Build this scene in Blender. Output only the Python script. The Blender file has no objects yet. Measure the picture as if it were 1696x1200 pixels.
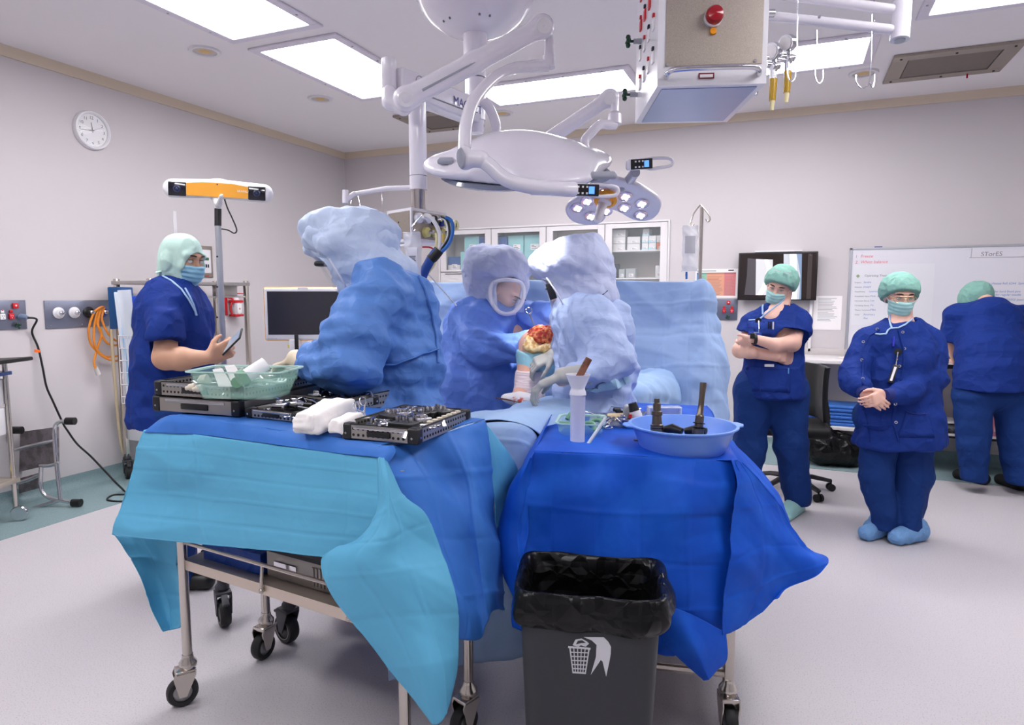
import bpy, bmesh, math, random
import numpy as np
from mathutils import Vector, Matrix
from mathutils.bvhtree import BVHTree
scn = bpy.context.scene; COL = scn.collection
random.seed(7); PI = math.pi
V = lambda *a: np.array(a, float)
# ---- camera: solved from the two vanishing points of the room (frame 1696 x 1200)
H = 1.45; F = 1096.; YAW = math.atan(461/math.hypot(F, 113)); PIT = math.atan(113/F)
UP = V(0, 0, 1); _f0 = V(-math.sin(YAW), math.cos(YAW), 0); RT = V(math.cos(YAW), math.sin(YAW), 0)
FW = _f0*math.cos(PIT)-UP*math.sin(PIT); CU = UP*math.cos(PIT)+_f0*math.sin(PIT); CP = V(0, 0, H)
FL = _f0   # horizontal forward
def ray(x, y): return FW+RT*((x-848)/F)+CU*((600-y)/F)
def D(x, y, t): return CP+ray(x, y)*t          # pixel + distance -> point
def Zp(x, y, z=0.): d = ray(x, y); return CP+d*((z-H)/d[2])
def Xp(x, y, X): d = ray(x, y); return CP+d*(X/d[0])
def Yp(x, y, Y): d = ray(x, y); return CP+d*(Y/d[1])
cam = bpy.data.cameras.new('camera'); camo = bpy.data.objects.new('camera', cam); COL.objects.link(camo)
cam.sensor_width = 36; cam.lens = 36*F/1696; cam.clip_start = .05
camo.location = CP; camo.rotation_euler = (PI/2-PIT, 0, YAW); scn.camera = camo
w = bpy.data.worlds.new('world'); scn.world = w; w.use_nodes = True
w.node_tree.nodes['Background'].inputs[0].default_value = (.8, .82, .9, 1); w.node_tree.nodes['Background'].inputs[1].default_value = .3
scn.view_settings.view_transform = 'Standard'; scn.view_settings.look = 'None'
scn.view_settings.exposure = 0.0; scn.view_settings.gamma = 1; scn.view_settings.use_curve_mapping = False
scn.cycles.max_bounces = 7; scn.cycles.diffuse_bounces = 4; scn.cycles.transparent_max_bounces = 12
scn.cycles.sample_clamp_indirect = 6; scn.cycles.caustics_reflective = False; scn.cycles.caustics_refractive = False
PANEL_E = 14.0      # radiance of the ceiling light panels
def spot(p, tgt, power, ang, blend, col, r=.05):
    l = bpy.data.lights.new('surgical_light_beam', 'SPOT'); l.energy = power; l.spot_size = ang; l.spot_blend = blend; l.color = col; l.shadow_soft_size = r
    o = bpy.data.objects.new('surgical_light_beam', l); COL.objects.link(o); o.location = p
    o.rotation_euler = Vector(tgt-p).to_track_quat('-Z', 'Y').to_euler(); return o
LAMP1 = spot(D(1012, 352, 3.15), D(892, 572, 3.25), 60, .62, .5, (1, .97, .95))
LAMP2 = spot(D(880, 335, 2.8), D(918, 500, 3.05), 26, 1.0, 1.0, (1, .96, .97))
# ---- helpers
def lin(c): return [((x/255)/12.92 if x/255 <= .04045 else ((x/255+.055)/1.055)**2.4) for x in c]
MATS = {}
def mat(n, rgb=(128, 128, 128), rough=.5, metal=0, spec=.5, bump=None, tint=None, alpha=1, trans=0, emit=0, sub=0, coat=0, sheen=0, ior=1.45):
    if n in MATS: return MATS[n]
    m = bpy.data.materials.new(n); m.use_nodes = True; nt = m.node_tree; b = nt.nodes['Principled BSDF']; I = b.inputs
    c = (*lin(rgb), 1); I['Base Color'].default_value = c; I['Roughness'].default_value = rough; I['Metallic'].default_value = metal
    I['Specular IOR Level'].default_value = spec; I['Alpha'].default_value = alpha; I['Transmission Weight'].default_value = trans
    I['Coat Weight'].default_value = coat; I['IOR'].default_value = ior; I['Sheen Weight'].default_value = sheen
    if sub: I['Subsurface Weight'].default_value = sub; I['Subsurface Radius'].default_value = (.02, .008, .004); I['Subsurface Scale'].default_value = .5
    if emit: I['Emission Color'].default_value = c; I['Emission Strength'].default_value = emit
    N = nt.nodes.new; L = nt.links.new; tc = None
    if bump or tint: tc = N('ShaderNodeTexCoord')
    def noise(sc, det=3, kind='noise', st=None):
        src = tc.outputs['Object']
        if st: mp = N('ShaderNodeMapping'); L(src, mp.inputs[0]); mp.inputs['Scale'].default_value = st; src = mp.outputs[0]
        if kind == 'crum':
            ds = []
            for ft in ('F1', 'F2'):
                t = N('ShaderNodeTexVoronoi'); t.feature = ft; t.distance = 'MANHATTAN'; t.inputs['Scale'].default_value = sc; L(src, t.inputs['Vector']); ds.append(t.outputs['Distance'])
            a = N('ShaderNodeMath'); a.operation = 'SUBTRACT'; L(ds[0], a.inputs[0]); L(ds[1], a.inputs[1]); return a.outputs[0]
        if kind == 'vor':
            t = N('ShaderNodeTexVoronoi'); t.inputs['Scale'].default_value = sc; L(src, t.inputs['Vector']); return t.outputs['Distance']
        t = N('ShaderNodeTexNoise'); t.inputs['Scale'].default_value = sc; t.inputs['Detail'].default_value = det; L(src, t.inputs['Vector']); return t.outputs[0]
    if bump:   # (kind, scale, strength, distance[, stretch])
        kind, sc, st, dist = bump[:4]; o = noise(sc, 4, kind, bump[4] if len(bump) > 4 else None)
        bp = N('ShaderNodeBump'); bp.inputs['Strength'].default_value = st; bp.inputs['Distance'].default_value = dist
        L(o, bp.inputs['Height']); L(bp.outputs[0], I['Normal'])
    if tint:   # (rgb2, scale, lo, hi)
        o = noise(tint[1], 5); r = N('ShaderNodeMapRange'); L(o, r.inputs[0]); r.inputs[1].default_value = tint[2]; r.inputs[2].default_value = tint[3]
        mx = N('ShaderNodeMix'); mx.data_type = 'RGBA'; L(r.outputs[0], mx.inputs[0]); mx.inputs[6].default_value = c; mx.inputs[7].default_value = (*lin(tint[0]), 1)
        L(mx.outputs[2], I['Base Color'])
    MATS[n] = m; return m
def props(o, label=None, cat=None, group=None, kind=None):
    for k, v in (('label', label), ('category', cat), ('group', group), ('kind', kind)):
        if v: o[k] = v
    return o
def T(name, label, cat, loc, group=None, kind=None):
    o = bpy.data.objects.new(name, None); COL.objects.link(o); o.location = loc; o.empty_display_size = .1
    return props(o, label, cat, group, kind)
def origin(o):
    p = V(0, 0, 0)
    while o is not None: p = p+V(*o.location); o = o.parent
    return p
def link(name, me, m, parent=None, base=None):
    o = bpy.data.objects.new(name, me); COL.objects.link(o)
    if m: me.materials.append(m)
    if parent is not None: o.parent = parent; me.transform(Matrix.Translation(-Vector(origin(parent))))
    elif base is not None: me.transform(Matrix.Translation(-Vector(base))); o.location = base
    return o
def frame(n):   # two axes across a direction
    n = n/np.linalg.norm(n); a = V(0, 0, 1) if abs(n[2]) < .9 else V(1, 0, 0)
    u = np.cross(a, n); u /= np.linalg.norm(u); return u, np.cross(n, u), n
def unit(v): return v/np.linalg.norm(v)
def smoothpts(pts, n=6, closed=False):
    P = [V(*p) for p in pts]; out = []; m = len(P)
    for i in range(m if closed else m-1):
        a, b, c, d = (P[(i+k) % m] if closed else P[min(max(i+k, 0), m-1)] for k in (-1, 0, 1, 2))
        for j in range(n):
            t = j/n; out.append(.5*(2*b+(c-a)*t+(2*a-5*b+4*c-d)*t*t+(-a+3*b-3*c+d)*t**3))
    if not closed: out.append(P[-1])
    return out
class MB:
    def __init__(s): s.b = bmesh.new(); s.x = None
    def obox(s, c, half, R=None, bev=0, seg=2):
        v = []; R = R if R is not None else (V(1, 0, 0), V(0, 1, 0), V(0, 0, 1)); c = V(*c)
        for i in (-1, 1):
            for j in (-1, 1):
                for k in (-1, 1): v.append(s.b.verts.new(c+R[0]*i*half[0]+R[1]*j*half[1]+R[2]*k*half[2]))
        fs = [s.b.faces.new([v[a] for a in q]) for q in ((0, 1, 3, 2), (4, 6, 7, 5), (0, 4, 5, 1), (2, 3, 7, 6), (0, 2, 6, 4), (1, 5, 7, 3))]
        if bev: bmesh.ops.bevel(s.b, geom=list({e for f in fs for e in f.edges}), offset=min(bev, .98*min(half)), segments=seg, affect='EDGES', profile=.5)
        return s
    def box(s, lo, hi, bev=0, seg=2):
        lo, hi = V(*lo), V(*hi); return s.obox((lo+hi)/2, np.abs(hi-lo)/2, None, bev, seg)
    def rings(s, R, closed=False, caps=True):
        rv = [[s.b.verts.new(p) for p in r] for r in R]; n = len(rv[0]); m = len(rv)
        for i in range(m if closed else m-1):
            a, c = rv[i], rv[(i+1) % m]
            for j in range(n): s.b.faces.new((a[j], a[(j+1) % n], c[(j+1) % n], c[j]))
        if caps and not closed:
            for r in (rv[0][::-1], rv[-1]):
                try: s.b.faces.new(r)
                except ValueError: pass
        return s
    def tube(s, pts, r, n=8, closed=False, caps=True, flat=None):
        P = [V(*p) for p in pts]; R = []; m = len(P); u = None
        for i in range(m):
            d = (P[(i+1) % m]-P[i-1]) if closed else P[min(i+1, m-1)]-P[max(i-1, 0)]
            if np.linalg.norm(d) < 1e-9: d = V(0, 0, 1)
            d = unit(d)
            if flat is not None: u = unit(np.cross(flat, d))
            elif u is None: u = frame(d)[0]
            else: u = u-d*(u@d); u = unit(u) if np.linalg.norm(u) > 1e-6 else frame(d)[0]
            w_ = np.cross(d, u); rr = r[i] if hasattr(r, '__len__') and not isinstance(r, tuple) else r
            ra, rb = rr if isinstance(rr, tuple) else (rr, rr)
            R.append([P[i]+u*ra*math.cos(2*PI*k/n)+w_*rb*math.sin(2*PI*k/n) for k in range(n)])
        return s.rings(R, closed, caps)
    def cyl(s, a, b, r, r2=None, n=16, caps=True): return s.tube([a, b], [r, r if r2 is None else r2], n, caps=caps)
    def lathe(s, prof, c, ax=(0, 0, 1), n=24, caps=True, sx=1, uv=None, loop=False):
        u, v, a = frame(V(*ax)) if uv is None else (uv[0], uv[1], unit(V(*ax)))
        return s.rings([[V(*c)+a*z+(u*math.cos(2*PI*k/n)*sx+v*math.sin(2*PI*k/n))*max(r, 1e-4) for k in range(n)] for r, z in prof], closed=loop, caps=caps)
    def prism(s, pts, d):   # polygon of points extruded by vector d
        a = [V(*p) for p in pts]; return s.rings([a, [p+V(*d) for p in a]])
    def sph(s, c, r, n=12, R=None, sq=(1, 1, 1)):
        R = R if R is not None else (V(1, 0, 0), V(0, 1, 0), V(0, 0, 1)); c = V(*c); m = max(4, n//2)
        return s.rings([[c+(R[0]*sq[0]*math.cos(2*PI*k/n)+R[1]*sq[1]*math.sin(2*PI*k/n))*r*max(math.sin(PI*j/m), .02)-R[2]*sq[2]*r*math.cos(PI*j/m) for k in range(n)] for j in range(m+1)])
    def build(s, name, m, parent=None, base=None, ang=38, tag=None, stuff=False):
        me = bpy.data.meshes.new(name); bmesh.ops.recalc_face_normals(s.b, faces=s.b.faces); s.b.to_mesh(me); s.b.free()
        me.polygons.foreach_set('use_smooth', [True]*len(me.polygons)); me.set_sharp_from_angle(angle=math.radians(ang))
        if base is None and parent is None:
            co = np.empty(len(me.vertices)*3); me.vertices.foreach_get('co', co); co = co.reshape(-1, 3); a, b = co.min(0), co.max(0); base = V((a[0]+b[0])/2, (a[1]+b[1])/2, a[2])
        o = link(name, me, m, parent, base)
        if tag: props(o, *tag)
        if stuff: o['kind'] = 'stuff'
        return o
def struct(o): o['kind'] = 'structure'; return o
def dup(root, loc, rz=0, label=None):
    r = root.copy(); COL.objects.link(r); r.location = loc; r.rotation_euler = (0, 0, rz)
    if label: r['label'] = label
    for ch in list(root.children):
        c = ch.copy(); COL.objects.link(c); c.parent = r
        for g in list(ch.children): d = g.copy(); COL.objects.link(d); d.parent = c
    return r
def text(name, st, p, right, up, size, m, parent=None, ext=.0004, align='LEFT', tag=None, shear=0):
    cu = bpy.data.curves.new(name, 'FONT'); cu.body = st; cu.size = size; cu.extrude = ext; cu.align_x = align; cu.shear = shear; cu.materials.append(m)
    r = unit(right); u = unit(up-r*(up@r)); n = np.cross(r, u)
    to = bpy.data.objects.new(name, cu); COL.objects.link(to); bpy.context.view_layer.update(); dg = bpy.context.evaluated_depsgraph_get()
    me = bpy.data.meshes.new_from_object(to.evaluated_get(dg)); bpy.data.objects.remove(to); bpy.data.curves.remove(cu)
    M = Matrix([[r[i], u[i], n[i]] for i in range(3)]).to_4x4(); M.translation = Vector(V(*p)); me.transform(M)
    o = link(name, me, None, parent, None if parent is not None else V(*p))
    if tag: props(o, *tag)
    return o
# ---- vector noise
_rg = np.random.RandomState(3); _PM = _rg.permutation(256); _PM = np.concatenate([_PM, _PM, _PM]); _RV = _rg.rand(256)*2-1
def vn(p):
    i = np.floor(p).astype(int); f = p-i; u = f*f*(3-2*f); i &= 255; r = 0
    for a in (0, 1):
        wa = u[:, 0] if a else 1-u[:, 0]; ha = _PM[i[:, 0]+a]
        for b in (0, 1):
            wb = wa*(u[:, 1] if b else 1-u[:, 1]); hb = _PM[ha+i[:, 1]+b]
            for c in (0, 1): r = r+wb*(u[:, 2] if c else 1-u[:, 2])*_RV[_PM[hb+i[:, 2]+c]]
    return r
def crum(p, f, seed=0., warp=.35):     # sharp ridged crumple
    q = p*f+seed; q = q+warp*np.stack([vn(q*.7+7.1), vn(q*.7+3.7), vn(q*.7+11.3)], 1)
    return .5-1.6*np.abs(vn(q))
def folds(p, d, f, stretch=5., seed=0.):   # folds running along direction d
    d = unit(V(*d)); a = p@d; q = p-np.outer(a, d)*(1-1/stretch); return crum(q, f, seed, .25)
_cr = np.random.RandomState(9); _CD = _cr.randn(40, 3); _CD /= np.linalg.norm(_CD, axis=1)[:, None]
def facet(p, f, seed=0, n=6):     # crumpled sheet: flat panels between long straight creases
    h = 0; w1 = vn(p*2.1+seed)*.55; w2 = vn(p*4.3+seed+5)*.22; s0 = int(seed*3) % 17
    for i in range(n):
        q = (p@_CD[(s0+i*3) % 40])*f*(.5+.16*i)+w1+w2*(i % 2)+i*.37+seed; tri = np.abs(q-np.floor(q)-.5)*2
        h = h+(.5-tri)*np.clip(vn(p*(1.6+.25*i)+i*7.3+seed)*2.2+.45, 0, 1)/(1+.16*i)
    return h*.55
# ---- signed-distance modelling: smooth union of limbs, meshed with surface nets
class S:
    def __init__(s, h=.008, k=.03): s.h = h; s.k = k; s.P = []
    def fn(s, f, lo, hi, k=None, op='u'): s.P.append((f, V(*lo), V(*hi), s.k if k is None else k, op)); return s
    def rc(s, a, b, ra, rb=None, k=None, sq=None, op='u'):
        a, b = V(*a), V(*b); rb = ra if rb is None else rb; ba = b-a; L2 = max(ba@ba, 1e-9); m = max(ra, rb)
        if sq is not None: n = unit(sq[0]); g = sq[1]-1
        def f(X, Y, Z):
            x, y, z = X-a[0], Y-a[1], Z-a[2]; t = np.clip((x*ba[0]+y*ba[1]+z*ba[2])/L2, 0, 1)
            x, y, z = x-t*ba[0], y-t*ba[1], z-t*ba[2]
            if sq is not None:
                dn = (x*n[0]+y*n[1]+z*n[2])*g; x, y, z = x+dn*n[0], y+dn*n[1], z+dn*n[2]
            return np.sqrt(x*x+y*y+z*z)-(ra+t*(rb-ra))
        mm = m*(1/min(1, sq[1]) if sq is not None else 1)
        return s.fn(f, np.minimum(a, b)-mm, np.maximum(a, b)+mm, k, op)
    def el(s, c, r, R=None, k=None, op='u'):
        c = V(*c); R = R if R is not None else (V(1, 0, 0), V(0, 1, 0), V(0, 0, 1)); m = min(r)
        def f(X, Y, Z):
            x, y, z = X-c[0], Y-c[1], Z-c[2]; q = g = 0
            for i in range(3):
                v = (x*R[i][0]+y*R[i][1]+z*R[i][2])/r[i]; q = q+v*v; g = g+(v/r[i])**2
            q = np.sqrt(q); return q*(q-1)/np.maximum(np.sqrt(g), 1e-6)
        M_ = max(r); return s.fn(f, c-M_, c+M_, k, op)
    def bx(s, c, half, R=None, rnd=.01, k=None, op='u'):
        c = V(*c); R = R if R is not None else (V(1, 0, 0), V(0, 1, 0), V(0, 0, 1)); M_ = float(np.linalg.norm(half))
        def f(X, Y, Z):
            x, y, z = X-c[0], Y-c[1], Z-c[2]; q = [abs(x*R[i][0]+y*R[i][1]+z*R[i][2])-half[i]+rnd for i in range(3)]
            return np.sqrt(sum(np.maximum(v, 0)**2 for v in q))+np.minimum(np.maximum(np.maximum(q[0], q[1]), q[2]), 0)-rnd
        return s.fn(f, c-M_, c+M_, k, op)
    def cut(s, p, n, c=None, r=0, k=.004):    # remove the side the normal points to (inside the sphere c, r)
        p = V(*p); n = unit(V(*n)); big = V(99, 99, 99)
        def f(X, Y, Z):
            d = -((X-p[0])*n[0]+(Y-p[1])*n[1]+(Z-p[2])*n[2])
            if c is not None: d = np.maximum(d, np.sqrt((X-c[0])**2+(Y-c[1])**2+(Z-c[2])**2)-r)
            return d
        return s.fn(f, -big if c is None else V(*c)-r, big if c is None else V(*c)+r, k, 's')
    def off(s, d): s.P.append((d, None, None, 0, 'o')); return s
    def shell(s, th): s.P.append((th, None, None, 0, 'h')); return s
    def mesh(s, disp=None, smooth=1):
        h = s.h; U = [p for p in s.P if p[4] == 'u']; lo = np.min([p[1] for p in U], 0)-.05; hi = np.max([p[2] for p in U], 0)+.05
        for p in s.P:   # whole-grid half spaces also limit the grid cheaply
            pass
        n = np.ceil((hi-lo)/h).astype(int)+1; ax = [lo[i]+h*np.arange(n[i]) for i in range(3)]; f = np.full(tuple(n), .3, np.float32)
        for fn, a, b, k, op in s.P:
            if op == 'o': f -= fn; continue
            if op == 'h': f = np.maximum(f, -(f+fn)); continue
            m = k+3*h; i0 = np.clip(((a-m-lo)/h).astype(int), 0, n-1); i1 = np.clip(((b+m-lo)/h).astype(int)+2, 1, n)
            if np.any(i1 <= i0): continue
            sl = tuple(slice(i0[i], i1[i]) for i in range(3)); X, Y, Z = ax[0][sl[0], None, None], ax[1][None, sl[1], None], ax[2][None, None, sl[2]]
            d = fn(X, Y, Z); g = f[sl]
            if op == 's': d, g2 = -d, g; hh = np.maximum(k-np.abs(d-g2), 0)/max(k, 1e-6); f[sl] = np.maximum(d, g2)+hh*hh*k/4
            else: hh = np.maximum(k-np.abs(d-g), 0)/max(k, 1e-6); f[sl] = np.minimum(d, g)-hh*hh*k/4
        f[0], f[-1], f[:, 0], f[:, -1], f[:, :, 0], f[:, :, -1] = .3, .3, .3, .3, .3, .3
        neg = f < 0; c8 = [neg[i:n[0]-1+i, j:n[1]-1+j, k:n[2]-1+k] for i in (0, 1) for j in (0, 1) for k in (0, 1)]
        alla = c8[0].copy(); anya = c8[0].copy()
        for c in c8[1:]: alla &= c; anya |= c
        act = anya & ~alla; I = np.argwhere(act); vid = np.full(act.shape, -1, int); vid[act] = np.arange(len(I))
        acc = np.zeros((len(I), 3)); cnt = np.zeros(len(I))
        for e in range(3):
            o1, o2 = [q for q in range(3) if q != e]
            for a in (0, 1):
                for b in (0, 1):
                    p = I.copy(); p[:, o1] += a; p[:, o2] += b; q = p.copy(); q[:, e] += 1
                    f0 = f[p[:, 0], p[:, 1], p[:, 2]]; f1 = f[q[:, 0], q[:, 1], q[:, 2]]; mk = (f0 < 0) != (f1 < 0)
                    t = np.where(mk, f0/np.where(mk, f0-f1, 1), 0); pos = p.astype(float); pos[:, e] += t; acc[mk] += pos[mk]; cnt[mk] += 1
        v = lo+h*acc/cnt[:, None]; Q = []
        for e in range(3):
            o1, o2 = [(1, 2), (2, 0), (0, 1)][e]; s0 = [slice(None)]*3; s1 = [slice(None)]*3; s0[e] = slice(0, -1); s1[e] = slice(1, None)
            a, b = neg[tuple(s0)], neg[tuple(s1)]; ed = np.argwhere(a != b); sg = a[tuple(ed.T)]
            ok = (ed[:, o1] > 0) & (ed[:, o2] > 0); ed, sg = ed[ok], sg[ok]; qs = []
            for da, db in ((1, 1), (0, 1), (0, 0), (1, 0)):
                g = ed.copy(); g[:, o1] -= da; g[:, o2] -= db; qs.append(vid[g[:, 0], g[:, 1], g[:, 2]])
            q = np.stack(qs, 1); q[~sg] = q[~sg][:, ::-1]; Q.append(q)
        q = np.concatenate(Q); N = nrm(v, q)
        if np.sum(N*(v-v.mean(0))) < 0: q = q[:, ::-1].copy()
        for _ in range(smooth): v = .4*v+.6*lap(v, q)
        if disp is not None: N = nrm(v, q); v = v+N*disp(v, N)[:, None]
        return v, q
    def build(s, name, m, parent=None, disp=None, smooth=1, base=None, tag=None):
        v, q = s.mesh(disp, smooth); return rawmesh(name, v, q, m, parent, base, tag)
def lap(v, q):
    a = np.concatenate([q[:, 0], q[:, 1], q[:, 2], q[:, 3], q[:, 1], q[:, 2], q[:, 3], q[:, 0]]); b = np.concatenate([q[:, 1], q[:, 2], q[:, 3], q[:, 0], q[:, 0], q[:, 1], q[:, 2], q[:, 3]])
    n = len(v); c = np.maximum(np.bincount(a, minlength=n), 1); return np.stack([np.bincount(a, v[b, i], n)/c for i in range(3)], 1)
def nrm(v, q):
    fn = np.cross(v[q[:, 2]]-v[q[:, 0]], v[q[:, 3]]-v[q[:, 1]]); n = len(v)
    N = np.stack([sum(np.bincount(q[:, j], fn[:, i], n) for j in range(4)) for i in range(3)], 1); return N/np.maximum(np.linalg.norm(N, axis=1), 1e-9)[:, None]
LAST = {}
def rawmesh(name, v, q, m, parent=None, base=None, tag=None, ang=None):
    me = bpy.data.meshes.new(name); me.vertices.add(len(v)); me.vertices.foreach_set('co', np.ascontiguousarray(v, dtype=np.float32).ravel())
    k = q.shape[1]; me.loops.add(len(q)*k); me.loops.foreach_set('vertex_index', q.astype(np.int32).ravel()); me.polygons.add(len(q))
    me.polygons.foreach_set('loop_start', np.arange(0, len(q)*k, k, dtype=np.int32)); me.polygons.foreach_set('use_smooth', np.ones(len(q), bool)); me.update(calc_edges=True)
    if ang: me.set_sharp_from_angle(angle=math.radians(ang))
    if base is None and parent is None: a, b = v.min(0), v.max(0); base = V((a[0]+b[0])/2, (a[1]+b[1])/2, a[2])
    o = link(name, me, m, parent, base); o['_'] = 1; del o['_']; LAST[o.name] = (v, q)
    if tag: props(o, *tag)
    return o
def bvh(*obs): return [BVHTree.FromPolygons([tuple(x) for x in LAST[o.name][0]], [tuple(int(i) for i in x) for x in LAST[o.name][1]]) for o in obs]
def hit(B, x, y, off=.003):    # the point of a surface seen at a pixel
    d = Vector(ray(x, y)).normalized(); best = None
    for b in B:
        r = b.ray_cast(Vector(CP), d)
        if r[0] is not None and (best is None or r[3] < best[3]): best = r
    if best is None: return None
    n = V(*best[1]); n = n if n@V(*d) < 0 else -n; return V(*best[0])+n*off
def trail(B, pts, off=.003, n=4):    # a line over a surface through pixels
    P = []
    for i in range(len(pts)-1):
        for j in range(n): t = j/n; P.append((pts[i][0]*(1-t)+pts[i+1][0]*t, pts[i][1]*(1-t)+pts[i+1][1]*t))
    P.append(pts[-1]); R = [hit(B, *p, off) for p in P]; return [r for r in R if r is not None]
def patch(B, quad, nu=8, nv=8, off=.005, th=.004):     # a pocket-like patch lying on a surface; pixel corners tl,tr,br,bl
    a, b, c, d = [V(*p) for p in quad]; g = []
    for j in range(nv+1):
        for i in range(nu+1):
            u, t = i/nu, j/nv; p = (a*(1-u)+b*u)*(1-t)+(d*(1-u)+c*u)*t; r = hit(B, p[0], p[1], off); g.append(r)
    good = [r for r in g if r is not None]; md = np.mean(good, 0)
    g = [md if r is None else r for r in g]; v = np.array(g); v2 = v+np.array([ray(848, 600)])*th*1.5; n1 = nu+1; q = []
    N = len(v); idx = lambda i, j: j*n1+i
    for j in range(nv):
        for i in range(nu): q.append((idx(i, j), idx(i, j+1), idx(i+1, j+1), idx(i+1, j))); q.append(tuple(x+N for x in q[-1][::-1]))
    bd = [idx(i, 0) for i in range(nu)]+[idx(nu, j) for j in range(nv)]+[idx(i, nv) for i in range(nu, 0, -1)]+[idx(0, j) for j in range(nv, 0, -1)]
    for i in range(len(bd)): a_, b_ = bd[i], bd[(i+1) % len(bd)]; q.append((a_, b_, b_+N, a_+N))
    return np.concatenate([v, v2]), np.array(q)
def crW(n, m):     # Catmull-Rom weights, n controls -> m samples
    W = np.zeros((m, n))
    for r in range(m):
        x = r/(m-1)*(n-1); i = min(int(x), n-2); t = x-i
        for k, wt in zip((-1, 0, 1, 2), (-.5*t+t*t-.5*t**3, 1-2.5*t*t+1.5*t**3, .5*t+2*t*t-1.5*t**3, -.5*t*t+.5*t**3)): W[r, min(max(i+k, 0), n-1)] += wt
    return W
def sheet(ctrl, nu=80, nv=60, disp=None, grid=None, gd=.004, th=.0015, lin_=False):
    """cloth through a net of points ctrl[row][col]; grid=(a,b) adds the pressed packing creases"""
    C_ = np.array(ctrl, float); Wv = crW(C_.shape[0], nv); Wu = crW(C_.shape[1], nu)
    if lin_:
        def LW(n, m):
            W = np.zeros((m, n))
            for r in range(m): x = r/(m-1)*(n-1); i = min(int(x), n-2); W[r, i] = 1-x+i; W[r, i+1] = x-i
            return W
        Wv = .5*Wv+.5*LW(C_.shape[0], nv); Wu = .5*Wu+.5*LW(C_.shape[1], nu)
    v = np.einsum('ij,jkc->ikc', Wv, C_); v = np.einsum('ij,kjc->kic', Wu, v).reshape(-1, 3)
    q = np.array([(j*nu+i, (j+1)*nu+i, (j+1)*nu+i+1, j*nu+i+1) for j in range(nv-1) for i in range(nu-1)])
    N = nrm(v, q); d = np.zeros(len(v))
    if disp: d += disp(v, N)
    if grid:
        uu, vv = np.meshgrid(np.linspace(0, 1, nu), np.linspace(0, 1, nv)); uu, vv = uu.ravel()*grid[0], vv.ravel()*grid[1]
        uu = uu+.04*vn(v*6); vv = vv+.04*vn(v*6+9)
        for s_, a in ((0, uu), (1, vv)):
            k = np.floor(a+.5); dist = np.abs(a-k); sg = np.where((k.astype(int)+s_) % 2 == 0, 1, -1); d += gd*sg*np.exp(-(dist/.045)**2)
            d += gd*1.5*(.5-np.abs(a-np.floor(a)-.5))*np.where(np.floor(a).astype(int) % 2 == 0, 1, -1)
    v = v+N*d[:, None]
    return v, q
def joinq(L):
    V_, Q_, n = [], [], 0
    for v, q in L: V_.append(v); Q_.append(q+n); n += len(v)
    return np.concatenate(V_), np.concatenate(Q_)
# ======== materials
m_wall = mat('wall_vinyl', (205, 199, 201), .6, spec=.25)
m_ceil = mat('ceiling_paint', (240, 235, 237), .8, spec=.2)
m_corn = mat('cornice_paint', (214, 198, 178), .6)
m_floor = mat('speckled_vinyl', (198, 193, 197), .42, spec=.35, tint=((168, 162, 166), 190, .56, .68))
m_green = mat('border_vinyl', (134, 157, 160), .4, spec=.35, tint=((120, 144, 149), 170, .5, .62))
m_white = mat('white_enamel', (232, 230, 236), .28, coat=.3)
m_whitep = mat('white_plastic', (228, 226, 230), .4)
m_grey = mat('grey_plastic', (165, 168, 176), .4)
m_steel = mat('brushed_steel', (186, 182, 180), .33, metal=1, bump=('noise', 60, .08, .002, (1, 1, 12)))
m_steelm = mat('matt_steel_sheet', (172, 162, 152), .5, metal=.75, tint=((158, 148, 140), 300, .4, .6))
m_chrome = mat('chrome', (215, 215, 220), .12, metal=1)
m_black = mat('black_plastic', (22, 22, 24), .4)
m_blackm = mat('matt_black', (16, 16, 18), .7)
m_rubber = mat('rubber_tyre', (38, 38, 42), .6)
m_red = mat('red_plastic', (200, 28, 40), .35)
m_ink = mat('dark_ink', (40, 45, 60), .7)
# ======== the setting
XL, XR, YB, YF, ZC = -4.91, 3.1, 6.62, -2.6, 3.1
def qd(name, pts, m, thick, n): return struct(MB().prism(pts, V(*n)*thick).build(name, m))
qd('floor', [(XL-.1, YF-.1, 0), (XR+.1, YF-.1, 0), (XR+.1, YB+.1, 0), (XL-.1, YB+.1, 0)], m_floor, .1, (0, 0, -1))
qd('ceiling', [(XL-.1, YF-.1, ZC), (XR+.1, YF-.1, ZC), (XR+.1, YB+.1, ZC), (XL-.1, YB+.1, ZC)], m_ceil, .1, (0, 0, 1))
qd('wall_left', [(XL, YF-.1, 0), (XL, YB+.1, 0), (XL, YB+.1, ZC), (XL, YF-.1, ZC)], m_wall, .1, (-1, 0, 0))
CX0, CX1, CZ0, CZ1 = -3.64, -1.12, .95, 2.155      # the opening of the built-in cabinet
b = MB(); [b.box(lo, hi) for lo, hi in (((XL, YB, 0), (CX0, YB+.1, ZC)), ((CX1, YB, 0), (XR, YB+.1, ZC)), ((CX0, YB, 0), (CX1, YB+.1, CZ0)), ((CX0, YB, CZ1), (CX1, YB+.1, ZC)))]
struct(b.build('wall_back', m_wall))
qd('wall_right', [(XR, YF-.1, 0), (XR, YB+.1, 0), (XR, YB+.1, ZC), (XR, YF-.1, ZC)], m_wall, .1, (1, 0, 0))
qd('wall_front', [(XL, YF, 0), (XR, YF, 0), (XR, YF, ZC), (XL, YF, ZC)], m_wall, .1, (0, -1, 0))
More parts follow.
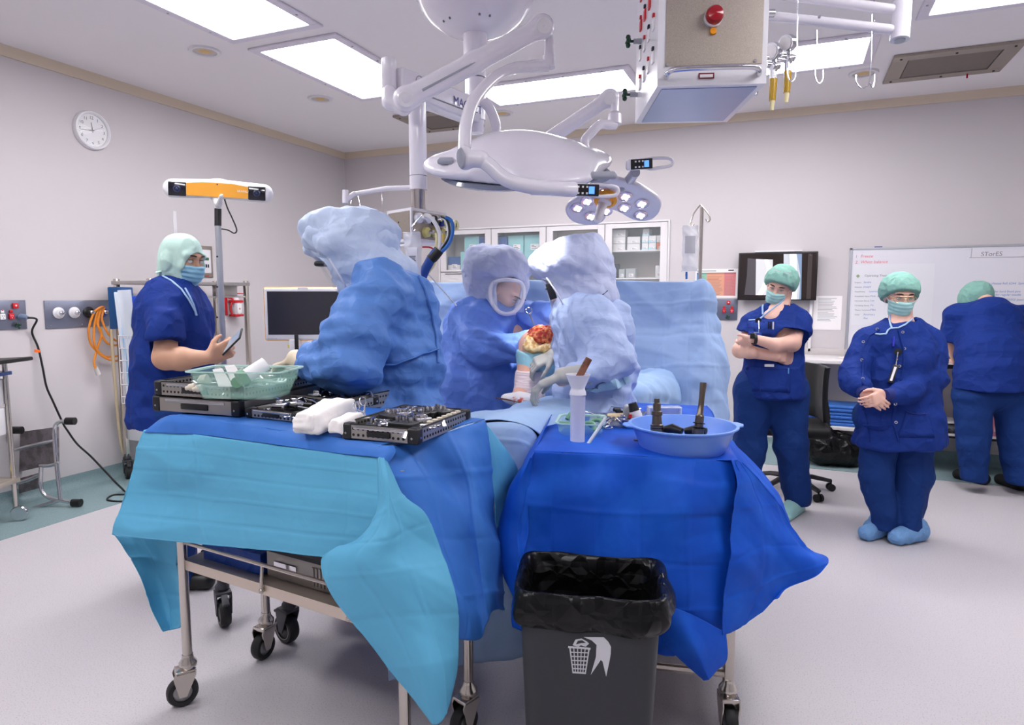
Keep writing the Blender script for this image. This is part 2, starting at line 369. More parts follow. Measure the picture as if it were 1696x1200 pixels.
def coved(name, p0, p1, n, dz=0):    # floor border that curls up the wall
    p0, p1, n = V(*p0), V(*p1), V(*n); prof = [(.655, .0), (.655, .003), (.075, .003)]+[(.075-.07*math.sin(a), .003+.07*(1-math.cos(a))) for a in np.linspace(.15, PI/2, 8)]+[(.005, .105), (.0, .105), (0, 0)]
    return struct(MB().rings([[p+n*a+UP*(b+dz) for a, b in prof] for p in (p0, p1)]).build(name, m_green, ang=50))
coved('baseboard_left', (XL, YF, 0), (XL, YB, 0), (1, 0, 0)); coved('baseboard_back', (XL, YB, 0), (XR, YB, 0), (0, -1, 0), .0006)
coved('baseboard_right', (XR, YB, 0), (XR, YF, 0), (-1, 0, 0)); coved('baseboard_front', (XR, YF, 0), (XL, YF, 0), (0, 1, 0), .0006)
def cornice(name, p0, p1, n):
    p0, p1, n = V(*p0), V(*p1), V(*n); prof = [(0, 0), (.012, 0), (.016, .014), (.02, .05), (.03, .07), (.0, .07)]
    return struct(MB().rings([[p+n*a+UP*(b+ZC-.07) for a, b in prof] for p in (p0, p1)]).build(name, m_corn))
cornice('trim_1', (XL, YF, 0), (XL, YB, 0), (1, 0, 0)); cornice('trim_2', (XL, YB, 0), (XR, YB, 0), (0, -1, 0))
cornice('trim_3', (XR, YB, 0), (XR, YF, 0), (-1, 0, 0)); cornice('trim_4', (XR, YF, 0), (XL, YF, 0), (0, 1, 0))
# ======== ceiling light panels
m_diff = mat('lit_diffuser', (255, 253, 255), .5, emit=PANEL_E)
m_tube = mat('lit_tube', (255, 253, 255), .5, emit=PANEL_E*1.25)
m_troff = mat('light_trim', (226, 220, 232), .5)
def panel(x0, y0, x1, y1, label):
    t = T('ceiling_light', label, 'ceiling light', ((x0+x1)/2, (y0+y1)/2, ZC-.001), 'recessed ceiling light panels'); f = .06
    b = MB(); z = ZC-.001
    for lo, hi in (((x0-f, y0-f), (x1+f, y0)), ((x0-f, y1), (x1+f, y1+f)), ((x0-f, y0), (x0, y1)), ((x1, y0), (x1+f, y1))): b.box((*lo, z-.014), (*hi, z), .003, 1)
    b.build('frame', m_troff, t)
    MB().box((x0, y0, z-.006), (x1, y1, z)).build('diffuser', m_diff, t)
    lon = (y1-y0) > (x1-x0)
    for k in range(4):   # soft bright stripes of the tubes behind the diffuser
        a = (k+.5)/4
        b = MB()
        if lon: xx = x0+(x1-x0)*a; b.box((xx-.03, y0+.02, z-.0075), (xx+.03, y1-.02, z-.005))
        else: yy = y0+(y1-y0)*a; b.box((x0+.02, yy-.03, z-.0075), (x1-.02, yy+.03, z-.005))
        b.build('lit_tube_strip', m_tube, t)
    b = MB()
    for k in range(4):
        a = (k+.5)/4
        for sg in (0, 1):
            c = (x0+(x1-x0)*a, (y0, y1)[sg]+(-.035, .035)[sg]) if not lon else ((x0, x1)[sg]+(-.035, .035)[sg], y0+(y1-y0)*a)
            b.cyl((*c, z-.013), (*c, z-.018), .007, n=8)
    b.build('screws', m_grey, t, stuff=True)
panel(-3.39, 2.2, -2.78, 3.43, 'ceiling light panel cut by the top edge, above the wall clock side')
panel(-3.39, 3.67, -2.78, 4.84, 'ceiling light panel partly behind the white boom joint')
panel(-2.4, 4.97, -1.2, 5.47, 'ceiling light panel seen between white arms and surgical lamp')
panel(-.75, 4.97, .41, 5.5, 'ceiling light panel behind the steel pendant box and hooks')
panel(.69, 3.4, 1.3, 4.73, 'ceiling light panel at the top right corner, mostly out of view')
for a, lb in (((-3.39, .5, -2.78, 1.7), 'left and forward of the viewer'), ((.69, 1.6, 1.3, 2.8), 'right of the viewer'), ((-2.4, -.6, -1.2, -.1), 'behind the viewer at left'), ((-.75, -.6, .41, -.1), 'straight behind the viewer')): panel(*a, 'ceiling light panel outside the picture, '+lb)
# ======== downlights
m_dl = mat('frosted_lens', (196, 186, 178), .35); m_dly = mat('amber_bulb_tint', (214, 176, 110), .4)
for (x, y, lb) in ((-3.745, 3.53, 'round downlight left, nearest the wall clock'), (-3.74, 4.73, 'round downlight between light panel and left wall cornice'), (-2.5, 5.74, 'round downlight by the dark vent behind the lamp arms'), (.44, 5.77, 'round downlight behind the hanging wire hooks')):
    t = T('downlight', lb, 'downlight', (x, y, ZC), 'round ceiling downlights')
    MB().lathe([(.075, -.002), (.078, -.012), (.1, -.014), (.104, -.006), (.104, 0), (.075, 0)], (x, y, ZC), n=28, loop=True).build('rim', m_whitep, t)
    MB().lathe([(.001, -.006), (.04, -.007), (.076, -.004), (.076, 0), (.001, 0)], (x, y, ZC), n=24).build('lens', m_dl, t)
    MB().lathe([(.001, -.0095), (.03, -.009), (.042, -.0065), (.001, -.005)], (x, y, ZC), n=20).build('bulb', m_dly, t)
# ======== ceiling vents
m_perf = mat('perforated_steel', (128, 118, 112), .55, metal=.6, bump=('vor', 160, .5, .003))
def vent(x0, y0, x1, y1, lb, dark=0):
    t = T('ceiling_vent', lb, 'vent', ((x0+x1)/2, (y0+y1)/2, ZC)); fr = .1; z = ZC; b = MB()
    for lo, hi in (((x0, y0), (x1, y0+fr)), ((x0, y1-fr), (x1, y1)), ((x0, y0+fr), (x0+fr, y1-fr)), ((x1-fr, y0+fr), (x1, y1-fr))): b.box((*lo, z-.02), (*hi, z-.001), .002, 1)
    b.build('frame', m_steelm, t); MB().box((x0+fr+.006, y0+fr+.006, z-.014), (x1-fr-.006, y1-fr-.006, z-.001)).build('grille', m_perf, t)
    b = MB()
    for (a, c) in ((x0+.05, y0+.05), (x1-.05, y0+.05), (x0+.05, y1-.05), (x1-.05, y1-.05), ((x0+x1)/2, y0+.05), ((x0+x1)/2, y1-.05)): b.cyl((a, c, z-.02), (a, c, z-.026), .008, n=8)
    b.build('screws', m_black, t, stuff=True); return t
t = vent(.6, 5.44, 1.36, 6.07, 'brown steel ceiling vent with screws at the upper right')
MB().cyl((1.15, 6.03, ZC-.02), (1.15, 6.03, ZC-.05), .006).build('red_pin', m_red, t)
vent(-3.47, 5.42, -2.83, 6.07, 'dark steel ceiling vent behind the white boom column')
# ======== wall clock
def basis(n, up=UP): n = unit(V(*n)); r = unit(np.cross(up, n)); return r, np.cross(n, r), n
t = T('wall_clock', 'round white analogue clock high on the left wall', 'clock', (XL, 3.515, 2.675)); c = V(XL, 3.515, 2.675); r_, u_, n_ = basis((1, 0, 0))
MB().lathe([(.118, 0), (.142, .0), (.143, .018), (.136, .034), (.126, .036), (.118, .026)], c, (1, 0, 0), 40, loop=True).build('rim', m_whitep, t)
MB().lathe([(.001, .014), (.119, .014), (.119, .0), (.001, 0)], c, (1, 0, 0), 32).build('dial', mat('dial_white', (240, 238, 240), .5), t)
for k in range(12):
    a = PI/2-(k+1)*PI/6; p = c+n_*.015+r_*math.cos(a)*.093+u_*(math.sin(a)*.093-.011); text('numeral', str(k+1), p, r_, u_, .032, m_ink, t, align='CENTER')
def hand(L, w_, a): d = r_*math.cos(a)+u_*math.sin(a); s_ = np.cross(n_, d); q = c+n_*.019; return MB().prism([q-d*.015-s_*w_, q+d*L-s_*w_*.4, q+d*L+s_*w_*.4, q-d*.015+s_*w_], n_*.001)
hand(.058, .004, math.radians(97)).build('hour_hand', m_black, t); hand(.095, .003, math.radians(188)).build('minute_hand', m_black, t); hand(.09, .001, math.radians(25)).build('second_hand', m_ink, t)
m_glass = mat('clear_glass', (240, 244, 248), .05, alpha=.10, spec=.6)
MB().lathe([(.001, .028), (.118, .026), (.118, .027), (.001, .029)], c, (1, 0, 0), 32).build('glass', m_glass, t)
# ======== service panels on the left wall
m_plate = mat('panel_steel', (128, 132, 150), .35, metal=.7)
m_socket = mat('socket_white', (238, 236, 238), .4); m_sockred = mat('socket_red', (206, 20, 38), .4)
def outlet(t, c, n, col, sz=.02):
    r, u, n = basis(n); b = MB(); b.obox(c+n*.006, (sz*.8, sz, .006), (r, u, n), .003); b.build('socket', col, t)
    b = MB()
    for a, s_ in ((-.3, .35), (.3, .35)): b.obox(c+n*.0125+r*sz*a+u*sz*s_*.5, (.0015, .004, .001), (r, u, n))
    b.obox(c+n*.0125-u*sz*.5, (.0015, .004, .001), (r, u, n)); b.build('pin_holes', m_ink if col is m_socket else m_socket, t, stuff=True)
    MB().obox(c+n*.005+u*sz*1.65, (sz*.5, sz*.45, .005), (r, u, n), .002).build('switch', m_red if col is m_sockred else m_socket, t)
    MB().sph(c+n*.008+u*sz*2.1, .005, 8).build('indicator', m_red, t)
def earthpin(t, c, n): 
    b = MB(); b.cyl(c, c+n*.02, .011); b.build('earth_pin', mat('dark_green', (20, 62, 44), .4), t)
    r, u, n = basis(n); b = MB()
    for k in range(4): a = k*PI/2+.4; b.sph(c+n*.02+(r*math.cos(a)+u*math.sin(a))*.015, .008, 8)
    b.build('earth_lobe', MATS['dark_green'], t)
t = T('power_outlet_panel', 'steel panel with white and red sockets at left edge of wall', 'socket panel', (XL, 2.79, 1.21)); n_ = V(1, 0, 0)
MB().box((XL, 2.6, 1.21), (XL+.008, 2.955, 1.41), .002).build('plate', m_plate, t)
for yy, cl in ((2.66, m_socket), (2.745, m_socket), (2.8, m_socket), (2.855, m_sockred)): outlet(t, V(XL+.008, yy, 1.30), n_, cl)
MB().obox((XL+.014, 2.885, 1.372), (.006, .018, .018), None, .003).build('emergency_label', m_red, t); MB().sph((XL+.02, 2.885, 1.372), .007, 8).build('indicator', m_socket, t)
earthpin(t, V(XL+.008, 2.885, 1.235), n_)
r_, u_, _n = basis((1, 0, 0))
p0 = V(XL+.01, 2.915, 1.295)
pl = T('extension_lead', 'black extension lead hanging from the red socket down to the floor', 'lead', p0)
MB().tube([p0+V(0, 0, 0), p0+V(.035, 0, 0), p0+V(.06, .01, -.006)], [.022, .02, .012], 12).build('plug', mat('pale_blue_plug', (130, 150, 180), .3, alpha=.8), pl)
path = [p0+V(.06, .01, -.006), p0+V(.09, .05, -.02)]+[Xp(x, y, XL+.02+.012*k) for k, (x, y) in enumerate(((53, 549), (63, 575), (71, 610), (77, 640), (88, 665), (104, 700), (112, 713), (128, 735)))]+[Xp(150, 755, XL+.25), Xp(176, 782, XL+.4)]
P_ = [Zp(205, 812, .008), Zp(208, 818, .008), Zp(190, 819, .008), Zp(180, 823, .008), Zp(179, 828, .008), Zp(200, 830, .008), Zp(222, 828, .008)]
path = path+[Xp(190, 797, XL+.5)]+P_
for q in path: q[2] = max(q[2], .008)
MB().tube(smoothpts(path, 6), .007, 8).build('cable', m_black, pl)
q = Xp(64, 580, XL+.05); MB().obox(q+V(0, -.01, -.003), (.004, .018, .01), (V(1, 0, 0), V(0, .96, -.2), V(0, .2, .96)), .001).build('test_tag', mat('orange_tag', (255, 110, 20), .5), pl)
t = T('gas_outlet_panel', 'long steel medical gas panel with five round outlets on left wall', 'gas panel', (XL, 3.4, 1.2))
MB().box((XL, 3.08, 1.205), (XL+.01, 3.93, 1.405), .002).build('plate', m_plate, t)
GO = [(3.17, (236, 234, 238)), (3.285, (236, 234, 238)), (3.395, (24, 24, 26)), (3.505, (70, 100, 190)), (3.62, (222, 208, 130)), (3.72, (222, 208, 130)), (3.83, (222, 208, 130))]
for k, (yy, cl) in enumerate(GO):
    c = V(XL+.01, yy, 1.315); mm = mat('gas_collar_%d' % (k if k > 1 else 0) if k < 5 else 'gas_collar_4', cl, .35)
    MB().lathe([(.001, 0), (.04, 0), (.042, .012), (.032, .02), (.026, .034), (.001, .036)], c, (1, 0, 0), 20).build('gas_collar', mm, t)
    MB().lathe([(.001, .03), (.016, .03), (.016, .05), (.01, .055), (.01, .068), (.001, .07)], c, (1, 0, 0), 14).build('gas_nozzle', m_chrome, t)
b = MB()
for yy in (3.11, 3.34, 3.56, 3.78):
    for zz in (1.385, 1.225): b.cyl((XL+.01, yy, zz), (XL+.014, yy, zz), .005, n=8)
b.build('screws', m_chrome, t, stuff=True)
m_orange = mat('orange_hose', (226, 138, 40), .45)
hs = T('suction_tubing', 'orange air hose looped over a yellow gas outlet, ending in a clear plug', 'hose', (XL+.06, 3.62, 1.315))
def wallpath(pts, off=.05): return smoothpts([Xp(x, y, XL+off+.01*(i % 3)) for i, (x, y) in enumerate(pts)], 5)
for pts in ([(160, 513), (153, 523), (147, 545), (150, 568), (163, 584), (178, 594), (192, 597), (200, 596)], [(163, 511), (156, 540), (157, 572), (172, 589), (188, 590), (200, 588)], [(166, 511), (163, 540), (175, 565), (186, 571), (198, 571)], [(168, 511), (161, 535), (168, 552), (160, 580), (156, 598), (158, 610)], [(162, 511), (157, 515), (166, 509), (172, 510), (169, 530), (182, 556), (196, 566)]):
    MB().tube(wallpath(pts, .06), .008, 8).build('hose_loop', m_orange, hs)
MB().cyl(Xp(158, 608, XL+.06), Xp(163, 620, XL+.06), .014, .018).build('clear_plug', mat('milky_plug', (214, 210, 206), .3), hs)
MB().tube(smoothpts([Xp(x, y, XL+.09) for x, y in ((184, 512), (184, 545), (187, 590), (191, 640), (196, 700), (203, 745), (214, 765), (226, 778))], 5), .012, 10).build('vacuum_hose', mat('cream_hose', (196, 180, 150), .4), T('vacuum_hose', 'cream vacuum hose hanging beside the blue-ended supply cart', 'hose', Xp(184, 512, XL+.09)))
# ======== wall-mounted meter and hand gel
t = T('wall_thermostat', 'steel wall plate with small display behind the man in cap', 'control', (XL, 4.5, 1.61))
MB().box((XL, 4.36, 1.6), (XL+.01, 4.6, 1.885), .003).build('plate', m_steelm, t); MB().box((XL+.01, 4.39, 1.64), (XL+.02, 4.57, 1.85), .003).build('face_plate', m_whitep, t)
MB().box((XL+.02, 4.49, 1.755), (XL+.0215, 4.545, 1.78)).build('display', mat('lcd_green', (60, 100, 70), .3), t)
b = MB(); [b.box((XL+.02, 4.49+.02*k, 1.69), (XL+.0225, 4.503+.02*k, 1.72)) for k in range(3)]; b.build('buttons', m_ink, t, stuff=True)
MB().box((XL+.02, 4.5, 1.612), (XL+.0225, 4.54, 1.62)).build('red_label', m_red, t)
t = T('hand_gel_dispenser', 'hand gel bottle in a red wall bracket', 'dispenser', (XL, 4.8, 1.24))
MB().box((XL, 4.72, 1.25), (XL+.012, 4.75, 1.44), .004).build('bracket_back', m_red, t)
MB().tube(smoothpts([(XL+.03, 4.735, 1.42), (XL+.05, 4.78, 1.4), (XL+.05, 4.745, 1.33), (XL+.05, 4.76, 1.26), (XL+.05, 4.8, 1.245), (XL+.05, 4.86, 1.245)], 4), .009, 8).build('bracket_hoop', m_red, t)
MB().box((XL+.012, 4.76, 1.24), (XL+.09, 4.87, 1.262), .004).build('bracket_tray', m_red, t); MB().box((XL+.012, 4.76, 1.37), (XL+.09, 4.87, 1.395), .004).build('bracket_collar', m_red, t)
MB().lathe([(.001, 0), (.036, 0), (.038, .01), (.038, .12), (.028, .15), (.012, .17), (.012, .19), (.001, .19)], (XL+.05, 4.815, 1.262), n=16).build('bottle', m_whitep, t)
MB().box((XL+.088, 4.79, 1.275), (XL+.0895, 4.845, 1.36)).build('label', mat('label_white', (244, 240, 240), .5), t); b = MB(); b.box((XL+.09, 4.81, 1.31), (XL+.0905, 4.83, 1.316)); b.box((XL+.09, 4.817, 1.303), (XL+.0905, 4.823, 1.323)); b.build('red_cross', m_red, t)
MB().box((XL+.03, 4.78, 1.452), (XL+.1, 4.865, 1.462), .003).build('pump_lever', m_red, t)
MB().box((XL, 4.2, 1.93), (XL+.006, 4.235, 2.16), .002).build('wall_bracket', m_whitep, tag=('narrow white bracket strip on the wall behind the camera stand', 'bracket'))
# ======== built-in glass cabinet on the back wall
m_cab = mat('cabinet_white', (226, 222, 224), .4); m_cabin = mat('cabinet_inside', (206, 198, 190), .6)
m_pane = mat('cabinet_glass', (230, 240, 245), .04, alpha=.08, spec=.7)
t = T('wall_cabinet', 'long white built-in cabinet with four glass doors on the back wall', 'cabinet', ((CX0+CX1)/2, YB, CZ0))
dpt = .34; b = MB(); y0, y1 = YB-.012, YB+dpt
b.box((CX0, y0+.03, CZ1-.02), (CX1, y1, CZ1-.001)); b.box((CX0, y0+.03, CZ0), (CX1, y1, CZ0+.02)); b.box((CX0, y1-.02, CZ0), (CX1, y1, CZ1))
for k in range(5): x = CX0+(CX1-CX0)*k/4; b.box((x-.01 if 0 < k < 4 else (x if k == 0 else x-.02), y0+.03, CZ0), (x+.01 if 0 < k < 4 else (x+.02 if k == 0 else x), y1, CZ1))
b.build('carcass', m_cabin, t)
DW = (CX1-CX0)/4; SZ = 1.80
for k in range(4):
    a, c = CX0+DW*k+.004, CX0+DW*(k+1)-.004; zb = 1.70 if k == 0 else CZ0+.01; f = .07; zt = CZ1-.005
    b = MB(); b.box((a, y0, zb), (a+f, y0+.025, zt), .002, 1); b.box((c-f, y0, zb), (c, y0+.025, zt), .002, 1); b.box((a+f, y0, zt-.045), (c-f, y0+.025, zt)); b.box((a+f, y0, zb), (c-f, y0+.025, zb+(.02 if k == 0 else .07)))
    d = b.build('door', m_cab, t); MB().box((a+f, y0+.01, zb+.02), (c-f, y0+.014, zt-.04)).build('pane', m_pane, d)
    if k == 0:
        d = MB().box((a, y0, CZ0+.01), (c, y0+.022, zb-.008), .003, 1).build('door', m_cab, t); MB().box((c-.09, y0-.002, 1.66), (c-.07, y0, 1.68)).build('lock', m_red, d)
        MB().box((a+.06, y0-.004, zb-.03), (a+.3, y0-.001, zb-.022)).build('handle_slot', m_ink, d)
    for z in ((1.70, 1.35) if k != 3 else (1.875, 1.60, 1.3)): MB().box((a+.02, y0+.04, z), (c-.02, y1-.02, z+.014)).build('shelf', m_cab, t)
b = MB(); b.box((CX0-.018, YB-.016, CZ0), (CX0, YB, CZ1+.018), .002, 1); b.box((CX1, YB-.016, CZ0), (CX1+.018, YB, CZ1+.018), .002, 1); b.box((CX0, YB-.016, CZ1), (CX1, YB, CZ1+.018), .002, 1); b.build('surround', m_cab, t, stuff=True)
bx_m = {'teal': mat('teal_card', (150, 205, 208), .6), 'blue': mat('blue_card', (54, 96, 160), .6), 'white': mat('white_card', (226, 224, 224), .6), 'pale': mat('pale_blue_card', (176, 214, 226), .6), 'orange': mat('orange_card', (206, 120, 70), .6), 'grey': mat('grey_card', (168, 172, 174), .6), 'dark': mat('dark_card', (44, 44, 60), .5)}
m_lab = MATS['label_white']
def carton(x0, x1, z0, z1, col, lb, grp, y=None, lid=None, depth=.2):
    y = YB+.06+random.uniform(0, .03) if y is None else y; t = T('supply_box', lb, 'box', ((x0+x1)/2, y+depth/2, z0), grp)
    MB().box((x0, y, z0), (x1, y+depth, z1), .003, 1).build('carton', bx_m[col], t); w_, h_ = x1-x0, z1-z0
    if lid: MB().box((x0-.001, y-.001, z0+h_*.0), (x1+.001, y+depth, z0+h_*lid[1])).build('carton_band', bx_m[lid[0]], t)
    MB().box((x0+w_*.35, y-.002, z0+h_*.1), (x0+w_*.8, y-.0005, z0+h_*.45)).build('label', m_lab, t)
    b = MB(); [b.box((x0+w_*.4, y-.0026, z0+h_*(.17+.09*k)), (x0+w_*(.75-.1*k), y-.002, z0+h_*(.2+.09*k))) for k in range(3)]; b.build('print', m_ink, t, stuff=True)
g1 = 'blue and teal boxes in the first cabinet door'; g2 = 'teal boxes in the second cabinet door'; g4 = 'small white boxes on the upper cabinet shelf'
z0 = 1.716
for (a, c, z, zz, col, lid, lb) in ((-3.59, -3.44, 0, .155, 'blue', ('white', .4), 'blue box with white lower half, lowest at left of first cabinet door'), (-3.43, -3.2, 0, .21, 'teal', None, 'teal box on the shelf of first cabinet door'), (-3.19, -2.98, 0, .14, 'blue', ('white', .3), 'blue box partly hidden by the surgeon hood, lower right of first door'), (-3.38, -3.2, .21, .37, 'teal', None, 'teal box on top of another in the first cabinet door'), (-3.2, -2.98, .15, .37, 'blue', ('white', .35), 'blue box with white label, upper right of first cabinet door')):
    carton(max(a, -3.61), c, z0+z, z0+zz, col, lb, g1, YB+.08, lid)
for (a, c, z, zz, col, lb) in ((-2.99, -2.86, 0, .36, 'blue', 'dark blue box at the left inside second cabinet door'), (-2.85, -2.67, 0, .19, 'teal', 'teal box lower middle in the second cabinet door'), (-2.85, -2.67, .19, .365, 'teal', 'teal box upper middle in the second cabinet door'), (-2.66, -2.46, 0, .19, 'teal', 'teal box lower right in the second cabinet door'), (-2.66, -2.45, .19, .365, 'teal', 'teal box with small label, upper right of second cabinet door')):
    carton(a, c, z0+z, z0+zz, col, lb, g2, YB+.08)
carton(-2.85, -2.62, 1.365, 1.60, 'teal', 'teal box below the shelf between the two hooded surgeons', g2, YB+.08)
zs = 1.889
for (a, c, z, zz, col, lb) in ((-2.36, -2.28, 0, .19, 'white', 'white and red box at left inside third cabinet door'), (-1.96, -1.86, 0, .2, 'white', 'white box with label at right of third cabinet door'), (-1.85, -1.79, 0, .1, 'white', 'lower little white box at the edge of the third door'), (-1.85, -1.79, .1, .2, 'white', 'upper little white box at the edge of the third door')):
    carton(a, c, z0+z, z0+zz+.0, col, lb, 'white boxes in the third cabinet door', YB+.06)
S4 = [(-1.725, -1.695, 0, .13, 'orange'), (-1.69, -1.56, 0, .068), (-1.69, -1.56, .07, .138), (-1.69, -1.56, .14, .21), (-1.54, -1.41, 0, .065), (-1.54, -1.41, .067, .135), (-1.39, -1.325, 0, .07, 'pale'), (-1.39, -1.325, .072, .14, 'pale'), (-1.385, -1.32, .142, .21, 'pale'), (-1.32, -1.25, 0, .07, 'pale'), (-1.32, -1.25, .072, .14, 'pale'), (-1.245, -1.185, 0, .07, 'orange'), (-1.245, -1.185, .072, .14, 'white')]
nm = ['narrow orange box at the left end of the upper shelf', 'white carton at the bottom of the left stack of three', 'white carton in the middle of the left stack of three', 'white carton on top of the left stack of three', 'lower white carton of the stack of two', 'upper white carton of the stack of two', 'pale blue banded box at the bottom of the stack of three small ones', 'pale blue banded box in the middle of the small stack', 'pale blue banded box topmost of the small stack', 'lower pale box right of the small stack of three', 'upper pale box right of the small stack of three', 'lower box with orange band by the right door frame', 'upper white box by the right door frame']
for s_, lb in zip(S4, nm):
    col = s_[4] if len(s_) > 4 else 'white'; carton(s_[0], s_[1], zs+s_[2], zs+s_[3], 'white' if col == 'pale' else col, lb, g4, YB+.07, ('pale', .35) if col == 'pale' else None, .15)
g5 = 'boxes on the lower shelf of the fourth cabinet door'; zs = 1.614
for (a, c, zz, col, lb) in ((-1.735, -1.705, .15, 'dark', 'dark upright box at the left of the lower shelf'), (-1.695, -1.635, .145, 'dark', 'dark box with pale label on the lower shelf'), (-1.62, -1.56, .09, 'grey', 'grey small box beside the dark upright boxes'), (-1.55, -1.45, .095, 'grey', 'wider grey box on the lower shelf'), (-1.25, -1.19, .12, 'white', 'lone white box by the right edge of the lower shelf')): carton(a, c, zs, zs+zz, col, lb, g5, YB+.07, None, .12)
# ======== whiteboard
m_wb = mat('whiteboard_face', (226, 224, 232), .18, spec=.6); m_alu = mat('aluminium_frame', (190, 192, 200), .35, metal=.6)
WX0, WX1, WZ0, WZ1 = .47, 2.45, .925, 1.855
t = T('whiteboard', 'large whiteboard with handwriting behind the women in blue', 'whiteboard', ((WX0+WX1)/2, YB, WZ0))
MB().box((WX0+.01, YB-.015, WZ0+.01), (WX1-.01, YB, WZ1-.01)).build('board', m_wb, t)
b = MB(); [b.box(lo, hi, .003, 1) for lo, hi in (((WX0, YB-.022, WZ0), (WX0+.022, YB, WZ1)), ((WX1-.022, YB-.022, WZ0), (WX1, YB, WZ1)), ((WX0, YB-.022, WZ1-.018), (WX1, YB, WZ1)), ((WX0, YB-.05, WZ0-.005), (WX1, YB, WZ0+.018)))]; b.build('frame', m_alu, t, stuff=True)
MB().box((.66, YB-.018, WZ1), (.72, YB-.002, WZ1+.008)).build('blue_clip', mat('clip_blue', (70, 80, 160), .4), t)
m_pr = mat('marker_red', (226, 120, 128), .6); m_pb = mat('marker_blue', (110, 140, 196), .6); m_pk = mat('marker_black', (120, 116, 122), .6); m_prt = mat('print_grey', (150, 150, 160), .6)
RX, yb = V(1, 0, 0), YB-.0158
def wt(st, px, py, size, m, sh=.15): p = Yp(px, py, yb); return text('writing', st, p, RX, UP, size, m, t, ext=.0002, shear=sh)
for st, px, py in (('1', 1416, 427), ('Freeze', 1425, 426.5), ('2.', 1416, 436.5), ('White balance', 1425, 436), ('3', 1416, 447), ('Power', 1427, 445.5)): wt(st, px, py, .036, m_pr)
MB().box((WX0+.035, YB-.0168, 1.18), (1.12, YB-.015, 1.71)).build('printed_sheet', mat('sheet_white', (224, 224, 230), .4), t)
yb = YB-.0175
MB().lathe([(.001, 0), (.016, 0), (.016, .0006), (.001, .0006)], Yp(1421, 457, yb), (0, -1, 0), 4).build('green_emblem', mat('emblem_green', (140, 160, 120), .5), t)
wt('Operating Theatre List', 1432, 458, .026, m_pk, 0)
for k, (a, c) in enumerate((('Surgeon:', 'Sandra'), ('Assistant:', 'Joseph'), ('Anaesthetist:', 'Lawrence'), ('Anaesthetic Nurse:', 'Vicki  &'), ('Instrument Nurse:', 'Lee'), ('Circulating Nurse:', 'Viv'), ('Theatre Technician:', 'Mike'), ('Other:', 'Rosemary'), ('', 'Rae'))):
    y = 468.5+k*7.6; y = y if k < 8 else 528
    wt(a, 1415.5, y, .0155, m_pk, 0); wt(c, 1430+(9 if k in (2,) else 11 if k in (3, 4, 5, 6) else 0), y, .022, m_pb)
yb = YB-.0158
wt('STorES', 1624, 424, .05, m_pk, .1)
b = MB(); q0, q1, q2, q3 = [Yp(x, y, yb) for x, y in ((1610, 411), (1608, 426), (1605, 426.6), (1696, 425))]; b.tube([q0, q1], .0015, 4); b.tube([q2, q3+V(.4, 0, 0)], .0015, 4); b.build('drawn_line', m_pk, t, stuff=True)
for st, px, py in (('Welcome  they choose Ref: 6244  2pm', 1604, 471), ('order hard fixed pins', 1640, 484), ('it - for regular needle', 1640, 489.5), ('and  12 705953 (stores)', 1645, 497.5)): wt(st, px, py, .024, m_pb)
# ======== x-ray screen
t = T('wall_screen', 'wall-mounted black screen showing two knee x-rays', 'monitor', (-.12, YB, 1.40)); a0, a1, z0, z1, ys = -.455, .215, 1.395, 1.83, YB-.09
MB().box((a0, ys, z0), (a1, YB-.04, z1), .006).build('housing', m_black, t); MB().box((a0+.2, YB-.04, z0+.1), (a1-.2, YB, z1-.1)).build('wall_mount', m_grey, t)
MB().box((a0+.012, ys-.002, z0+.014), (a1-.012, ys+.001, z1-.012)).build('screen', mat('screen_dark', (38, 30, 28), .2, emit=.25), t)
def scr(pts, rgb, nm, e=.9, dz=.003):
    P = [Yp(1140+x/3.05, 390+y/3.05, ys-dz) for x, y in pts]; return MB().prism(P, (0, -.0004, 0)).build(nm, mat('xray_%d_%d' % (rgb[0], rgb[2]), rgb, .4, emit=e), t)
scr([(342, 118), (427, 121), (424, 300), (340, 300)], (190, 190, 192), 'xray_image', .55)
scr([(300, 114), (342, 118), (340, 300), (283, 298), (296, 200)], (74, 70, 74), 'xray_margin', .4)
scr([(384, 120), (404, 121), (414, 160), (424, 190), (400, 260), (372, 299), (350, 299), (378, 240), (398, 170)], (232, 232, 234), 'bone', .7, .0035)
scr([(482, 93), (574, 92), (570, 322), (480, 322)], (178, 182, 188), 'xray_image', .5)
scr([(512, 93), (546, 93), (548, 180), (556, 210), (546, 321), (520, 321), (506, 210), (516, 180)], (236, 238, 240), 'bone', .75, .0035)
scr([(606, 92), (628, 92), (618, 320), (596, 320)], (60, 52, 50), 'xray_margin', .3)
scr([(548, 93), (574, 92), (570, 322), (560, 322), (566, 200)], (120, 140, 168), 'xray_edge', .4, .0036)
text('screen_mark', 'L', Yp(1341, 423, ys-.003), RX, UP, .025, m_lab, t)
MB().box((a0+.14, ys-.01, z1+.001), (a1-.13, YB-.01, z1+.014), .003).build('cable_tray', m_whitep, t)
MB().box((.165, YB-.03, .93), (.19, YB, 1.40), .003).build('cable_duct', m_whitep, tag=('white cable duct running down from the wall screen', 'cable duct'))
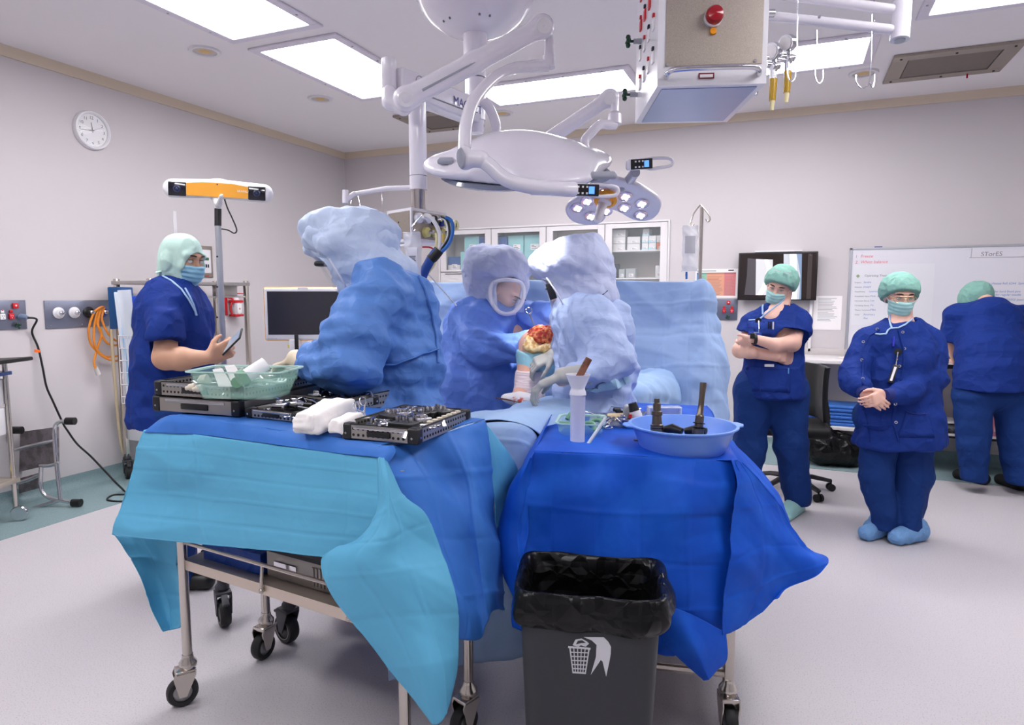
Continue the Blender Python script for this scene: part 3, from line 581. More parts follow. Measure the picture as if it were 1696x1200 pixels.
# ======== posters and sockets on the back wall
t = T('wall_chart', 'coloured wall chart with blue, green, orange and red columns', 'poster', (-.64, YB, 1.42))
MB().box((-.85, YB-.004, 1.415), (-.46, YB, 1.69)).build('sheet', m_lab, t)
for a, c, rgb in ((-.84, -.8, (110, 160, 200)), (-.8, -.745, (140, 190, 170)), (-.745, -.585, (222, 160, 132)), (-.585, -.48, (216, 128, 132))):
    n_ = 'column_%d' % rgb[0]; MB().box((a, YB-.0048, 1.435), (c, YB-.004, 1.65)).build('coloured_column', mat(n_, rgb, .6), t)
    MB().box((a, YB-.0052, 1.64), (c, YB-.0048, 1.655)).build('column_heading', mat(n_+'h', tuple(int(v*.8) for v in rgb), .6), t)
    b = MB(); [b.box((a+.006, YB-.0052, 1.445+.012*k), (c-.01-random.uniform(0, (c-a)*.3), YB-.0048, 1.449+.012*k)) for k in range(15)]; b.build('text_lines', mat('chart_text', (170, 130, 120), .7), t, stuff=True)
b = MB(); b.box((-.84, YB-.0048, 1.668), (-.66, YB-.004, 1.674)); b.box((-.55, YB-.0048, 1.67), (-.5, YB-.004, 1.68)); b.build('heading_print', m_ink, t, stuff=True)
t = T('power_outlet_panel', 'steel panel with red and white sockets under the coloured chart', 'socket panel', (-.6, YB, 1.21)); n_ = V(0, -1, 0)
MB().box((-.78, YB-.008, 1.205), (-.455, YB, 1.405), .002).build('plate', m_plate, t)
for xx, cl in ((-.655, m_socket), (-.575, m_sockred), (-.505, m_sockred)): outlet(t, V(xx, YB-.008, 1.295), n_, cl)
MB().obox((-.538, YB-.014, 1.372), (.017, .006, .017), None, .003).build('emergency_label', m_red, t); MB().sph((-.538, YB-.02, 1.372), .007, 8).build('indicator', m_socket, t); earthpin(t, V(-.54, YB-.008, 1.232), n_)
t = T('notice_sheet', 'white typed notice taped between x-ray screen and whiteboard', 'notice', (.315, YB, 1.13)); MB().box((.2, YB-.003, 1.13), (.43, YB, 1.435)).build('paper', m_lab, t)
b = MB(); [b.box((.235, YB-.0035, 1.41-.0125*k), (.235+random.uniform(.08, .16), YB-.003, 1.414-.0125*k)) for k in range(17)]; b.build('typed_lines', m_prt, t, stuff=True)
# ======== bench
m_lam = mat('laminate_white', (222, 218, 218), .35); m_lam2 = mat('laminate_grey', (196, 190, 188), .4)
yf = 6.05
t = T('worktop', 'white worktop along the back wall, left section beside office chair', 'worktop', (.4, 6.3, .86)); MB().box((.12, yf, .875), (.85, YB, .905), .003).build('top', m_lam, t)
MB().box((.12, YB-.03, .905), (.85, YB, .96), .003).build('upstand', m_lam2, t)
t = T('worktop', 'worktop with black front edge where the bending person writes', 'worktop', (1.8, 6.3, .86)); MB().box((.851, yf, .875), (2.9, YB, .905), .003).build('top', m_lam, t); MB().box((.851, yf-.003, .872), (2.9, yf, .905)).build('front_edge', m_black, t)
t = T('low_shelf', 'cream low shelf under the worktop holding blue packs', 'shelf', (1.5, 6.4, .3))
MB().box((.12, 6.18, .30), (2.9, YB-.02, .33), .003).build('board', m_lam, t); MB().box((.95, 6.176, .3), (2.9, 6.18, .318)).build('dark_edge', m_black, t)
for x in (.13, 1.0, 2.0, 2.88): MB().box((x-.015, 6.3, 0), (x+.015, YB-.02, .875)).build('side_panel', m_lam2, t)
m_bp = mat('blue_wrap', (64, 122, 206), .55, bump=('noise', 25, .3, .01)); m_bp2 = mat('blue_wrap_dark', (48, 104, 190), .55)
for k in range(6):
    zz = .331+k*.03; MB().box((.17+.008*(k % 3), 6.2+.01*(k % 2), zz), (.62-.012*(k % 2), 6.5, zz+.027), .011, 3).build('folded_pack', m_bp if k % 2 else m_bp2, tag=('flat blue wrapped pack, ' + ('lowest', 'second from the bottom', 'third from the bottom', 'third from the top', 'second from the top', 'topmost')[k] + ' of the stack on the low shelf', 'pack', 'blue wrapped packs on the low shelf'))
b = MB(); b.box((1.0, 6.22, .331), (1.3, 6.5, .4), .02); b.build('paper_stack', mat('clear_wrap', (120, 124, 130), .15, tint=((30, 30, 34), 18, .45, .6)), tag=('clear wrapped dark packs under the worktop', 'pack'))
MB().obox((1.13, 6.33, .42), (.16, .12, .008), (V(1, 0, 0), V(0, 1, 0), V(0, 0, 1)), .004).build('paper_sheet', m_lab, tag=('white paper lying on the clear wrapped packs', 'paper'))
t = T('pink_box', 'pink box on the low shelf seen between the bending person’s legs', 'box', (1.62, 6.35, .331)); t['label'] = 'pink box on the low shelf seen between the legs of the bending person'
MB().box((1.5, 6.22, .331), (1.75, 6.45, .5), .006).build('carton', mat('pink_card', (206, 130, 150), .6), t); MB().box((1.53, 6.218, .37), (1.66, 6.2195, .44)).build('label', m_lab, t)
MB().obox((.52, 6.25, .91), (.1, .07, .003), (V(.95, .3, 0), V(-.3, .95, 0), UP), .001).build('paper_sheet', m_lab, tag=('white papers on the left worktop under the whiteboard', 'paper'))
MB().obox((1.18, 6.2, .912), (.1, .07, .006), (V(.9, .4, 0), V(-.4, .9, 0), UP), .001).build('notepad', m_lab, tag=('notepad on the black edged worktop by the writing arm', 'notepad'))
# black rubbish bag
m_bag = mat('bin_liner', (8, 8, 10), .3, spec=.35, bump=('crum', 14, .4, .02))
s_ = S(.014, .08); s_.el((.36, 6.2, .13), (.25, .2, .15)).el((.25, 6.2, .2), (.16, .16, .11)).el((.52, 6.25, .11), (.14, .16, .11)).rc((.3, 6.2, .28), (.24, 6.18, .31), .07, .03).cut((0, 0, .005), (0, 0, -1))
s_.build('rubbish_bag', m_bag, disp=lambda p, n: .03*crum(p, 7), tag=('full black rubbish bag under the low shelf with blue packs', 'rubbish bag'))
# ======== office chair
cc = V(.06, 5.23, 0); t = T('office_chair', 'black office chair behind the woman with folded arms', 'chair', cc)
for k in range(5):
    a = k*2*PI/5+.35; d = V(math.cos(a), math.sin(a), 0); MB().tube([cc+UP*.11, cc+d*.15+UP*.105, cc+d*.29+UP*.075], [(.028, .022), (.024, .018), (.02, .014)], 8).build('leg', m_black, t)
    w_ = MB(); s1 = np.cross(UP, d)
    for sg in (-1, 1): w_.cyl(cc+d*.29+UP*.028+s1*sg*.008, cc+d*.29+UP*.028+s1*sg*.026, .027, n=16)
    w_.cyl(cc+d*.29+UP*.03, cc+d*.29+UP*.075, .007, n=8); w_.build('caster', m_blackm, t)
MB().cyl(cc+UP*.1, cc+UP*.26, .03).cyl(cc+UP*.26, cc+UP*.44, .018).build('gas_column', m_black, t)
MB().box(cc+V(-.24, -.24, .44), cc+V(.24, .24, .52), .035, 4).build('seat', m_blackm, t)
bd = unit(V(.9, .35, 0)); bn = np.cross(UP, bd)
MB().tube(smoothpts([cc+bd*.1+UP*.42, cc+bd*.2+UP*.42, cc+bd*.24+UP*.52, cc+bd*.22+UP*.66], 5), [.022+.004*(i % 2) for i in range(16)], 10).build('back_bellows', m_black, t)
bk = [[cc+bd*(.19+.04*abs(j)/2*-1+.02*math.sin(z*6))+bn*j*.1+UP*z for j in (-2, -1, 0, 1, 2)] for z in (.55, .65, .75, .86, .94)]
v, q = sheet(bk, 24, 24); o = rawmesh('backrest', v, q, m_black, t); md = o.modifiers.new('thick', 'SOLIDIFY'); md.thickness = .035; md.offset = 0
# ======== surgical lamp on its ceiling mount
m_lamp = mat('lamp_white', (226, 222, 232), .25, coat=.4); m_lampg = mat('lamp_grey', (158, 160, 172), .35); m_seam = mat('seam_grey', (110, 110, 122), .5)
TS = 3.65; sx = 787
ax0 = D(sx, 60, TS); cxy = ax0[:2].copy(); zy = lambda y, t=TS: H+((600-y)/F*CU[2]+FW[2])*t
def onax(z): return V(cxy[0], cxy[1], z)
lt = T('surgical_lamp', 'white surgical lamp with ceiling dome, jointed arms and large tilted head', 'surgical lamp', (cxy[0], cxy[1], ZC))
MB().lathe([(.001, 0), (.33, 0), (.325, -.03), (.3, -.09), (.25, -.15), (.18, -.2), (.12, -.22), (.075, -.228), (.001, -.228)], onax(ZC-.001), n=40).build('ceiling_dome', m_lamp, lt)
b = MB(); [b.cyl(onax(ZC-.19)+V(math.cos(a)*.19, math.sin(a)*.19, .0), onax(ZC-.2)+V(math.cos(a)*.19, math.sin(a)*.19, 0), .006, n=6) for a in (-2.2, -1.9, -1, -.7)]; b.build('dome_screws', m_seam, lt, stuff=True)
b = MB(); b.cyl(onax(ZC-.22), onax(zy(100)), .066, n=24).cyl(onax(zy(100)), onax(zy(128)), .058, n=24); b.build('column', m_lamp, lt)
b = MB(); b.cyl(onax(zy(126)), onax(zy(196)), .057, n=24).lathe([(.001, 0), (.04, 0), (.046, .015), (.046, .07), (.001, .07)], onax(zy(217)), n=24); b.build('spindle', m_lamp, lt)
MB().cyl(onax(zy(127)), onax(zy(129)), .0585, n=24).build('seam_ring', m_seam, lt)
def arm(pts, r, nm='arm', m=m_lamp, n=16, sm=6, parent=lt, flat=None): return MB().tube(smoothpts(pts, sm) if sm else pts, r, n, flat=flat).build(nm, m, parent)
tj = 3.13; J0 = D(644, 122, tj)      # left joint
b = MB(); a = D(644, 97, tj); c = D(644, 147, tj); b.lathe([(.001, 0), (.031, 0), (.035, .006), (.035, a[2]-c[2]-.004), (.031, a[2]-c[2]), (.001, a[2]-c[2])], V(a[0], a[1], c[2]), n=24); b.build('joint_cap', m_lamp, lt)
s_ = S(.006, .03); s_.rc(D(645, 152, tj), D(645, 168, tj), .033).rc(D(648, 170, tj), D(668, 178, tj-.01), .034).rc(D(668, 178, tj-.01), D(668, 163, tj-.03), .03); s_.build('elbow_housing', m_lamp, lt)
k1, k2 = D(672, 164, tj-.06), D(898, 44, tj-.05)
s_ = S(.007, .03); s_.rc(k1, k1, .052, .052).rc(k1, (k1+k2)/2, .05, .046).rc((k1+k2)/2, k2, .046, .043).rc(k2, k2, .052, .052); s_.build('spring_arm', m_lamp, lt)
nrm_ = unit(CP-k1); MB().cyl(k1+nrm_*.03, k1+nrm_*.055, .037, .034, n=24).cyl(k2+nrm_*.03, k2+nrm_*.055, .037, .034, n=24).build('joint_disc', m_whitep, lt)
MB().tube([k1+nrm_*.05+(k2-k1)*.12, k1+nrm_*.05+(k2-k1)*.5], [.006, .004], 6).build('arm_groove', m_lampg, lt)
b = MB().tube(smoothpts([D(905, 50, tj-.02), D(909, 66, tj), D(909, 96, tj)], 4), .022, 14); b.build('drop_tube', m_lamp, lt)
MB().cyl(D(909, 94, tj), D(909, 112, tj), .03, n=18).build('swivel', m_lamp, lt)
arm([D(909, 108, tj), D(880, 110, tj), D(848, 114, tj-.02), D(815, 132, tj-.15), D(785, 166, tj-.32), D(772, 205, tj-.48), D(769, 250, tj-.58)], [.028]*7+[.026]*30, 'curved_yoke')
s_ = S(.006, .02); kk = D(778, 262, tj-.6); s_.rc(D(769, 252, tj-.59), D(770, 270, tj-.59), .027).rc(kk, D(797, 264, tj-.6), .031, .033); s_.build('yoke_knuckle', m_lamp, lt)
MB().lathe([(.001, 0), (.04, 0), (.034, .008), (.001, .012)], D(764, 262, tj-.62), unit(D(760, 262, tj-.68)-D(790, 262, tj-.6)), 20, sx=.5).build('knuckle_cap', m_lampg, lt)
arm([D(795, 263, tj-.6), D(812, 275, tj-.6), D(838, 297, tj-.6), D(880, 309, tj-.6), D(930, 313, tj-.58), D(952, 314, tj-.56)], [.028]*36, 'head_yoke')
# main head: lobed shell tilted so its back is seen
hc = D(862, 272, 2.95); hn = unit(UP*.93+unit(CP-hc)*V(1, 1, 0)*.40); hu = unit(np.cross(hn, V(*FL))); hu = unit(RT-hn*(RT@hn)); hv = np.cross(hn, hu); HR = (hu, hv, hn)
s_ = S(.009, .09)
for a, L in ((PI, .28), (.35, .28), (-.9, .22), (1.6, .26)): s_.el(hc+hu*math.cos(a)*L*.62+hv*math.sin(a)*L*.62, (.26, .22, .062), (hu*math.cos(a)+hv*math.sin(a), -hu*math.sin(a)+hv*math.cos(a), hn))
s_.el(hc+hn*.02, (.26, .24, .085), HR).el(hc+hn*.05-hu*.02, (.14, .13, .06), HR).cut(hc-hn*.028, -hn)
s_.build('lamp_head', m_lamp, lt)
def ptop(x, y, c, n): d = ray(x, y); return CP+d*(((c-CP)@n)/(d@n))
b = MB(); b.lathe([(.001, -.03), (.26, -.03), (.27, -.045), (.25, -.058), (.001, -.058)], hc-hu*.09, hn, 36); b.build('glass_underside', mat('lamp_glass', (120, 126, 146), .12, coat=.5), lt)
MB().lathe([(.001, -.03), (.24, -.03), (.25, -.044), (.2, -.056), (.001, -.056)], hc+hu*.16, hn, 32).build('glass_underside', MATS['lamp_glass'], lt)
for (x, y, rx) in ((738, 266, .035), (1000, 290, .05)):
    MB().obox(ptop(x, y, hc+hn*.045, hn), (rx, .025, .012), HR, .01, 3).build('grey_inset', m_lampg, lt)
def handle(p0, p1, side, scr_px, nm='handle'):
    c = (p0+p1)/2; d = unit(p1-p0); L = np.linalg.norm(p1-p0); up = unit(np.cross(d, unit(CP-c))); up = up if up[2] > 0 else -up; fr = unit(np.cross(up, d)); fr = fr if fr@(CP-c) > 0 else -fr
    w_ = .026; lp = [p0+d*L*.42+up*w_*.7, p0+d*L*.8+up*w_*.75, p1+up*w_*.4, p1-up*w_*.5, p0+d*L*.8-up*w_*.8, p0+d*L*.42-up*w_*.75]
    h_ = MB().tube(smoothpts(lp, 5, True), .0075, 10, closed=True).obox(p0+d*L*.2, (L*.24, w_*.95, .016), (d, up, fr), .012, 3).build(nm, m_lamp, lt)
    MB().obox(p0+d*L*.28+fr*.0165, (.052, w_*.85, .003), (d, up, fr), .008, 3).build('control_pad', m_black, h_)
    MB().obox(p0+d*(L*.28+.022)+fr*.021, (.011, .014, .001), (d, up, fr)).build('lit_display', mat('blue_display', (90, 150, 255), .3, emit=1.2), h_)
    b = MB(); [b.obox(p0+d*(L*.28-.03+.017*i)+up*(.012-.024*j)+fr*.0205, (.0035, .0035, .001), (d, up, fr)) for i in (0, 1, 2) for j in (0, 1)]; b.build('pad_marks', m_whitep, h_, stuff=True); return up, fr
th_ = 2.57
h1a, h1b = D(948, 314, th_), D(1022, 316, th_+.02); uph, frh = handle(h1a, h1b, 0, None)
MB().tube([D(880, 311, th_+.02), D(920, 313, th_), D(950, 314, th_)], [(.034, .028), (.03, .024), (.027, .018)], 14).build('handle_stem', m_lamp, lt)
text('lamp_lettering', 'MAQUET', D(925, 312, th_-.035), unit(h1b-h1a), uph, .015, m_seam, lt)
# second head, light side seen, with its own arms
t2 = 3.3; c2 = D(1012, 330, t2); m2 = unit(.6*unit(CP-c2)-.8*UP); a_ = unit(RT-m2*(RT@m2)); b_ = np.cross(m2, a_); b_ = b_ if b_[2] > 0 else -b_
l2 = T('surgical_lamp', 'smaller lit surgical lamp with orange ring and white handle, behind the large head', 'surgical lamp', c2)
s_ = S(.007, .04); pl2 = lambda x, y, o=0: ptop(x, y, c2+m2*o, m2)
for x, y, L, w_ in ((970, 348, .10, .10), (1062, 340, .12, .10), (1012, 318, .12, .1), (985, 322, .1, .08), (1040, 326, .1, .1)): q = pl2(x, y); s_.el(q, (w_, w_*1.05, .04), (a_, b_, m2))
s_.rc(pl2(958, 344), pl2(985, 358), .05, sq=(m2, 2)).rc(pl2(1052, 330), pl2(1068, 352), .05, sq=(m2, 2)).cut(c2+m2*.012, m2)
s_.build('lamp_head', m_lamp, l2)
m_led = mat('lit_led', (255, 250, 255), .2, emit=9); m_refl = mat('led_reflector', (226, 206, 214), .15, metal=.6)
for x, y in ((957, 344), (973, 333), (979, 358), (1003, 349), (1036, 325), (1063, 337), (1034, 344), (1061, 356), (1000, 318)):
    q = pl2(x, y, .0125); MB().lathe([(.001, .0), (.033, 0), (.036, .003), (.03, .005), (.001, .003)], q, m2, 20).build('led_lens', m_refl, l2)
    b = MB(); [b.sph(q+m2*.005+(a_*math.cos(k*1.57+.4)+b_*math.sin(k*1.57+.4))*.013, .008, 6) for k in range(4)]; b.build('led', m_led, l2, stuff=True)
MB().lathe([(.03, -.02), (.052, -.02), (.056, .01), (.04, .018), (.03, .01)], pl2(1003, 330, .03), m2, 28, loop=True).build('orange_ring', mat('lamp_orange', (236, 160, 40), .35), l2)
MB().lathe([(.001, 0), (.04, 0), (.042, .01), (.024, .02), (.021, .1), (.017, .115), (.001, .118)], D(1000, 332, t2-.03), unit(D(989, 366, t2-.05)-D(1000, 332, t2-.03)), 20).build('sterile_handle', mat('handle_translucent', (240, 234, 236), .35, alpha=.85), l2)
q = D(1040, 276, t2-.25)
lt_, lt = lt, l2
arm([pl2(1025, 312), D(1040, 300, t2-.1), D(1052, 285, t2-.22)], .024, 'handle_bracket', m_lampg, parent=l2)
handle(D(1040, 273, 2.98), D(1112, 268, 3.02), 0, None)
j2 = D(1010, 162, 3.5); j1 = D(886, 246, 3.6)
s_ = S(.008, .03); s_.rc(j1, j2, .04, .036).rc(j2, j2, .045); s_.build('spring_arm', m_lamp, l2)
MB().cyl(j2+unit(CP-j2)*.03, j2+unit(CP-j2)*.05, .033, n=20).build('joint_disc', m_whitep, l2)
arm([D(1018, 165, 3.48), D(1018, 185, 3.48)], .022, 'drop_tube', sm=0, parent=l2); MB().cyl(D(1018, 190, 3.48), D(1018, 206, 3.48), .036, n=18).build('swivel', m_lamp, l2)
arm([D(1018, 207, 3.48), D(1010, 207, 3.46), D(995, 206, 3.44), D(983, 216, 3.42), D(968, 240, 3.4), D(985, 290, 3.36), D(1010, 322, 3.34)], .024, 'curved_yoke', parent=l2)
arm([D(800, 168, 3.6), D(812, 182, 3.6), D(822, 210, 3.6), D(824, 250, 3.6), D(886, 250, 3.6)], .026, 'back_arm', parent=l2)
lt = lt_
# ======== ceiling beam with drop column and gas box
bm = T('ceiling_pendant', 'white ceiling boom beam marked 1, with drop column and steel gas box', 'pendant', onax(zy(190)))
zb = 2.455; A_ = onax(zb); Bp = D(650, 133, 3.14); Bp[2] = zb; d_ = unit(Bp-A_); n_ = unit(np.cross(UP, d_)); n_ = n_ if n_@(CP-A_) > 0 else -n_; L_ = np.linalg.norm(Bp-A_)
MB().obox((A_+Bp)/2-d_*.0, (L_/2-.02, .05, .065), (d_, n_, UP), .012, 3).build('beam', m_lamp, bm)
MB().obox((A_+Bp)/2+n_*.051-UP*.028, (L_/2-.07, .0015, .003), (d_, n_, UP)).build('beam_groove', m_seam, bm)
rd = -d_
text('beam_lettering', 'MAQUET', D(741, 166, 3.25)*0+Bp+rd*(L_*.60)+n_*.053-UP*.02, rd, UP, .062, mat('lettering_blue', (70, 74, 150), .5), bm)
qc = Bp+rd*.14+n_*.0515+UP*.02; MB().tube([qc+(rd*math.cos(a)+UP*math.sin(a))*.031 for a in np.linspace(0, 2*PI, 25)[:-1]], .0016, 5, closed=True).build('number_ring', m_seam, bm); text('beam_number', '1', qc-rd*.008-UP*.015, rd, UP, .042, m_seam, bm)
tc = 3.25; q0 = D(691, 165, tc); czy = lambda y: H+((600-y)/F*CU[2]+FW[2])*tc; cp_ = lambda y: V(q0[0], q0[1], czy(y))
b = MB().cyl(cp_(168), cp_(312), .0435, n=28); b.build('column', m_lamp, bm); MB().cyl(cp_(289), cp_(290), .0442, n=28).build('seam_ring', m_seam, bm)
MB().cyl(cp_(312), cp_(352), .037, n=24).build('steel_neck', mat('polished_steel', (205, 200, 198), .18, metal=1), bm)
# box: near vertical edge at x=681
t_ = tc-.13; e0 = D(681, 343, t_); z1, z0 = e0[2], D(681, 398, t_)[2]; eL = D(641, 346, tc+.02); eR = D(740, 351, tc+.1); e0[2] = eL[2] = eR[2] = z1; eB = eL+eR-e0
cx = (eL+eR)/2; uL = unit(eL-e0); uR = unit(eR-e0); WL = np.linalg.norm(eL-e0); WR = np.linalg.norm(eR-e0)
MB().prism([e0-UP*(z1-z0), eL-UP*(z1-z0), eB-UP*(z1-z0), eR-UP*(z1-z0)], UP*(z1-z0)).build('gas_box', m_white, bm)
nL = unit(np.cross(UP, uL)); nL = nL if nL@(CP-e0) > 0 else -nL; nR = unit(np.cross(UP, uR)); nR = nR if nR@(CP-e0) > 0 else -nR; hh = (z1-z0)/2
MB().obox(e0+uL*WL/2-UP*hh+nL*.001, (WL/2-.014, hh-.014, .002), (uL, UP, nL)).build('steel_face', m_steelm, bm)
MB().obox(e0+uR*WR/2-UP*hh+nR*.001, (WR/2-.012, hh-.014, .002), (uR, UP, nR)).build('steel_face', m_steelm, bm)
MB().lathe([(.001, 0), (.014, 0), (.001, .004)], e0+uL*WL*.5-UP*hh*1.15+nL*.003, nL, 14).lathe([(.001, 0), (.005, 0), (.001, .003)], e0+uL*WL*.5-UP*hh*.8+nL*.003, nL, 10).build('key_port', m_black, bm)
b = MB()
for z in (z0+.0, z0-.022): b.tube([e0+uL*.02+nL*.02+UP*(z-z1), e0+uL*(WL-.01)+nL*.02+UP*(z-z1)], .007, 8)
b.build('rail', m_white, bm)
for i, (u, v, col) in enumerate(((.15, .3, (236, 234, 240)), (.38, .28, (236, 234, 240)), (.6, .3, (20, 20, 24)), (.8, .3, (60, 80, 180)), (.36, .7, (226, 214, 140)), (.6, .68, (226, 214, 140)), (.82, .66, (226, 214, 140)))):
    q = e0+uR*WR*u-UP*2*hh*v+nR*.003; MB().lathe([(.001, 0), (.026, 0), (.024, .018), (.014, .026), (.001, .028)], q, nR, 16).build('gas_outlet', mat('box_outlet_%d' % col[2], col, .35), bm)
    MB().lathe([(.001, .02), (.009, .02), (.008, .05), (.001, .05)], q, nR, 10).build('gas_probe', m_chrome if i not in (0, 1) else m_white, bm)
for k, (u, v) in enumerate(((.72, .36), (.93, .42))):
    q = e0+uR*WR*u-UP*2*hh*v+nR*.06; g_ = MB().lathe([(.001, 0), (.024, 0), (.026, .012), (.001, .014)], q, nR, 20).build('pressure_gauge', mat('gauge_cream', (222, 216, 160), .3), bm); MB().obox(q+nR*.015, (.001, .01, .0006), (uR, UP, nR)).build('needle', m_ink, g_)
# left rail arm with hooks
MB().tube([cp_(308), D(640, 312, tc+.05), D(588, 321, tc+.08)], .012, 12).build('side_arm', m_lamp, bm); MB().cyl(D(588, 320, tc+.08), D(572, 331, tc+.06), .013, n=12).build('side_arm', m_lamp, bm)
MB().cyl(D(572, 315, tc+.06), D(572, 337, tc+.06), .015, n=14).build('end_post', m_lamp, bm)
for x, y0, x1, y1 in ((583, 323, 580, 345), (592, 321, 597, 345), (632, 314, 634, 350)): MB().tube([D(x, y0, tc+.08), D((x+x1)/2, (y0+y1)/2, tc+.08), D(x1, y1, tc+.08), D(x1+4, y1+4, tc+.08), D(x1+7, y1-1, tc+.08)], .0022, 6).build('wire_hook', m_chrome, bm)
# hoses from the gas box: own thing
hb = T('gas_hose_bundle', 'bundle of white, blue and black gas hoses hanging from the steel box', 'hose', D(735, 400, t_))
def hose(px, r, m, nm, t0=t_, dt=0): return MB().tube(smoothpts([D(x, y, t0+dt*i) for i, (x, y) in enumerate(px)], 6), r, 10).build(nm, m, hb)
m_hb = mat('hose_blue', (40, 110, 190), .35); m_hw = mat('hose_white', (232, 230, 232), .35); m_hy = mat('hose_yellow', (232, 220, 170), .35); m_navy = mat('hose_sleeve', (24, 70, 150), .6)
hose([(703, 356), (715, 362), (725, 378), (729, 395), (727, 412), (723, 420)], .010, m_hw, 'white_hose')
hose([(738, 360), (747, 365), (750, 378), (747, 395), (740, 408), (728, 420), (716, 432)], .009, m_hb, 'blue_hose'); hose([(730, 359), (739, 363), (744, 374), (744, 390), (737, 404), (726, 419)], .005, m_black, 'black_hose'); hose([(728, 360), (737, 365), (741, 376), (741, 390), (734, 404), (724, 419)], .004, m_hw, 'thin_white_hose')
hose([(723, 386), (723, 400), (721, 425), (718, 440), (708, 452)], .007, m_hy, 'cream_hose'); hose([(734, 388), (734, 402)], .008, mat('amber_tube', (216, 180, 80), .3), 'amber_tube')
hose([(697, 409), (710, 409), (717, 412), (720, 418)], .004, m_red, 'red_hose')
hose([(724, 416), (716, 426), (708, 440), (700, 456), (696, 480)], .024, m_navy, 'navy_sleeve'); hose([(727, 414), (719, 424), (713, 430)], .026, m_black, 'sleeve_strap'); hose([(701, 447), (706, 450), (722, 468), (740, 488), (756, 506)], .003, m_hw, 'thin_white_hose')
sb = T('suction_bag', 'clear suction bag with printed label hanging below the gas box', 'bag', D(684, 384, t_-.08))
m_clear = mat('clear_plastic', (236, 236, 242), .15, alpha=.5, spec=.6)
v, q = sheet([[D(x0+(x1-x0)*i/4, y, t_-.08-.02*math.sin(i*PI/4)) for i in range(5)] for x0, x1, y in ((667, 697, 384), (669, 699, 405), (671, 698, 430), (673, 697, 455), (675, 697, 480))], 24, 40, lambda p, n: .006*crum(p, 25)); o = rawmesh('bag_body', v, q, m_clear, sb); md = o.modifiers.new('thick', 'SOLIDIFY'); md.thickness = .02; md.offset = -1
MB().tube([D(699, 357, t_-.06), D(690, 366, t_-.08), D(681, 377, t_-.08), D(683, 386, t_-.08), D(688, 380, t_-.08)], .0025, 6).build('wire_hook', m_chrome, sb)
MB().obox(D(683, 428, t_-.105), (.022, .05, .001), (RT, UP, FL)).build('label', m_lab, sb); b = MB(); [b.obox(D(683, 417+2.4*k, t_-.107), (.015-.002*(k % 3), .0015, .0005), (RT, UP, FL)) for k in range(9)]; b.build('print', m_ink, sb, stuff=True)
# ======== steel service pendant at the top right
pz = 2.27; NBL, NBR, FBL, FBR = [Zp(x, y, pz) for x, y in ((1088, 143), (1269, 138), (1052, 205), (1204, 202))]
pd = T('service_pendant', 'boxy steel service pendant with red beacon hanging at top right', 'pendant', (NBL+FBR)/2)
TOP = 2.92; up_ = UP*(TOP-pz)
b = MB().prism([NBL, NBR, FBR, FBL], up_); b.build('housing', m_white, pd)
ur = unit(NBR-NBL); nf = unit(np.cross(ur, UP)); nf = nf if nf@(CP-NBL) > 0 else -nf; W_ = np.linalg.norm(NBR-NBL); ub = unit(FBL-NBL); WB = np.linalg.norm(FBL-NBL)
MB().prism([NBL+ur*.03+nf*.003+UP*.075, NBL+ur*(W_-.02)+nf*.003+UP*.075, NBL+ur*(W_-.02)+nf*.003+up_-UP*.03, NBL+ur*.03+nf*.003+up_-UP*.03], -nf*.003).build('front_plate', m_steelm, pd)
cb = (NBL+NBR+FBL+FBR)/4; MB().prism([cb+(p-cb)*.88-UP*.003 for p in (NBL, NBR, FBR, FBL)], UP*.003).build('underside_plate', mat('blued_steel', (150, 166, 205), .28, metal=.9, bump=('noise', 8, .1, .01)), pd)
fp = lambda x, y, o=.004: (lambda d: CP+d*(((NBL+nf*o-CP)@nf)/(d@nf)))(ray(x, y))
MB().lathe([(.001, 0), (.036, 0), (.036, .012), (.001, .012)], fp(1181, 30), nf, 24).build('beacon_base', m_whitep, pd); MB().lathe([(.001, .01), (.034, .01), (.034, .03), (.028, .042), (.001, .048)], fp(1182, 28), nf, 24).build('red_beacon', mat('beacon_red', (160, 10, 28), .15, coat=.5), pd)
MB().lathe([(.001, 0), (.014, 0), (.012, .008), (.001, .009)], fp(1181, 52), nf, 16).build('amber_button', mat('amber_button', (236, 150, 20), .3), pd)
MB().tube(smoothpts([fp(1103, 128), fp(1106, 121, .04), fp(1120, 115, .05), fp(1180, 111.5, .055), fp(1240, 110, .05), fp(1255, 113, .04), fp(1257, 122)], 5), .011, 12).build('grab_handle', m_chrome, pd)
MB().obox(fp(1170, 125.5), (.03, .011, .001), (ur, UP, nf)).build('red_label', mat('label_maroon', (120, 30, 50), .5), pd); MB().obox(fp(1170, 125.5, .0055), (.025, .006, .0005), (ur, UP, nf)).build('label_print', m_lab, pd)
b = MB(); [b.cyl(fp(x, y), fp(x, y, .009), .006, n=8) for x, y in ((1106, 107), (1251, 100))]; b.build('screws', m_chrome, pd, stuff=True)
nl = unit(np.cross(ub, UP)); nl = nl if nl@(CP-NBL) > 0 or nl@RT < 0 else -nl; nl = nl if nl@RT < 0 else -nl
for i in range(4):
    for j in range(4):
        q = NBL+ub*WB*(.16+.2*i)+UP*(.14+.13*j)+nl*.003; MB().obox(q, (.02, .022, .004), (ub, UP, nl), .002).build('socket', m_sockred if j > 1 else m_socket, pd); MB().obox(q+UP*.036, (.01, .007, .006), (ub, UP, nl), .002).build('switch', m_red if (i+j) % 2 else m_ink, pd)
sp_ = lambda x, y, o=.0: (lambda d: CP+d*(((NBL+nl*o-CP)@nl)/(d@nl)))(ray(x, y))
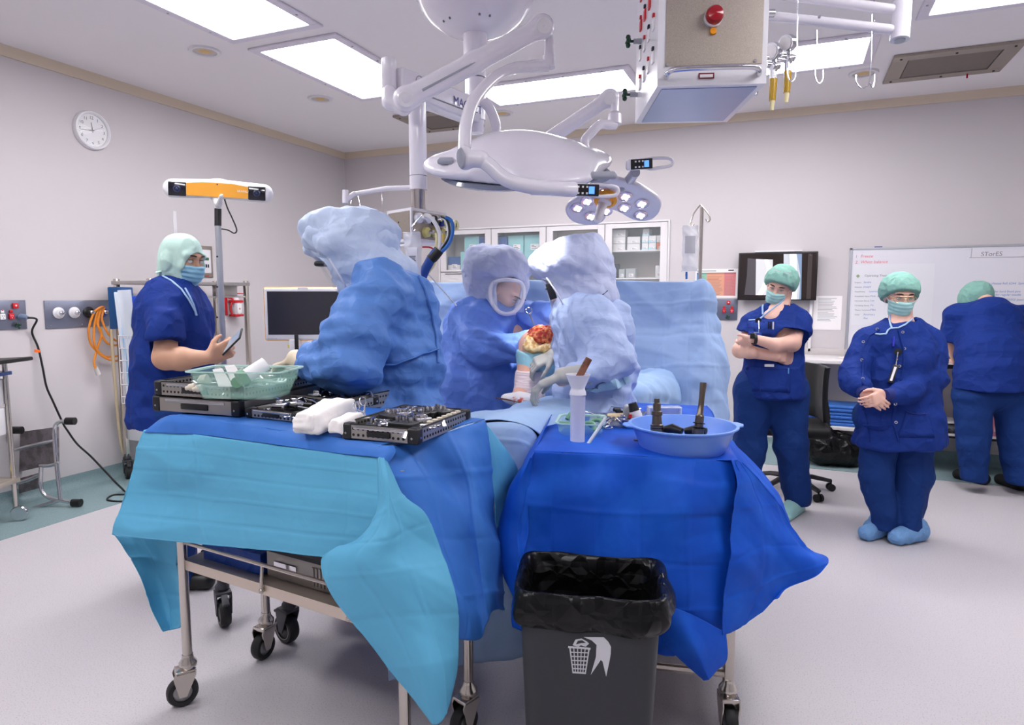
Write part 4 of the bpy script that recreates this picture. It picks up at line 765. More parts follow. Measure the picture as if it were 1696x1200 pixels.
for z_, s_ in ((.33, .75), (.12, .9)):
    q = NBL+ub*WB*s_+UP*z_; MB().cyl(q, q+nl*.035, .012, n=12).build('earth_post', m_grey, pd); b = MB().cyl(q+nl*.035, q+nl*.06, .006)
    for k in range(4): b.sph(q+nl*.06+(ub*math.cos(k*1.57)+UP*math.sin(k*1.57))*.018, .012, 8)
    b.build('green_knob', MATS['dark_green'], pd)
MB().cyl(cb+up_, V(cb[0], cb[1], ZC), .09, n=24).build('drop_column', m_lamp, pd)
# rails to the right with regulators and hooks
for (x0, y0, x1, y1, r) in ((1270, -12, 1488, 17, .019), (1272, 26, 1486, 50, .019)): MB().tube([D(x0, y0, 2.75), D(x1, y1, 2.62)], r, 14).build('side_rail', m_lamp, pd)
MB().cyl(D(1494, 4, 2.62), D(1490, 66, 2.62), .035, n=20).build('rail_post', m_lamp, pd); MB().cyl(D(1490, 66, 2.62), D(1490, 69, 2.62), .02, n=16).build('post_plug', m_grey, pd)
b = MB(); [b.sph(D(x, y, 2.66), .007, 8) for x, y in ((1357, 28), (1446, 36), (1446, 2))]; b.build('rail_studs', m_chrome, pd, stuff=True)
rg = 2.78
for k, (x, y) in enumerate(((1284, 85), (1308, 72))):
    t = T('suction_regulator', ('chrome suction regulator with round gauge nearest the pendant box', 'chrome suction regulator with taller gauge beside the first one')[k], 'regulator', D(x, y, rg), 'chrome regulators beside the service pendant')
    f_ = unit(CP-D(x, y, rg)); MB().lathe([(.001, 0), (.034, 0), (.036, .01), (.034, .034), (.001, .036)], D(x, y, rg), unit(f_-RT*.8), 24).build('gauge', m_chrome, t); MB().lathe([(.001, .036), (.027, .036), (.001, .037)], D(x, y, rg), unit(f_-RT*.8), 20).build('dial', m_lab, t)
    MB().cyl(D(x, y+8, rg), D(x-2, y+30, rg), .012).sph(D(x-2, y+26, rg), .022, 10).cyl(D(x-14, y+22, rg), D(x+8, y+24, rg), .014).build('valve_body', m_chrome, t)
    MB().cyl(D(x-4, y+30, rg), D(x-4, y+48, rg), .012).build('nozzle', m_chrome, t)
    MB().cyl(D(x-3, y+46, rg), D(x-5, y+82, rg), .016, .013, n=12).build('amber_tube', mat('amber_clear', (190, 150, 20), .15, alpha=.85), t); MB().cyl(D(x-5, y+82, rg), D(x-6, y+98, rg), .011, .008, n=10).build('tube_tip', m_hy, t)
MB().tube([D(1266, 95, rg), D(1300, 100, rg)], .01, 10).build('regulator_rail', m_chrome, pd); MB().cyl(D(1272, 22, 2.72), D(1282, 22, 2.72), .016).build('rail_clamp', m_chrome, pd)
MB().cyl(D(1255, 145, 2.8), D(1251, 157, 2.8), .008).build('latch', m_chrome, pd)
for k, (x, y0, y1, w_, lb) in enumerate(((1321, 1, 135, -13, 'wire hook hanging nearest the regulators'), (1353, 50, 138, 13, 'short wire hook hanging from the lower white rail'), (1444, 24, 146, -22, 'wire hook hanging right of the light panel, curling left'), (1444, 36, 145, 7, 'wire hook at the right, curling narrowly to the right'))):
    tt = 2.64; P = [D(x, y0, tt), D(x-1, (y0+y1)/2, tt), D(x-3, y1-18, tt), D(x-3+w_*.15, y1-5, tt), D(x-3+w_*.6, y1, tt), D(x-3+w_, y1-8, tt), D(x-3+w_*1.05, y1-22, tt)]
    MB().tube(smoothpts(P, 5), .0026, 8).build('wire_hook', m_chrome, tag=(lb, 'hook', 'wire hooks on the white rails'))
# ======== instrument trolleys
m_tubing = mat('trolley_steel', (205, 198, 190), .22, metal=1); m_sheet = mat('trolley_shelf', (206, 192, 178), .3, metal=.7); m_tyre = mat('caster_tyre', (30, 30, 32), .55); m_hub = mat('caster_hub', (150, 150, 152), .35, metal=.6); m_dkp = mat('caster_housing', (58, 58, 64), .45)
def caster(parent, p, r, ang, chrome=True, top=None):
    p = V(*p); d = V(math.cos(ang), math.sin(ang), 0); s1 = np.cross(UP, d); wc = V(p[0], p[1], r)+d*.022
    m = m_tubing if chrome else m_dkp; w_ = r*.36
    c_ = MB()
    for sg in (-1, 1): c_.prism([wc+s1*sg*(w_+.006)+q for q in (UP*-.01+d*.012, UP*-.01-d*.012, UP*(r+.012)-d*.045, UP*(r+.03)-d*.045, UP*(r+.03)+d*.02, UP*(r+.01)+d*.028)], s1*.004*sg)
    c_.obox(wc+UP*(r+.024)-d*.012, (.034, w_+.01, .008), (d, s1, UP), .005); c_.lathe([(.001, 0), (.026, 0), (.03, .01), (.03, .02), (.02, .034), (.018, .05), (.001, .05)], wc+UP*(r+.03)-d*.022, n=18)
    if not chrome: c_.obox(wc+UP*(r+.012)+d*.035, (.04, .014, .006), (unit(d-UP*.5), s1, unit(UP+d*.5)), .004)
    c_ = c_.build('caster', m, parent)
    MB().lathe([(r*.62, -w_), (r*.9, -w_), (r, -w_*.5), (r, w_*.5), (r*.9, w_), (r*.62, w_)], wc, s1, 28, loop=True).build('tyre', m_tyre, c_)
    MB().lathe([(.001, -w_*.8), (r*.3, -w_*.95), (r*.62, -w_*.7), (r*.62, w_*.7), (r*.3, w_*.95), (.001, w_*.8)], wc, s1, 24).build('hub', m_hub if chrome else m_dkp, c_)
    if not chrome: MB().lathe([(r*.66, -w_-.001), (r*.7, -w_-.001), (r*.7, w_+.001), (r*.66, w_+.001)], wc, s1, 28, loop=True).build('wheel_ring', m_hub, c_)
    return r+.08
P1, P2, P3, P4 = V(-1.92, 1.61, 0), V(-.955, 1.50, 0), V(-.93, 1.85, 0), V(-1.89, 1.96, 0)
zt = 1.03; ta = T('instrument_trolley', 'stainless steel trolley on casters under the pale blue drape', 'trolley', (P1+P3)/2)
for p, a in ((P1, -2.2), (P2, -1), (P3, -1.9), (P4, -1.6)):
    caster(ta, p, .052, a); MB().cyl(p+UP*.14, p+UP*(zt-.05), .0165, n=16).build('leg', m_tubing, ta)
def slab(pts, z0, z1, grow=0): c = sum(pts)/4; return MB().prism([c+(p-c)*(1+grow)+UP*z0 for p in pts], UP*(z1-z0))
slab((P1, P2, P3, P4), zt-.055, zt-.03, -.04).build('tray_top', m_sheet, ta); slab((P1, P2, P3, P4), .495, .53, .0).build('lower_shelf', m_sheet, ta)
b = MB(); fr_ = unit(P2-P1); fo = np.cross(fr_, UP)
b.tube([P1+UP*.595, P2+UP*.595], .0065, 8); rail_ = b.build('shelf_rail', m_tubing, ta)
for k in (.42, .8): q = P1+(P2-P1)*k; MB().tube(smoothpts([q+UP*.595, q+UP*.56+fo*.004, q+UP*.52+fo*.008], 4), .0055, 8).sph(q+UP*.512+fo*.008, .009, 10).build('rail_bracket', m_tubing, ta)
m_wrapb = mat('wrap_royal', (22, 70, 160), .55, bump=('crum', 12, .3, .02))
def onA(u, v, z): return (P1*(1-u)+P2*u)*(1-v)+(P4*(1-u)+P3*u)*v+UP*z
b = slab([onA(.06, .12, 0), onA(.36, .12, 0), onA(.36, .9, 0), onA(.06, .9, 0)], .531, .60, 0); b.build('wrapped_bundle', m_wrapb, tag=('royal blue wrapped bundle on the lower shelf of the left trolley', 'bundle'))
m_case = mat('case_steel', (150, 146, 142), .38, metal=.8)
for k, (u0, u1) in enumerate(((.38, .68), (.7, .97))):
    t = T('instrument_case', ('steel instrument case with dark lid on the lower shelf, left one', 'steel instrument case on the lower shelf, right one behind the flap')[k], 'case', onA((u0+u1)/2, .5, .531))
    pp = [onA(u0, .15, 0), onA(u1, .15, 0), onA(u1, .9, 0), onA(u0, .9, 0)]; slab(pp, .531, .615).build('case_body', m_case, t); slab(pp, .616, .63, .02).build('lid', mat('case_lid', (52, 54, 60), .35, metal=.6), t)
    b = MB(); [b.obox(onA(u0+(u1-u0)*(.72+.05*j), .15, .572)+fo*.002, (.004, .002, .03), (fr_, fo, UP)) for j in range(5)]; b.build('ribs', m_case, t, stuff=True)
    MB().obox(onA(u0+(u1-u0)*.3, .15, .58)+fo*.003, (.05, .002, .008), (fr_, fo, UP)).build('latch', m_chrome, t)
# second trolley behind with large black casters
Q = [V(-2.26, 2.09, 0), V(-1.87, 2.07, 0), V(-1.80, 2.48, 0), V(-2.2, 2.5, 0)]
tb = T('instrument_trolley', 'trolley with large black casters behind the draped front trolley', 'trolley', sum(Q)/4)
for p, a in zip(Q, (-.6, 2.9, -1, -2)): caster(tb, p, .062, a, False); MB().cyl(p+UP*.15, p+UP*1.0, .014, n=14).build('leg', m_tubing, tb)
slab([V(-2.28, 2.06, 0), V(-1.5, 2.03, 0), V(-1.48, 2.5, 0), V(-2.25, 2.55, 0)], 1.0, 1.03).build('tray_top', m_sheet, tb)
# right trolley
R_ = [V(-.69, 2.08, 0), V(-.14, 2.19, 0), V(-.37, 3.15, 0), V(-1.02, 3.08, 0)]
tr = T('instrument_trolley', 'square-legged steel trolley under the royal blue drape', 'trolley', sum(R_)/4)
for p, a in zip(R_, (-2, -1.2, 0, 2)): caster(tr, p, .052, a); MB().obox(p+UP*.53, (.015, .015, .37), (unit(R_[1]-R_[0]), unit(R_[3]-R_[0]), UP), .003).build('leg', m_tubing, tr)
slab(R_, .875, .905, .0).build('tray_top', m_sheet, tr); slab(R_, .30, .33).build('lower_shelf', m_sheet, tr)
b = MB(); [b.tube([R_[i]+UP*z, R_[(i+1) % 4]+UP*z], .013, 8) for i in range(4) for z in (.20,)]; b.build('stretcher', m_tubing, tr, stuff=True)
# ======== drapes
m_lblue = mat('drape_light', (92, 168, 204), .6, spec=.25, bump=('crum', 5, .12, .02)); m_mblue = mat('drape_mid', (58, 116, 200), .55, spec=.3, bump=('crum', 6, .12, .02)); m_rblue = mat('drape_royal', (12, 76, 186), .58, spec=.25, bump=('noise', 7, .2, .015), tint=((24, 92, 202), 6, .45, .65)); m_pale = mat('drape_pale', (164, 194, 232), .6, spec=.25, bump=('crum', 7, .15, .02))
def net(rows, k=1.): return [[D(p[0], p[1], p[2]*k) for p in r] for r in rows]
dA, dB, dC, dD = [V(-2.0, 1.55, 1.047), V(-.925, 1.42, 1.047), D(803, 694, 2.11*.975), V(-1.93, 2.02, 1.045)]
def cloth(name, sheets, m, tag, parent=None, th=.0025):
    v, q = joinq(sheets); o = rawmesh(name, v, q, m, parent, tag=tag); md = o.modifiers.new('thick', 'SOLIDIFY'); md.thickness = th; md.offset = 0; return o
wr = lambda a, f: (lambda p, n: a*.5*crum(p, f)+a*2*facet(p, f*.9))
wrf = lambda a, f, d=UP, a2=0, f2=9: (lambda p, n: a*folds(p, d, f, 6)+a2*2*facet(p, f2*.8)+a*1.6*facet(p, 5))
RA = [(292, 687, 2.3), (345, 694, 2.215), (460, 712, 2.03), (560, 727, 1.92), (630, 737, 1.835)]; rowA = [D(x, y, t*.975) for x, y, t in RA]
topA = sheet([[dD+(dC-dD)*(x-292)/338 for x, y, t in RA], [(dD+(dC-dD)*(x-292)/338+D(x, y, t*.975))/2 for x, y, t in RA], rowA], 60, 30, None)
band = sheet(net([[(268, 693, 2.36), (292, 687, 2.3), (345, 694, 2.215), (460, 712, 2.03), (560, 727, 1.92), (630, 737, 1.835), (652, 738, 1.83)], [(258, 700, 2.35), (290, 698, 2.285), (345, 705, 2.2), (455, 722, 2.02), (560, 738, 1.905), (632, 746, 1.82), (655, 750, 1.815)], [(240, 716, 2.36), (292, 718, 2.28), (340, 721, 2.195), (455, 736, 2.01), (555, 750, 1.9), (627, 758, 1.815), (640, 770, 1.81)]], .975), 110, 14, wr(.004, 9))
side = sheet(net([[(628, 738, 1.83), (660, 736, 1.87), (700, 728, 1.93), (755, 712, 2.02), (803, 695, 2.11)], [(645, 790, 1.80), (690, 790, 1.84), (738, 786, 1.95), (786, 780, 1.97), (815, 778, 2.12)], [(685, 890, 1.79), (728, 890, 1.81), (772, 892, 1.93), (796, 890, 1.95), (824, 886, 2.12)], [(715, 985, 1.78), (758, 985, 1.80), (786, 985, 1.92), (808, 980, 1.95), (831, 980, 2.11)], [(732, 1056, 1.77), (762, 1058, 1.79), (792, 1056, 1.9), (812, 1012, 1.95), (834, 1010, 2.1)]], .975), 90, 90, wrf(.02, 6, UP, .006, 11), grid=(3, 4), gd=.003)
cloth('surgical_drape', [topA, band, side], m_mblue, ('mid blue surgical drape covering the left trolley top and hanging at its right end', 'drape'))
front = sheet(net([[(238, 712, 2.37), (292, 716, 2.285), (345, 722, 2.195), (455, 737, 2.01), (555, 750, 1.9), (628, 757, 1.82)], [(222, 765, 2.37), (290, 770, 2.25), (350, 775, 2.16), (455, 790, 2.0), (560, 800, 1.88), (634, 810, 1.80)], [(206, 825, 2.36), (288, 832, 2.27), (355, 838, 2.17), (455, 850, 1.99), (560, 860, 1.87), (634, 868, 1.79)], [(191, 884, 2.35), (288, 896, 2.24), (370, 904, 2.12), (455, 912, 1.98), (545, 922, 1.87), (620, 925, 1.79)]], .975), 150, 70, wr(.010, 5), grid=(6, 5), gd=.002)
flap = sheet(net([[(627, 757, 1.815), (632, 757, 1.81), (637, 758, 1.815)], [(620, 848, 1.79), (641, 828, 1.74), (664, 815, 1.79)], [(588, 896, 1.80), (645, 878, 1.72), (702, 850, 1.80)], [(536, 923, 1.83), (630, 925, 1.72), (728, 903, 1.80)], [(556, 980, 1.80), (655, 975, 1.70), (748, 970, 1.77)], [(606, 1050, 1.76), (692, 1045, 1.69), (760, 1035, 1.76)], [(655, 1118, 1.74), (712, 1110, 1.68), (760, 1098, 1.75)], [(718, 1190, 1.70), (728, 1192, 1.69), (740, 1150, 1.72)]], .975), 70, 110, wrf(.018, 7, (-.3, 0, 1), .006, 9), grid=(3, 6), gd=.002)
tail = sheet(net([[(191, 883, 2.36), (235, 888, 2.44), (303, 896, 2.32)], [(216, 925, 2.38), (256, 925, 2.45), (300, 930, 2.36)], [(242, 985, 2.4), (272, 985, 2.46), (301, 985, 2.37)], [(266, 1047, 2.4), (284, 1042, 2.44), (302, 1038, 2.37)]]), 40, 50, wrf(.012, 7), grid=(2, 3))
left = sheet([[D(238, 712, 2.37), V(-1.98, 1.8, 1.02), V(-1.95, 2.0, 1.02)], [D(206, 825, 2.36), V(-2.08, 1.85, .8), V(-2.02, 2.05, .8)], [D(191, 884, 2.35), V(-2.1, 1.85, .66), V(-2.03, 2.05, .62)]], 30, 40, wr(.008, 6))
rt = sheet(net([[(800, 698, 2.12), (812, 708, 2.2), (826, 726, 2.3)], [(812, 765, 2.13), (832, 770, 2.25), (857, 775, 2.38)], [(818, 820, 2.13), (830, 825, 2.2), (842, 810, 2.3)], [(822, 872, 2.13), (829, 872, 2.16), (836, 868, 2.2)]], .975), 30, 40, wr(.008, 8))
cloth('surgical_drape', [front, flap, tail, left, rt], m_lblue, ('pale turquoise surgical drape hanging in front of the left trolley with a pointed corner flap', 'drape'))
e = [V(-.80, 1.965, .928), V(-.10, 2.10, .928), V(-.34, 3.2, .925), V(-1.06, 3.12, .925)]
RR = [(884, 747, 2.09), (930, 749, 2.09), (1000, 752, 2.1), (1070, 756, 2.11), (1150, 760, 2.12), (1222, 762, 2.13)]; rowR = [D(x, y, t*.968) for x, y, t in RR]
bkR = [e[3]+(e[2]-e[3])*(x-884)/338 for x, y, t in RR]
topR = sheet([bkR, [(a+b)/2 for a, b in zip(bkR, rowR)], rowR], 60, 60, lambda p, n: .002*crum(p, 7))
fR = sheet(net([[(884, 747, 2.09), (930, 749, 2.09), (1000, 752, 2.1), (1070, 756, 2.11), (1150, 760, 2.12), (1222, 762, 2.13)], [(868, 835, 2.06), (915, 840, 2.1), (985, 845, 2.06), (1060, 848, 2.1), (1140, 850, 2.05), (1222, 850, 2.12)], [(856, 930, 2.04), (910, 930, 2.09), (985, 930, 2.04), (1060, 930, 2.08), (1140, 935, 2.06), (1214, 940, 2.09)], [(850, 1010, 2.03), (910, 1010, 2.07), (985, 1015, 2.03), (1060, 1015, 2.07), (1140, 1010, 2.04), (1206, 1010, 2.08)], [(850, 1040, 2.03), (910, 1060, 2.06), (985, 1068, 2.03), (1060, 1070, 2.06), (1112, 1082, 2.04), (1200, 1052, 2.08)]], .968), 130, 110, wrf(.024, 4.5, (.15, 0, 1), .010, 8), grid=(5, 4), gd=.0022)
tl = sheet(net([[(1060, 1000, 2.03), (1130, 1010, 2.0), (1204, 1048, 2.05)], [(1105, 1070, 2.01), (1150, 1066, 1.97), (1206, 1092, 2.04)], [(1164, 1132, 2.0), (1178, 1128, 1.98), (1192, 1112, 2.02)]], .968), 40, 40, wrf(.012, 7, (.5, 0, 1)))
fl = sheet(net([[(1212, 760, 2.12), (1224, 762, 2.14), (1230, 766, 2.15)], [(1214, 840, 2.10), (1262, 835, 2.17), (1288, 835, 2.26)], [(1204, 930, 2.07), (1270, 905, 2.14), (1336, 906, 2.28)], [(1196, 1000, 2.06), (1262, 968, 2.13), (1370, 932, 2.24)], [(1194, 1050, 2.05), (1228, 1036, 2.1), (1290, 990, 2.16)]], .968), 70, 90, wrf(.018, 6, (-.3, 0, 1), .006, 11), grid=(2, 4), gd=.002)
ls = sheet(net([[(885, 747, 2.09), (884, 748, 2.1), (926, 661, 2.98)], [(876, 830, 2.07), (850, 792, 2.16), (905, 720, 2.95)], [(868, 920, 2.05), (826, 872, 2.2), (885, 800, 2.9)], [(858, 1010, 2.04), (836, 925, 2.2), (880, 860, 2.85)]], .968), 60, 60, wr(.01, 6))
rs = sheet([[rowR[-1]-RT*.012, (rowR[-1]+bkR[-1])/2-RT*.012, bkR[-1]-RT*.012], [rowR[-1]+RT*.02-UP*.05, (rowR[-1]+bkR[-1])/2+RT*.04-UP*.05, bkR[-1]+RT*.03-UP*.06], [D(1288, 835, 2.26), V(-.05, 2.8, .7), V(-.28, 3.25, .7)], [D(1345, 925, 2.26), V(-.02, 2.8, .5), V(-.26, 3.25, .45)]], 40, 30, wr(.012, 6))
cloth('surgical_drape', [topR, fR, tl, fl, ls, rs], m_rblue, ('royal blue surgical drape over the right trolley with corner flaring to the right', 'drape'))
# ======== operating table with pale drapes and screen
m_pale0 = mat('drape_under', (150, 182, 226), .6); zo = .93; of = [Zp(735, 728, zo), Zp(905, 716, zo)]; ax_ = unit(V(.16, 1, 0)); ob = [of[0]+ax_*1.95, of[1]+ax_*1.95]
cc_ = sum(of+ob)/4; ot = T('operating_table', 'draped operating table between the two instrument trolleys', 'operating table', sum(of+ob)/4*V(1, 1, 0)); cc_ = sum(of+ob)/4
MB().prism([cc_+(p-cc_)*.9-UP*.07 for p in (of[0], of[1], ob[1], ob[0])], UP*.06).build('table_top', m_pale0, ot); MB().obox(cc_*V(1, 1, 0)+UP*.45, (.17, .2, .41), None, .03).build('column', m_tubing, ot); MB().obox(cc_*V(1, 1, 0)+UP*.06, (.28, .5, .05), None, .03).build('base', m_tubing, ot)
def oz(u, v, z, o=0): return of[0]*(1-u)*(1-v)+of[1]*u*(1-v)+ob[0]*(1-u)*v+ob[1]*u*v+UP*(z-zo)-ax_*o
s1 = sheet([[oz(u, v, zo+.015+h) for u, h in ((-.35, -.5), (-.18, -.12), (0, .02), (.3, .04), (.7, .05), (1.02, .0), (1.1, -.15), (1.15, -.5))] for v in (1.0, .8, .6, .4, .25, .1, -.05)], 110, 110, lambda p, n: .05*facet(p, 6)+.025*facet(p, 13)+.01*folds(p, (1, .4, 0), 8, 4)+.01)
UH = ((-.35, -.5), (-.18, -.12), (0, .02), (.3, .04), (.7, .05), (1.02, .0), (1.1, -.15), (1.15, -.5))
s2 = sheet([[oz(u, -.03, zo+.013+h*(1-k)-.84*k, o) for u, h in UH] for k, o in ((0, .037), (.03, .05), (.1, .06), (.3, .07), (.6, .06), (1, .05))], 90, 60, wrf(.016, 5, UP, .005, 10), grid=(4, 3))
cloth('surgical_drape', [s1, s2], m_pale, ('pale blue surgical drape spread over the operating table and patient', 'drape'), th=.003)
m_scr = mat('drape_screen', (152, 178, 218), .6, spec=.25, bump=('crum', 6, .15, .02))
s3 = sheet(net([[(690, 462, 4.1), (735, 468, 4.1), (830, 466, 4.15), (935, 464, 4.15), (1010, 464, 4.1), (1080, 466, 4.0), (1140, 467, 3.9), (1162, 462, 3.85), (1170, 470, 3.88)], [(690, 520, 4.1), (755, 520, 4.0), (840, 520, 4.15), (935, 515, 4.12), (1010, 515, 4.1), (1080, 515, 4.0), (1135, 512, 3.88), (1168, 510, 3.8), (1188, 512, 3.9)], [(690, 590, 4.0), (765, 590, 3.95), (850, 590, 4.1), (935, 585, 4.05), (1010, 585, 4.05), (1080, 585, 3.92), (1130, 580, 3.82), (1172, 580, 3.75), (1204, 580, 3.88)], [(690, 660, 3.9), (770, 660, 3.9), (855, 655, 4.0), (935, 650, 3.95), (1010, 650, 3.95), (1080, 650, 3.85), (1130, 650, 3.75), (1175, 650, 3.7), (1207, 648, 3.85)], [(690, 760, 3.8), (770, 760, 3.85), (855, 750, 3.9), (935, 740, 3.85), (1010, 740, 3.8), (1080, 740, 3.75), (1130, 740, 3.7), (1178, 740, 3.65), (1208, 735, 3.8)]]), 190, 110, lambda p, n: .02*folds(p, (.4, 0, -1), 3.2, 5)+.05*facet(p, 4.5)+.02*facet(p, 9), grid=(9, 5), gd=.004)
cloth('screen_drape', [s3], m_scr, ('wide blue screen drape held up behind the surgeons to the drip pole', 'drape'))
# drip pole
ivt = 3.93; t = T('drip_stand', 'chrome drip stand with two hooks rising behind the screen drape', 'drip stand', D(1159, 470, ivt)*V(1, 1, 0)); bp = D(1159, 470, ivt)
MB().cyl(V(bp[0], bp[1], .08), V(bp[0], bp[1], D(1159, 345, ivt)[2]), .0105, n=12).build('pole', m_tubing, t)
for pts in ([(1160, 339), (1150, 352), (1146, 362), (1144, 371), (1146, 376), (1149, 371)], [(1160, 339), (1170, 350), (1175, 358), (1176, 364), (1172, 367), (1169, 362)]): MB().tube(smoothpts([D(x, y, ivt) for x, y in pts], 5), .0045, 8).build('hook', m_tubing, t)
for k in range(5): a = k*2*PI/5; d = V(math.cos(a), math.sin(a), 0); q = V(bp[0], bp[1], .09); MB().tube([q, q+d*.25-UP*.02], .014, 8).sph(q+d*.25-UP*.055, .032, 10).build('foot', m_tubing, t)
iv = T('drip_bag', 'clear fluid bag hanging from the left hook of the drip stand', 'bag', D(1143, 375, ivt))
v, q = sheet([[D(x0+(x1-x0)*i/4, y, ivt-.03-.03*math.sin(i*PI/4)*b_) for i in range(5)] for x0, x1, y, b_ in ((1131, 1157, 373, .2), (1130, 1156, 390, .8), (1130, 1156, 420, 1), (1130, 1155, 440, .6), (1129, 1156, 449, .1))], 24, 40, wr(.008, 22)); o = rawmesh('bag_body', v, q, m_clear, iv); md = o.modifiers.new('thick', 'SOLIDIFY'); md.thickness = .03; md.offset = -1
MB().box(D(1137, 455, ivt)-.006, D(1137, 455, ivt)+.006).cyl(D(1137, 450, ivt), D(1137, 462, ivt), .006).build('port', m_hb, iv); MB().obox(D(1143, 405, ivt-.07), (.03, .05, .0008), (RT, UP, FL)).build('label_print', mat('faint_print', (180, 180, 190), .5, alpha=.45), iv)
# ======== bin
m_bin = mat('bin_grey', (48, 50, 55), .5, bump=('noise', 300, .15, .002))
B0 = [V(-.615, 1.475, 0), V(-.245, 1.565, 0), V(-.31, 1.83, 0), V(-.685, 1.745, 0)]; bc_ = sum(B0)/4
def ringr(z, g, off=0, n=7, rad=.05, rip=0):
    P = [bc_+(p-bc_)*g for p in B0]; out = []
    for i in range(4):
        a, b, c = P[i-1], P[i], P[(i+1) % 4]; u, w_ = unit(a-b), unit(c-b)
        for k in range(n): t = k/(n-1); out.append((b+u*rad)*(1-t)**2+2*b*t*(1-t)+(b+w_*rad)*t*t+UP*z)
        for k in range(1, 9): t = k/9; out.append((b+w_*rad)*(1-t)+(c-w_*rad)*t+UP*z)
    if off or rip:
        N_ = len(out); cz = bc_+UP*z; out = [p+unit(p-cz)*(off+rip*vn(np.array([[p[0]*22, p[1]*22, z*14+3]]))[0])+UP*rip*.7*vn(np.array([[p[0]*15+4, p[1]*15, 7.]]))[0] for p in out]
    return out
t = T('waste_bin', 'dark grey waste bin with white litter symbol and black liner', 'bin', bc_)
MB().rings([ringr(.0, .80), ringr(.3, .86), ringr(.6, .925), ringr(.685, .945), ringr(.685, .915), ringr(.03, .76)]).build('body', m_bin, t)
lb_ = MB().rings([ringr(.06, .62), ringr(.3, .70, 0, rip=.02), ringr(.55, .79, 0, rip=.02), ringr(.67, .86, 0, rip=.01), ringr(.70, .93), ringr(.708, .975, 0, rip=.006), ringr(.706, 1.03, 0, rip=.01), ringr(.675, 1.06, .004, rip=.02), ringr(.645, 1.06, .006, rip=.025), ringr(.622, 1.03, .004, rip=.02), ringr(.61, .975, 0, rip=.01)], caps=False)
lin_o = lb_.build('bin_bag', m_bag, t, ang=75); sm_ = lin_o.modifiers.new('s', 'SUBSURF'); sm_.levels = sm_.render_levels = 2
fu = unit(B0[1]-B0[0]); fn_ = unit(np.cross(fu, UP)); fn_ = fn_ if fn_@(CP-bc_) > 0 else -fn_
g0, g1 = bc_+(B0[0]-bc_)*.86+UP*.3, bc_+(B0[0]-bc_)*.925+UP*.6; fN = unit(np.cross(fu, g1-g0)); fN = fN if fN@(CP-g0) > 0 else -fN; fU = unit(np.cross(fN, fu)); fU = fU if fU[2] > 0 else -fU
bp_ = lambda x, y, o=.0015: (lambda d: CP+d*(((g0+fN*o-CP)@fN)/(d@fN)))(ray(780+x/2, 600+y/2))
m_sym = mat('symbol_white', (205, 206, 212), .5)
def flat(pts, nm='litter_symbol'): return MB().prism([bp_(*p) for p in pts], -fN*.001)
b = MB()
def line_(a, c, w_=2.2):
    a, c = V(*a), V(*c); d = unit(c-a); n = V(-d[1], d[0])*w_/2; b.prism([bp_(*(a-n)), bp_(*(c-n)), bp_(*(c+n)), bp_(*(a+n))], -fN*.001)
line_((322, 942), (396, 948), 6); line_((328, 946), (338, 1026), 4); line_((391, 950), (379, 1028), 4); line_((336, 1026), (381, 1029), 5)
for k in range(1, 5): line_((328+12.6*k, 946), (338+8.2*k, 1027), 3)
for k in range(1, 6): y = 946+k*13.5; line_((329+k*1.5, y), (391-k*2, y+2), 3)
b.build('litter_symbol_basket', m_sym, t, stuff=True)
flat([(337, 936), (346, 918), (366, 914), (384, 924), (391, 931), (380, 941), (364, 936), (356, 941)]).build('litter_symbol_paper', m_sym, t); MB().prism([bp_(x, y, .0025) for x, y in ((348, 933), (354, 922), (368, 920), (380, 928), (366, 929))], -fN*.001).build('litter_symbol_gap', m_bin, t)
flat([(373, 909), (440, 910), (455, 925), (464, 942), (463, 965), (459, 988), (448, 1040), (436, 990), (430, 985), (397, 1034), (414, 975), (416, 935), (400, 920)]).build('litter_symbol_figure', m_sym, t)
# ======== purple basin on the floor
pb = Zp(585, 1030); MB().lathe([(.001, .004), (.10, .004), (.14, .1), (.155, .105), (.15, .115), (.13, .1), (.09, .015), (.001, .015)], V(pb[0], pb[1]+.1, 0), n=32).build('kick_basin', mat('purple_plastic', (70, 56, 140), .35), tag=('purple plastic basin on the floor behind the left trolley', 'basin'))
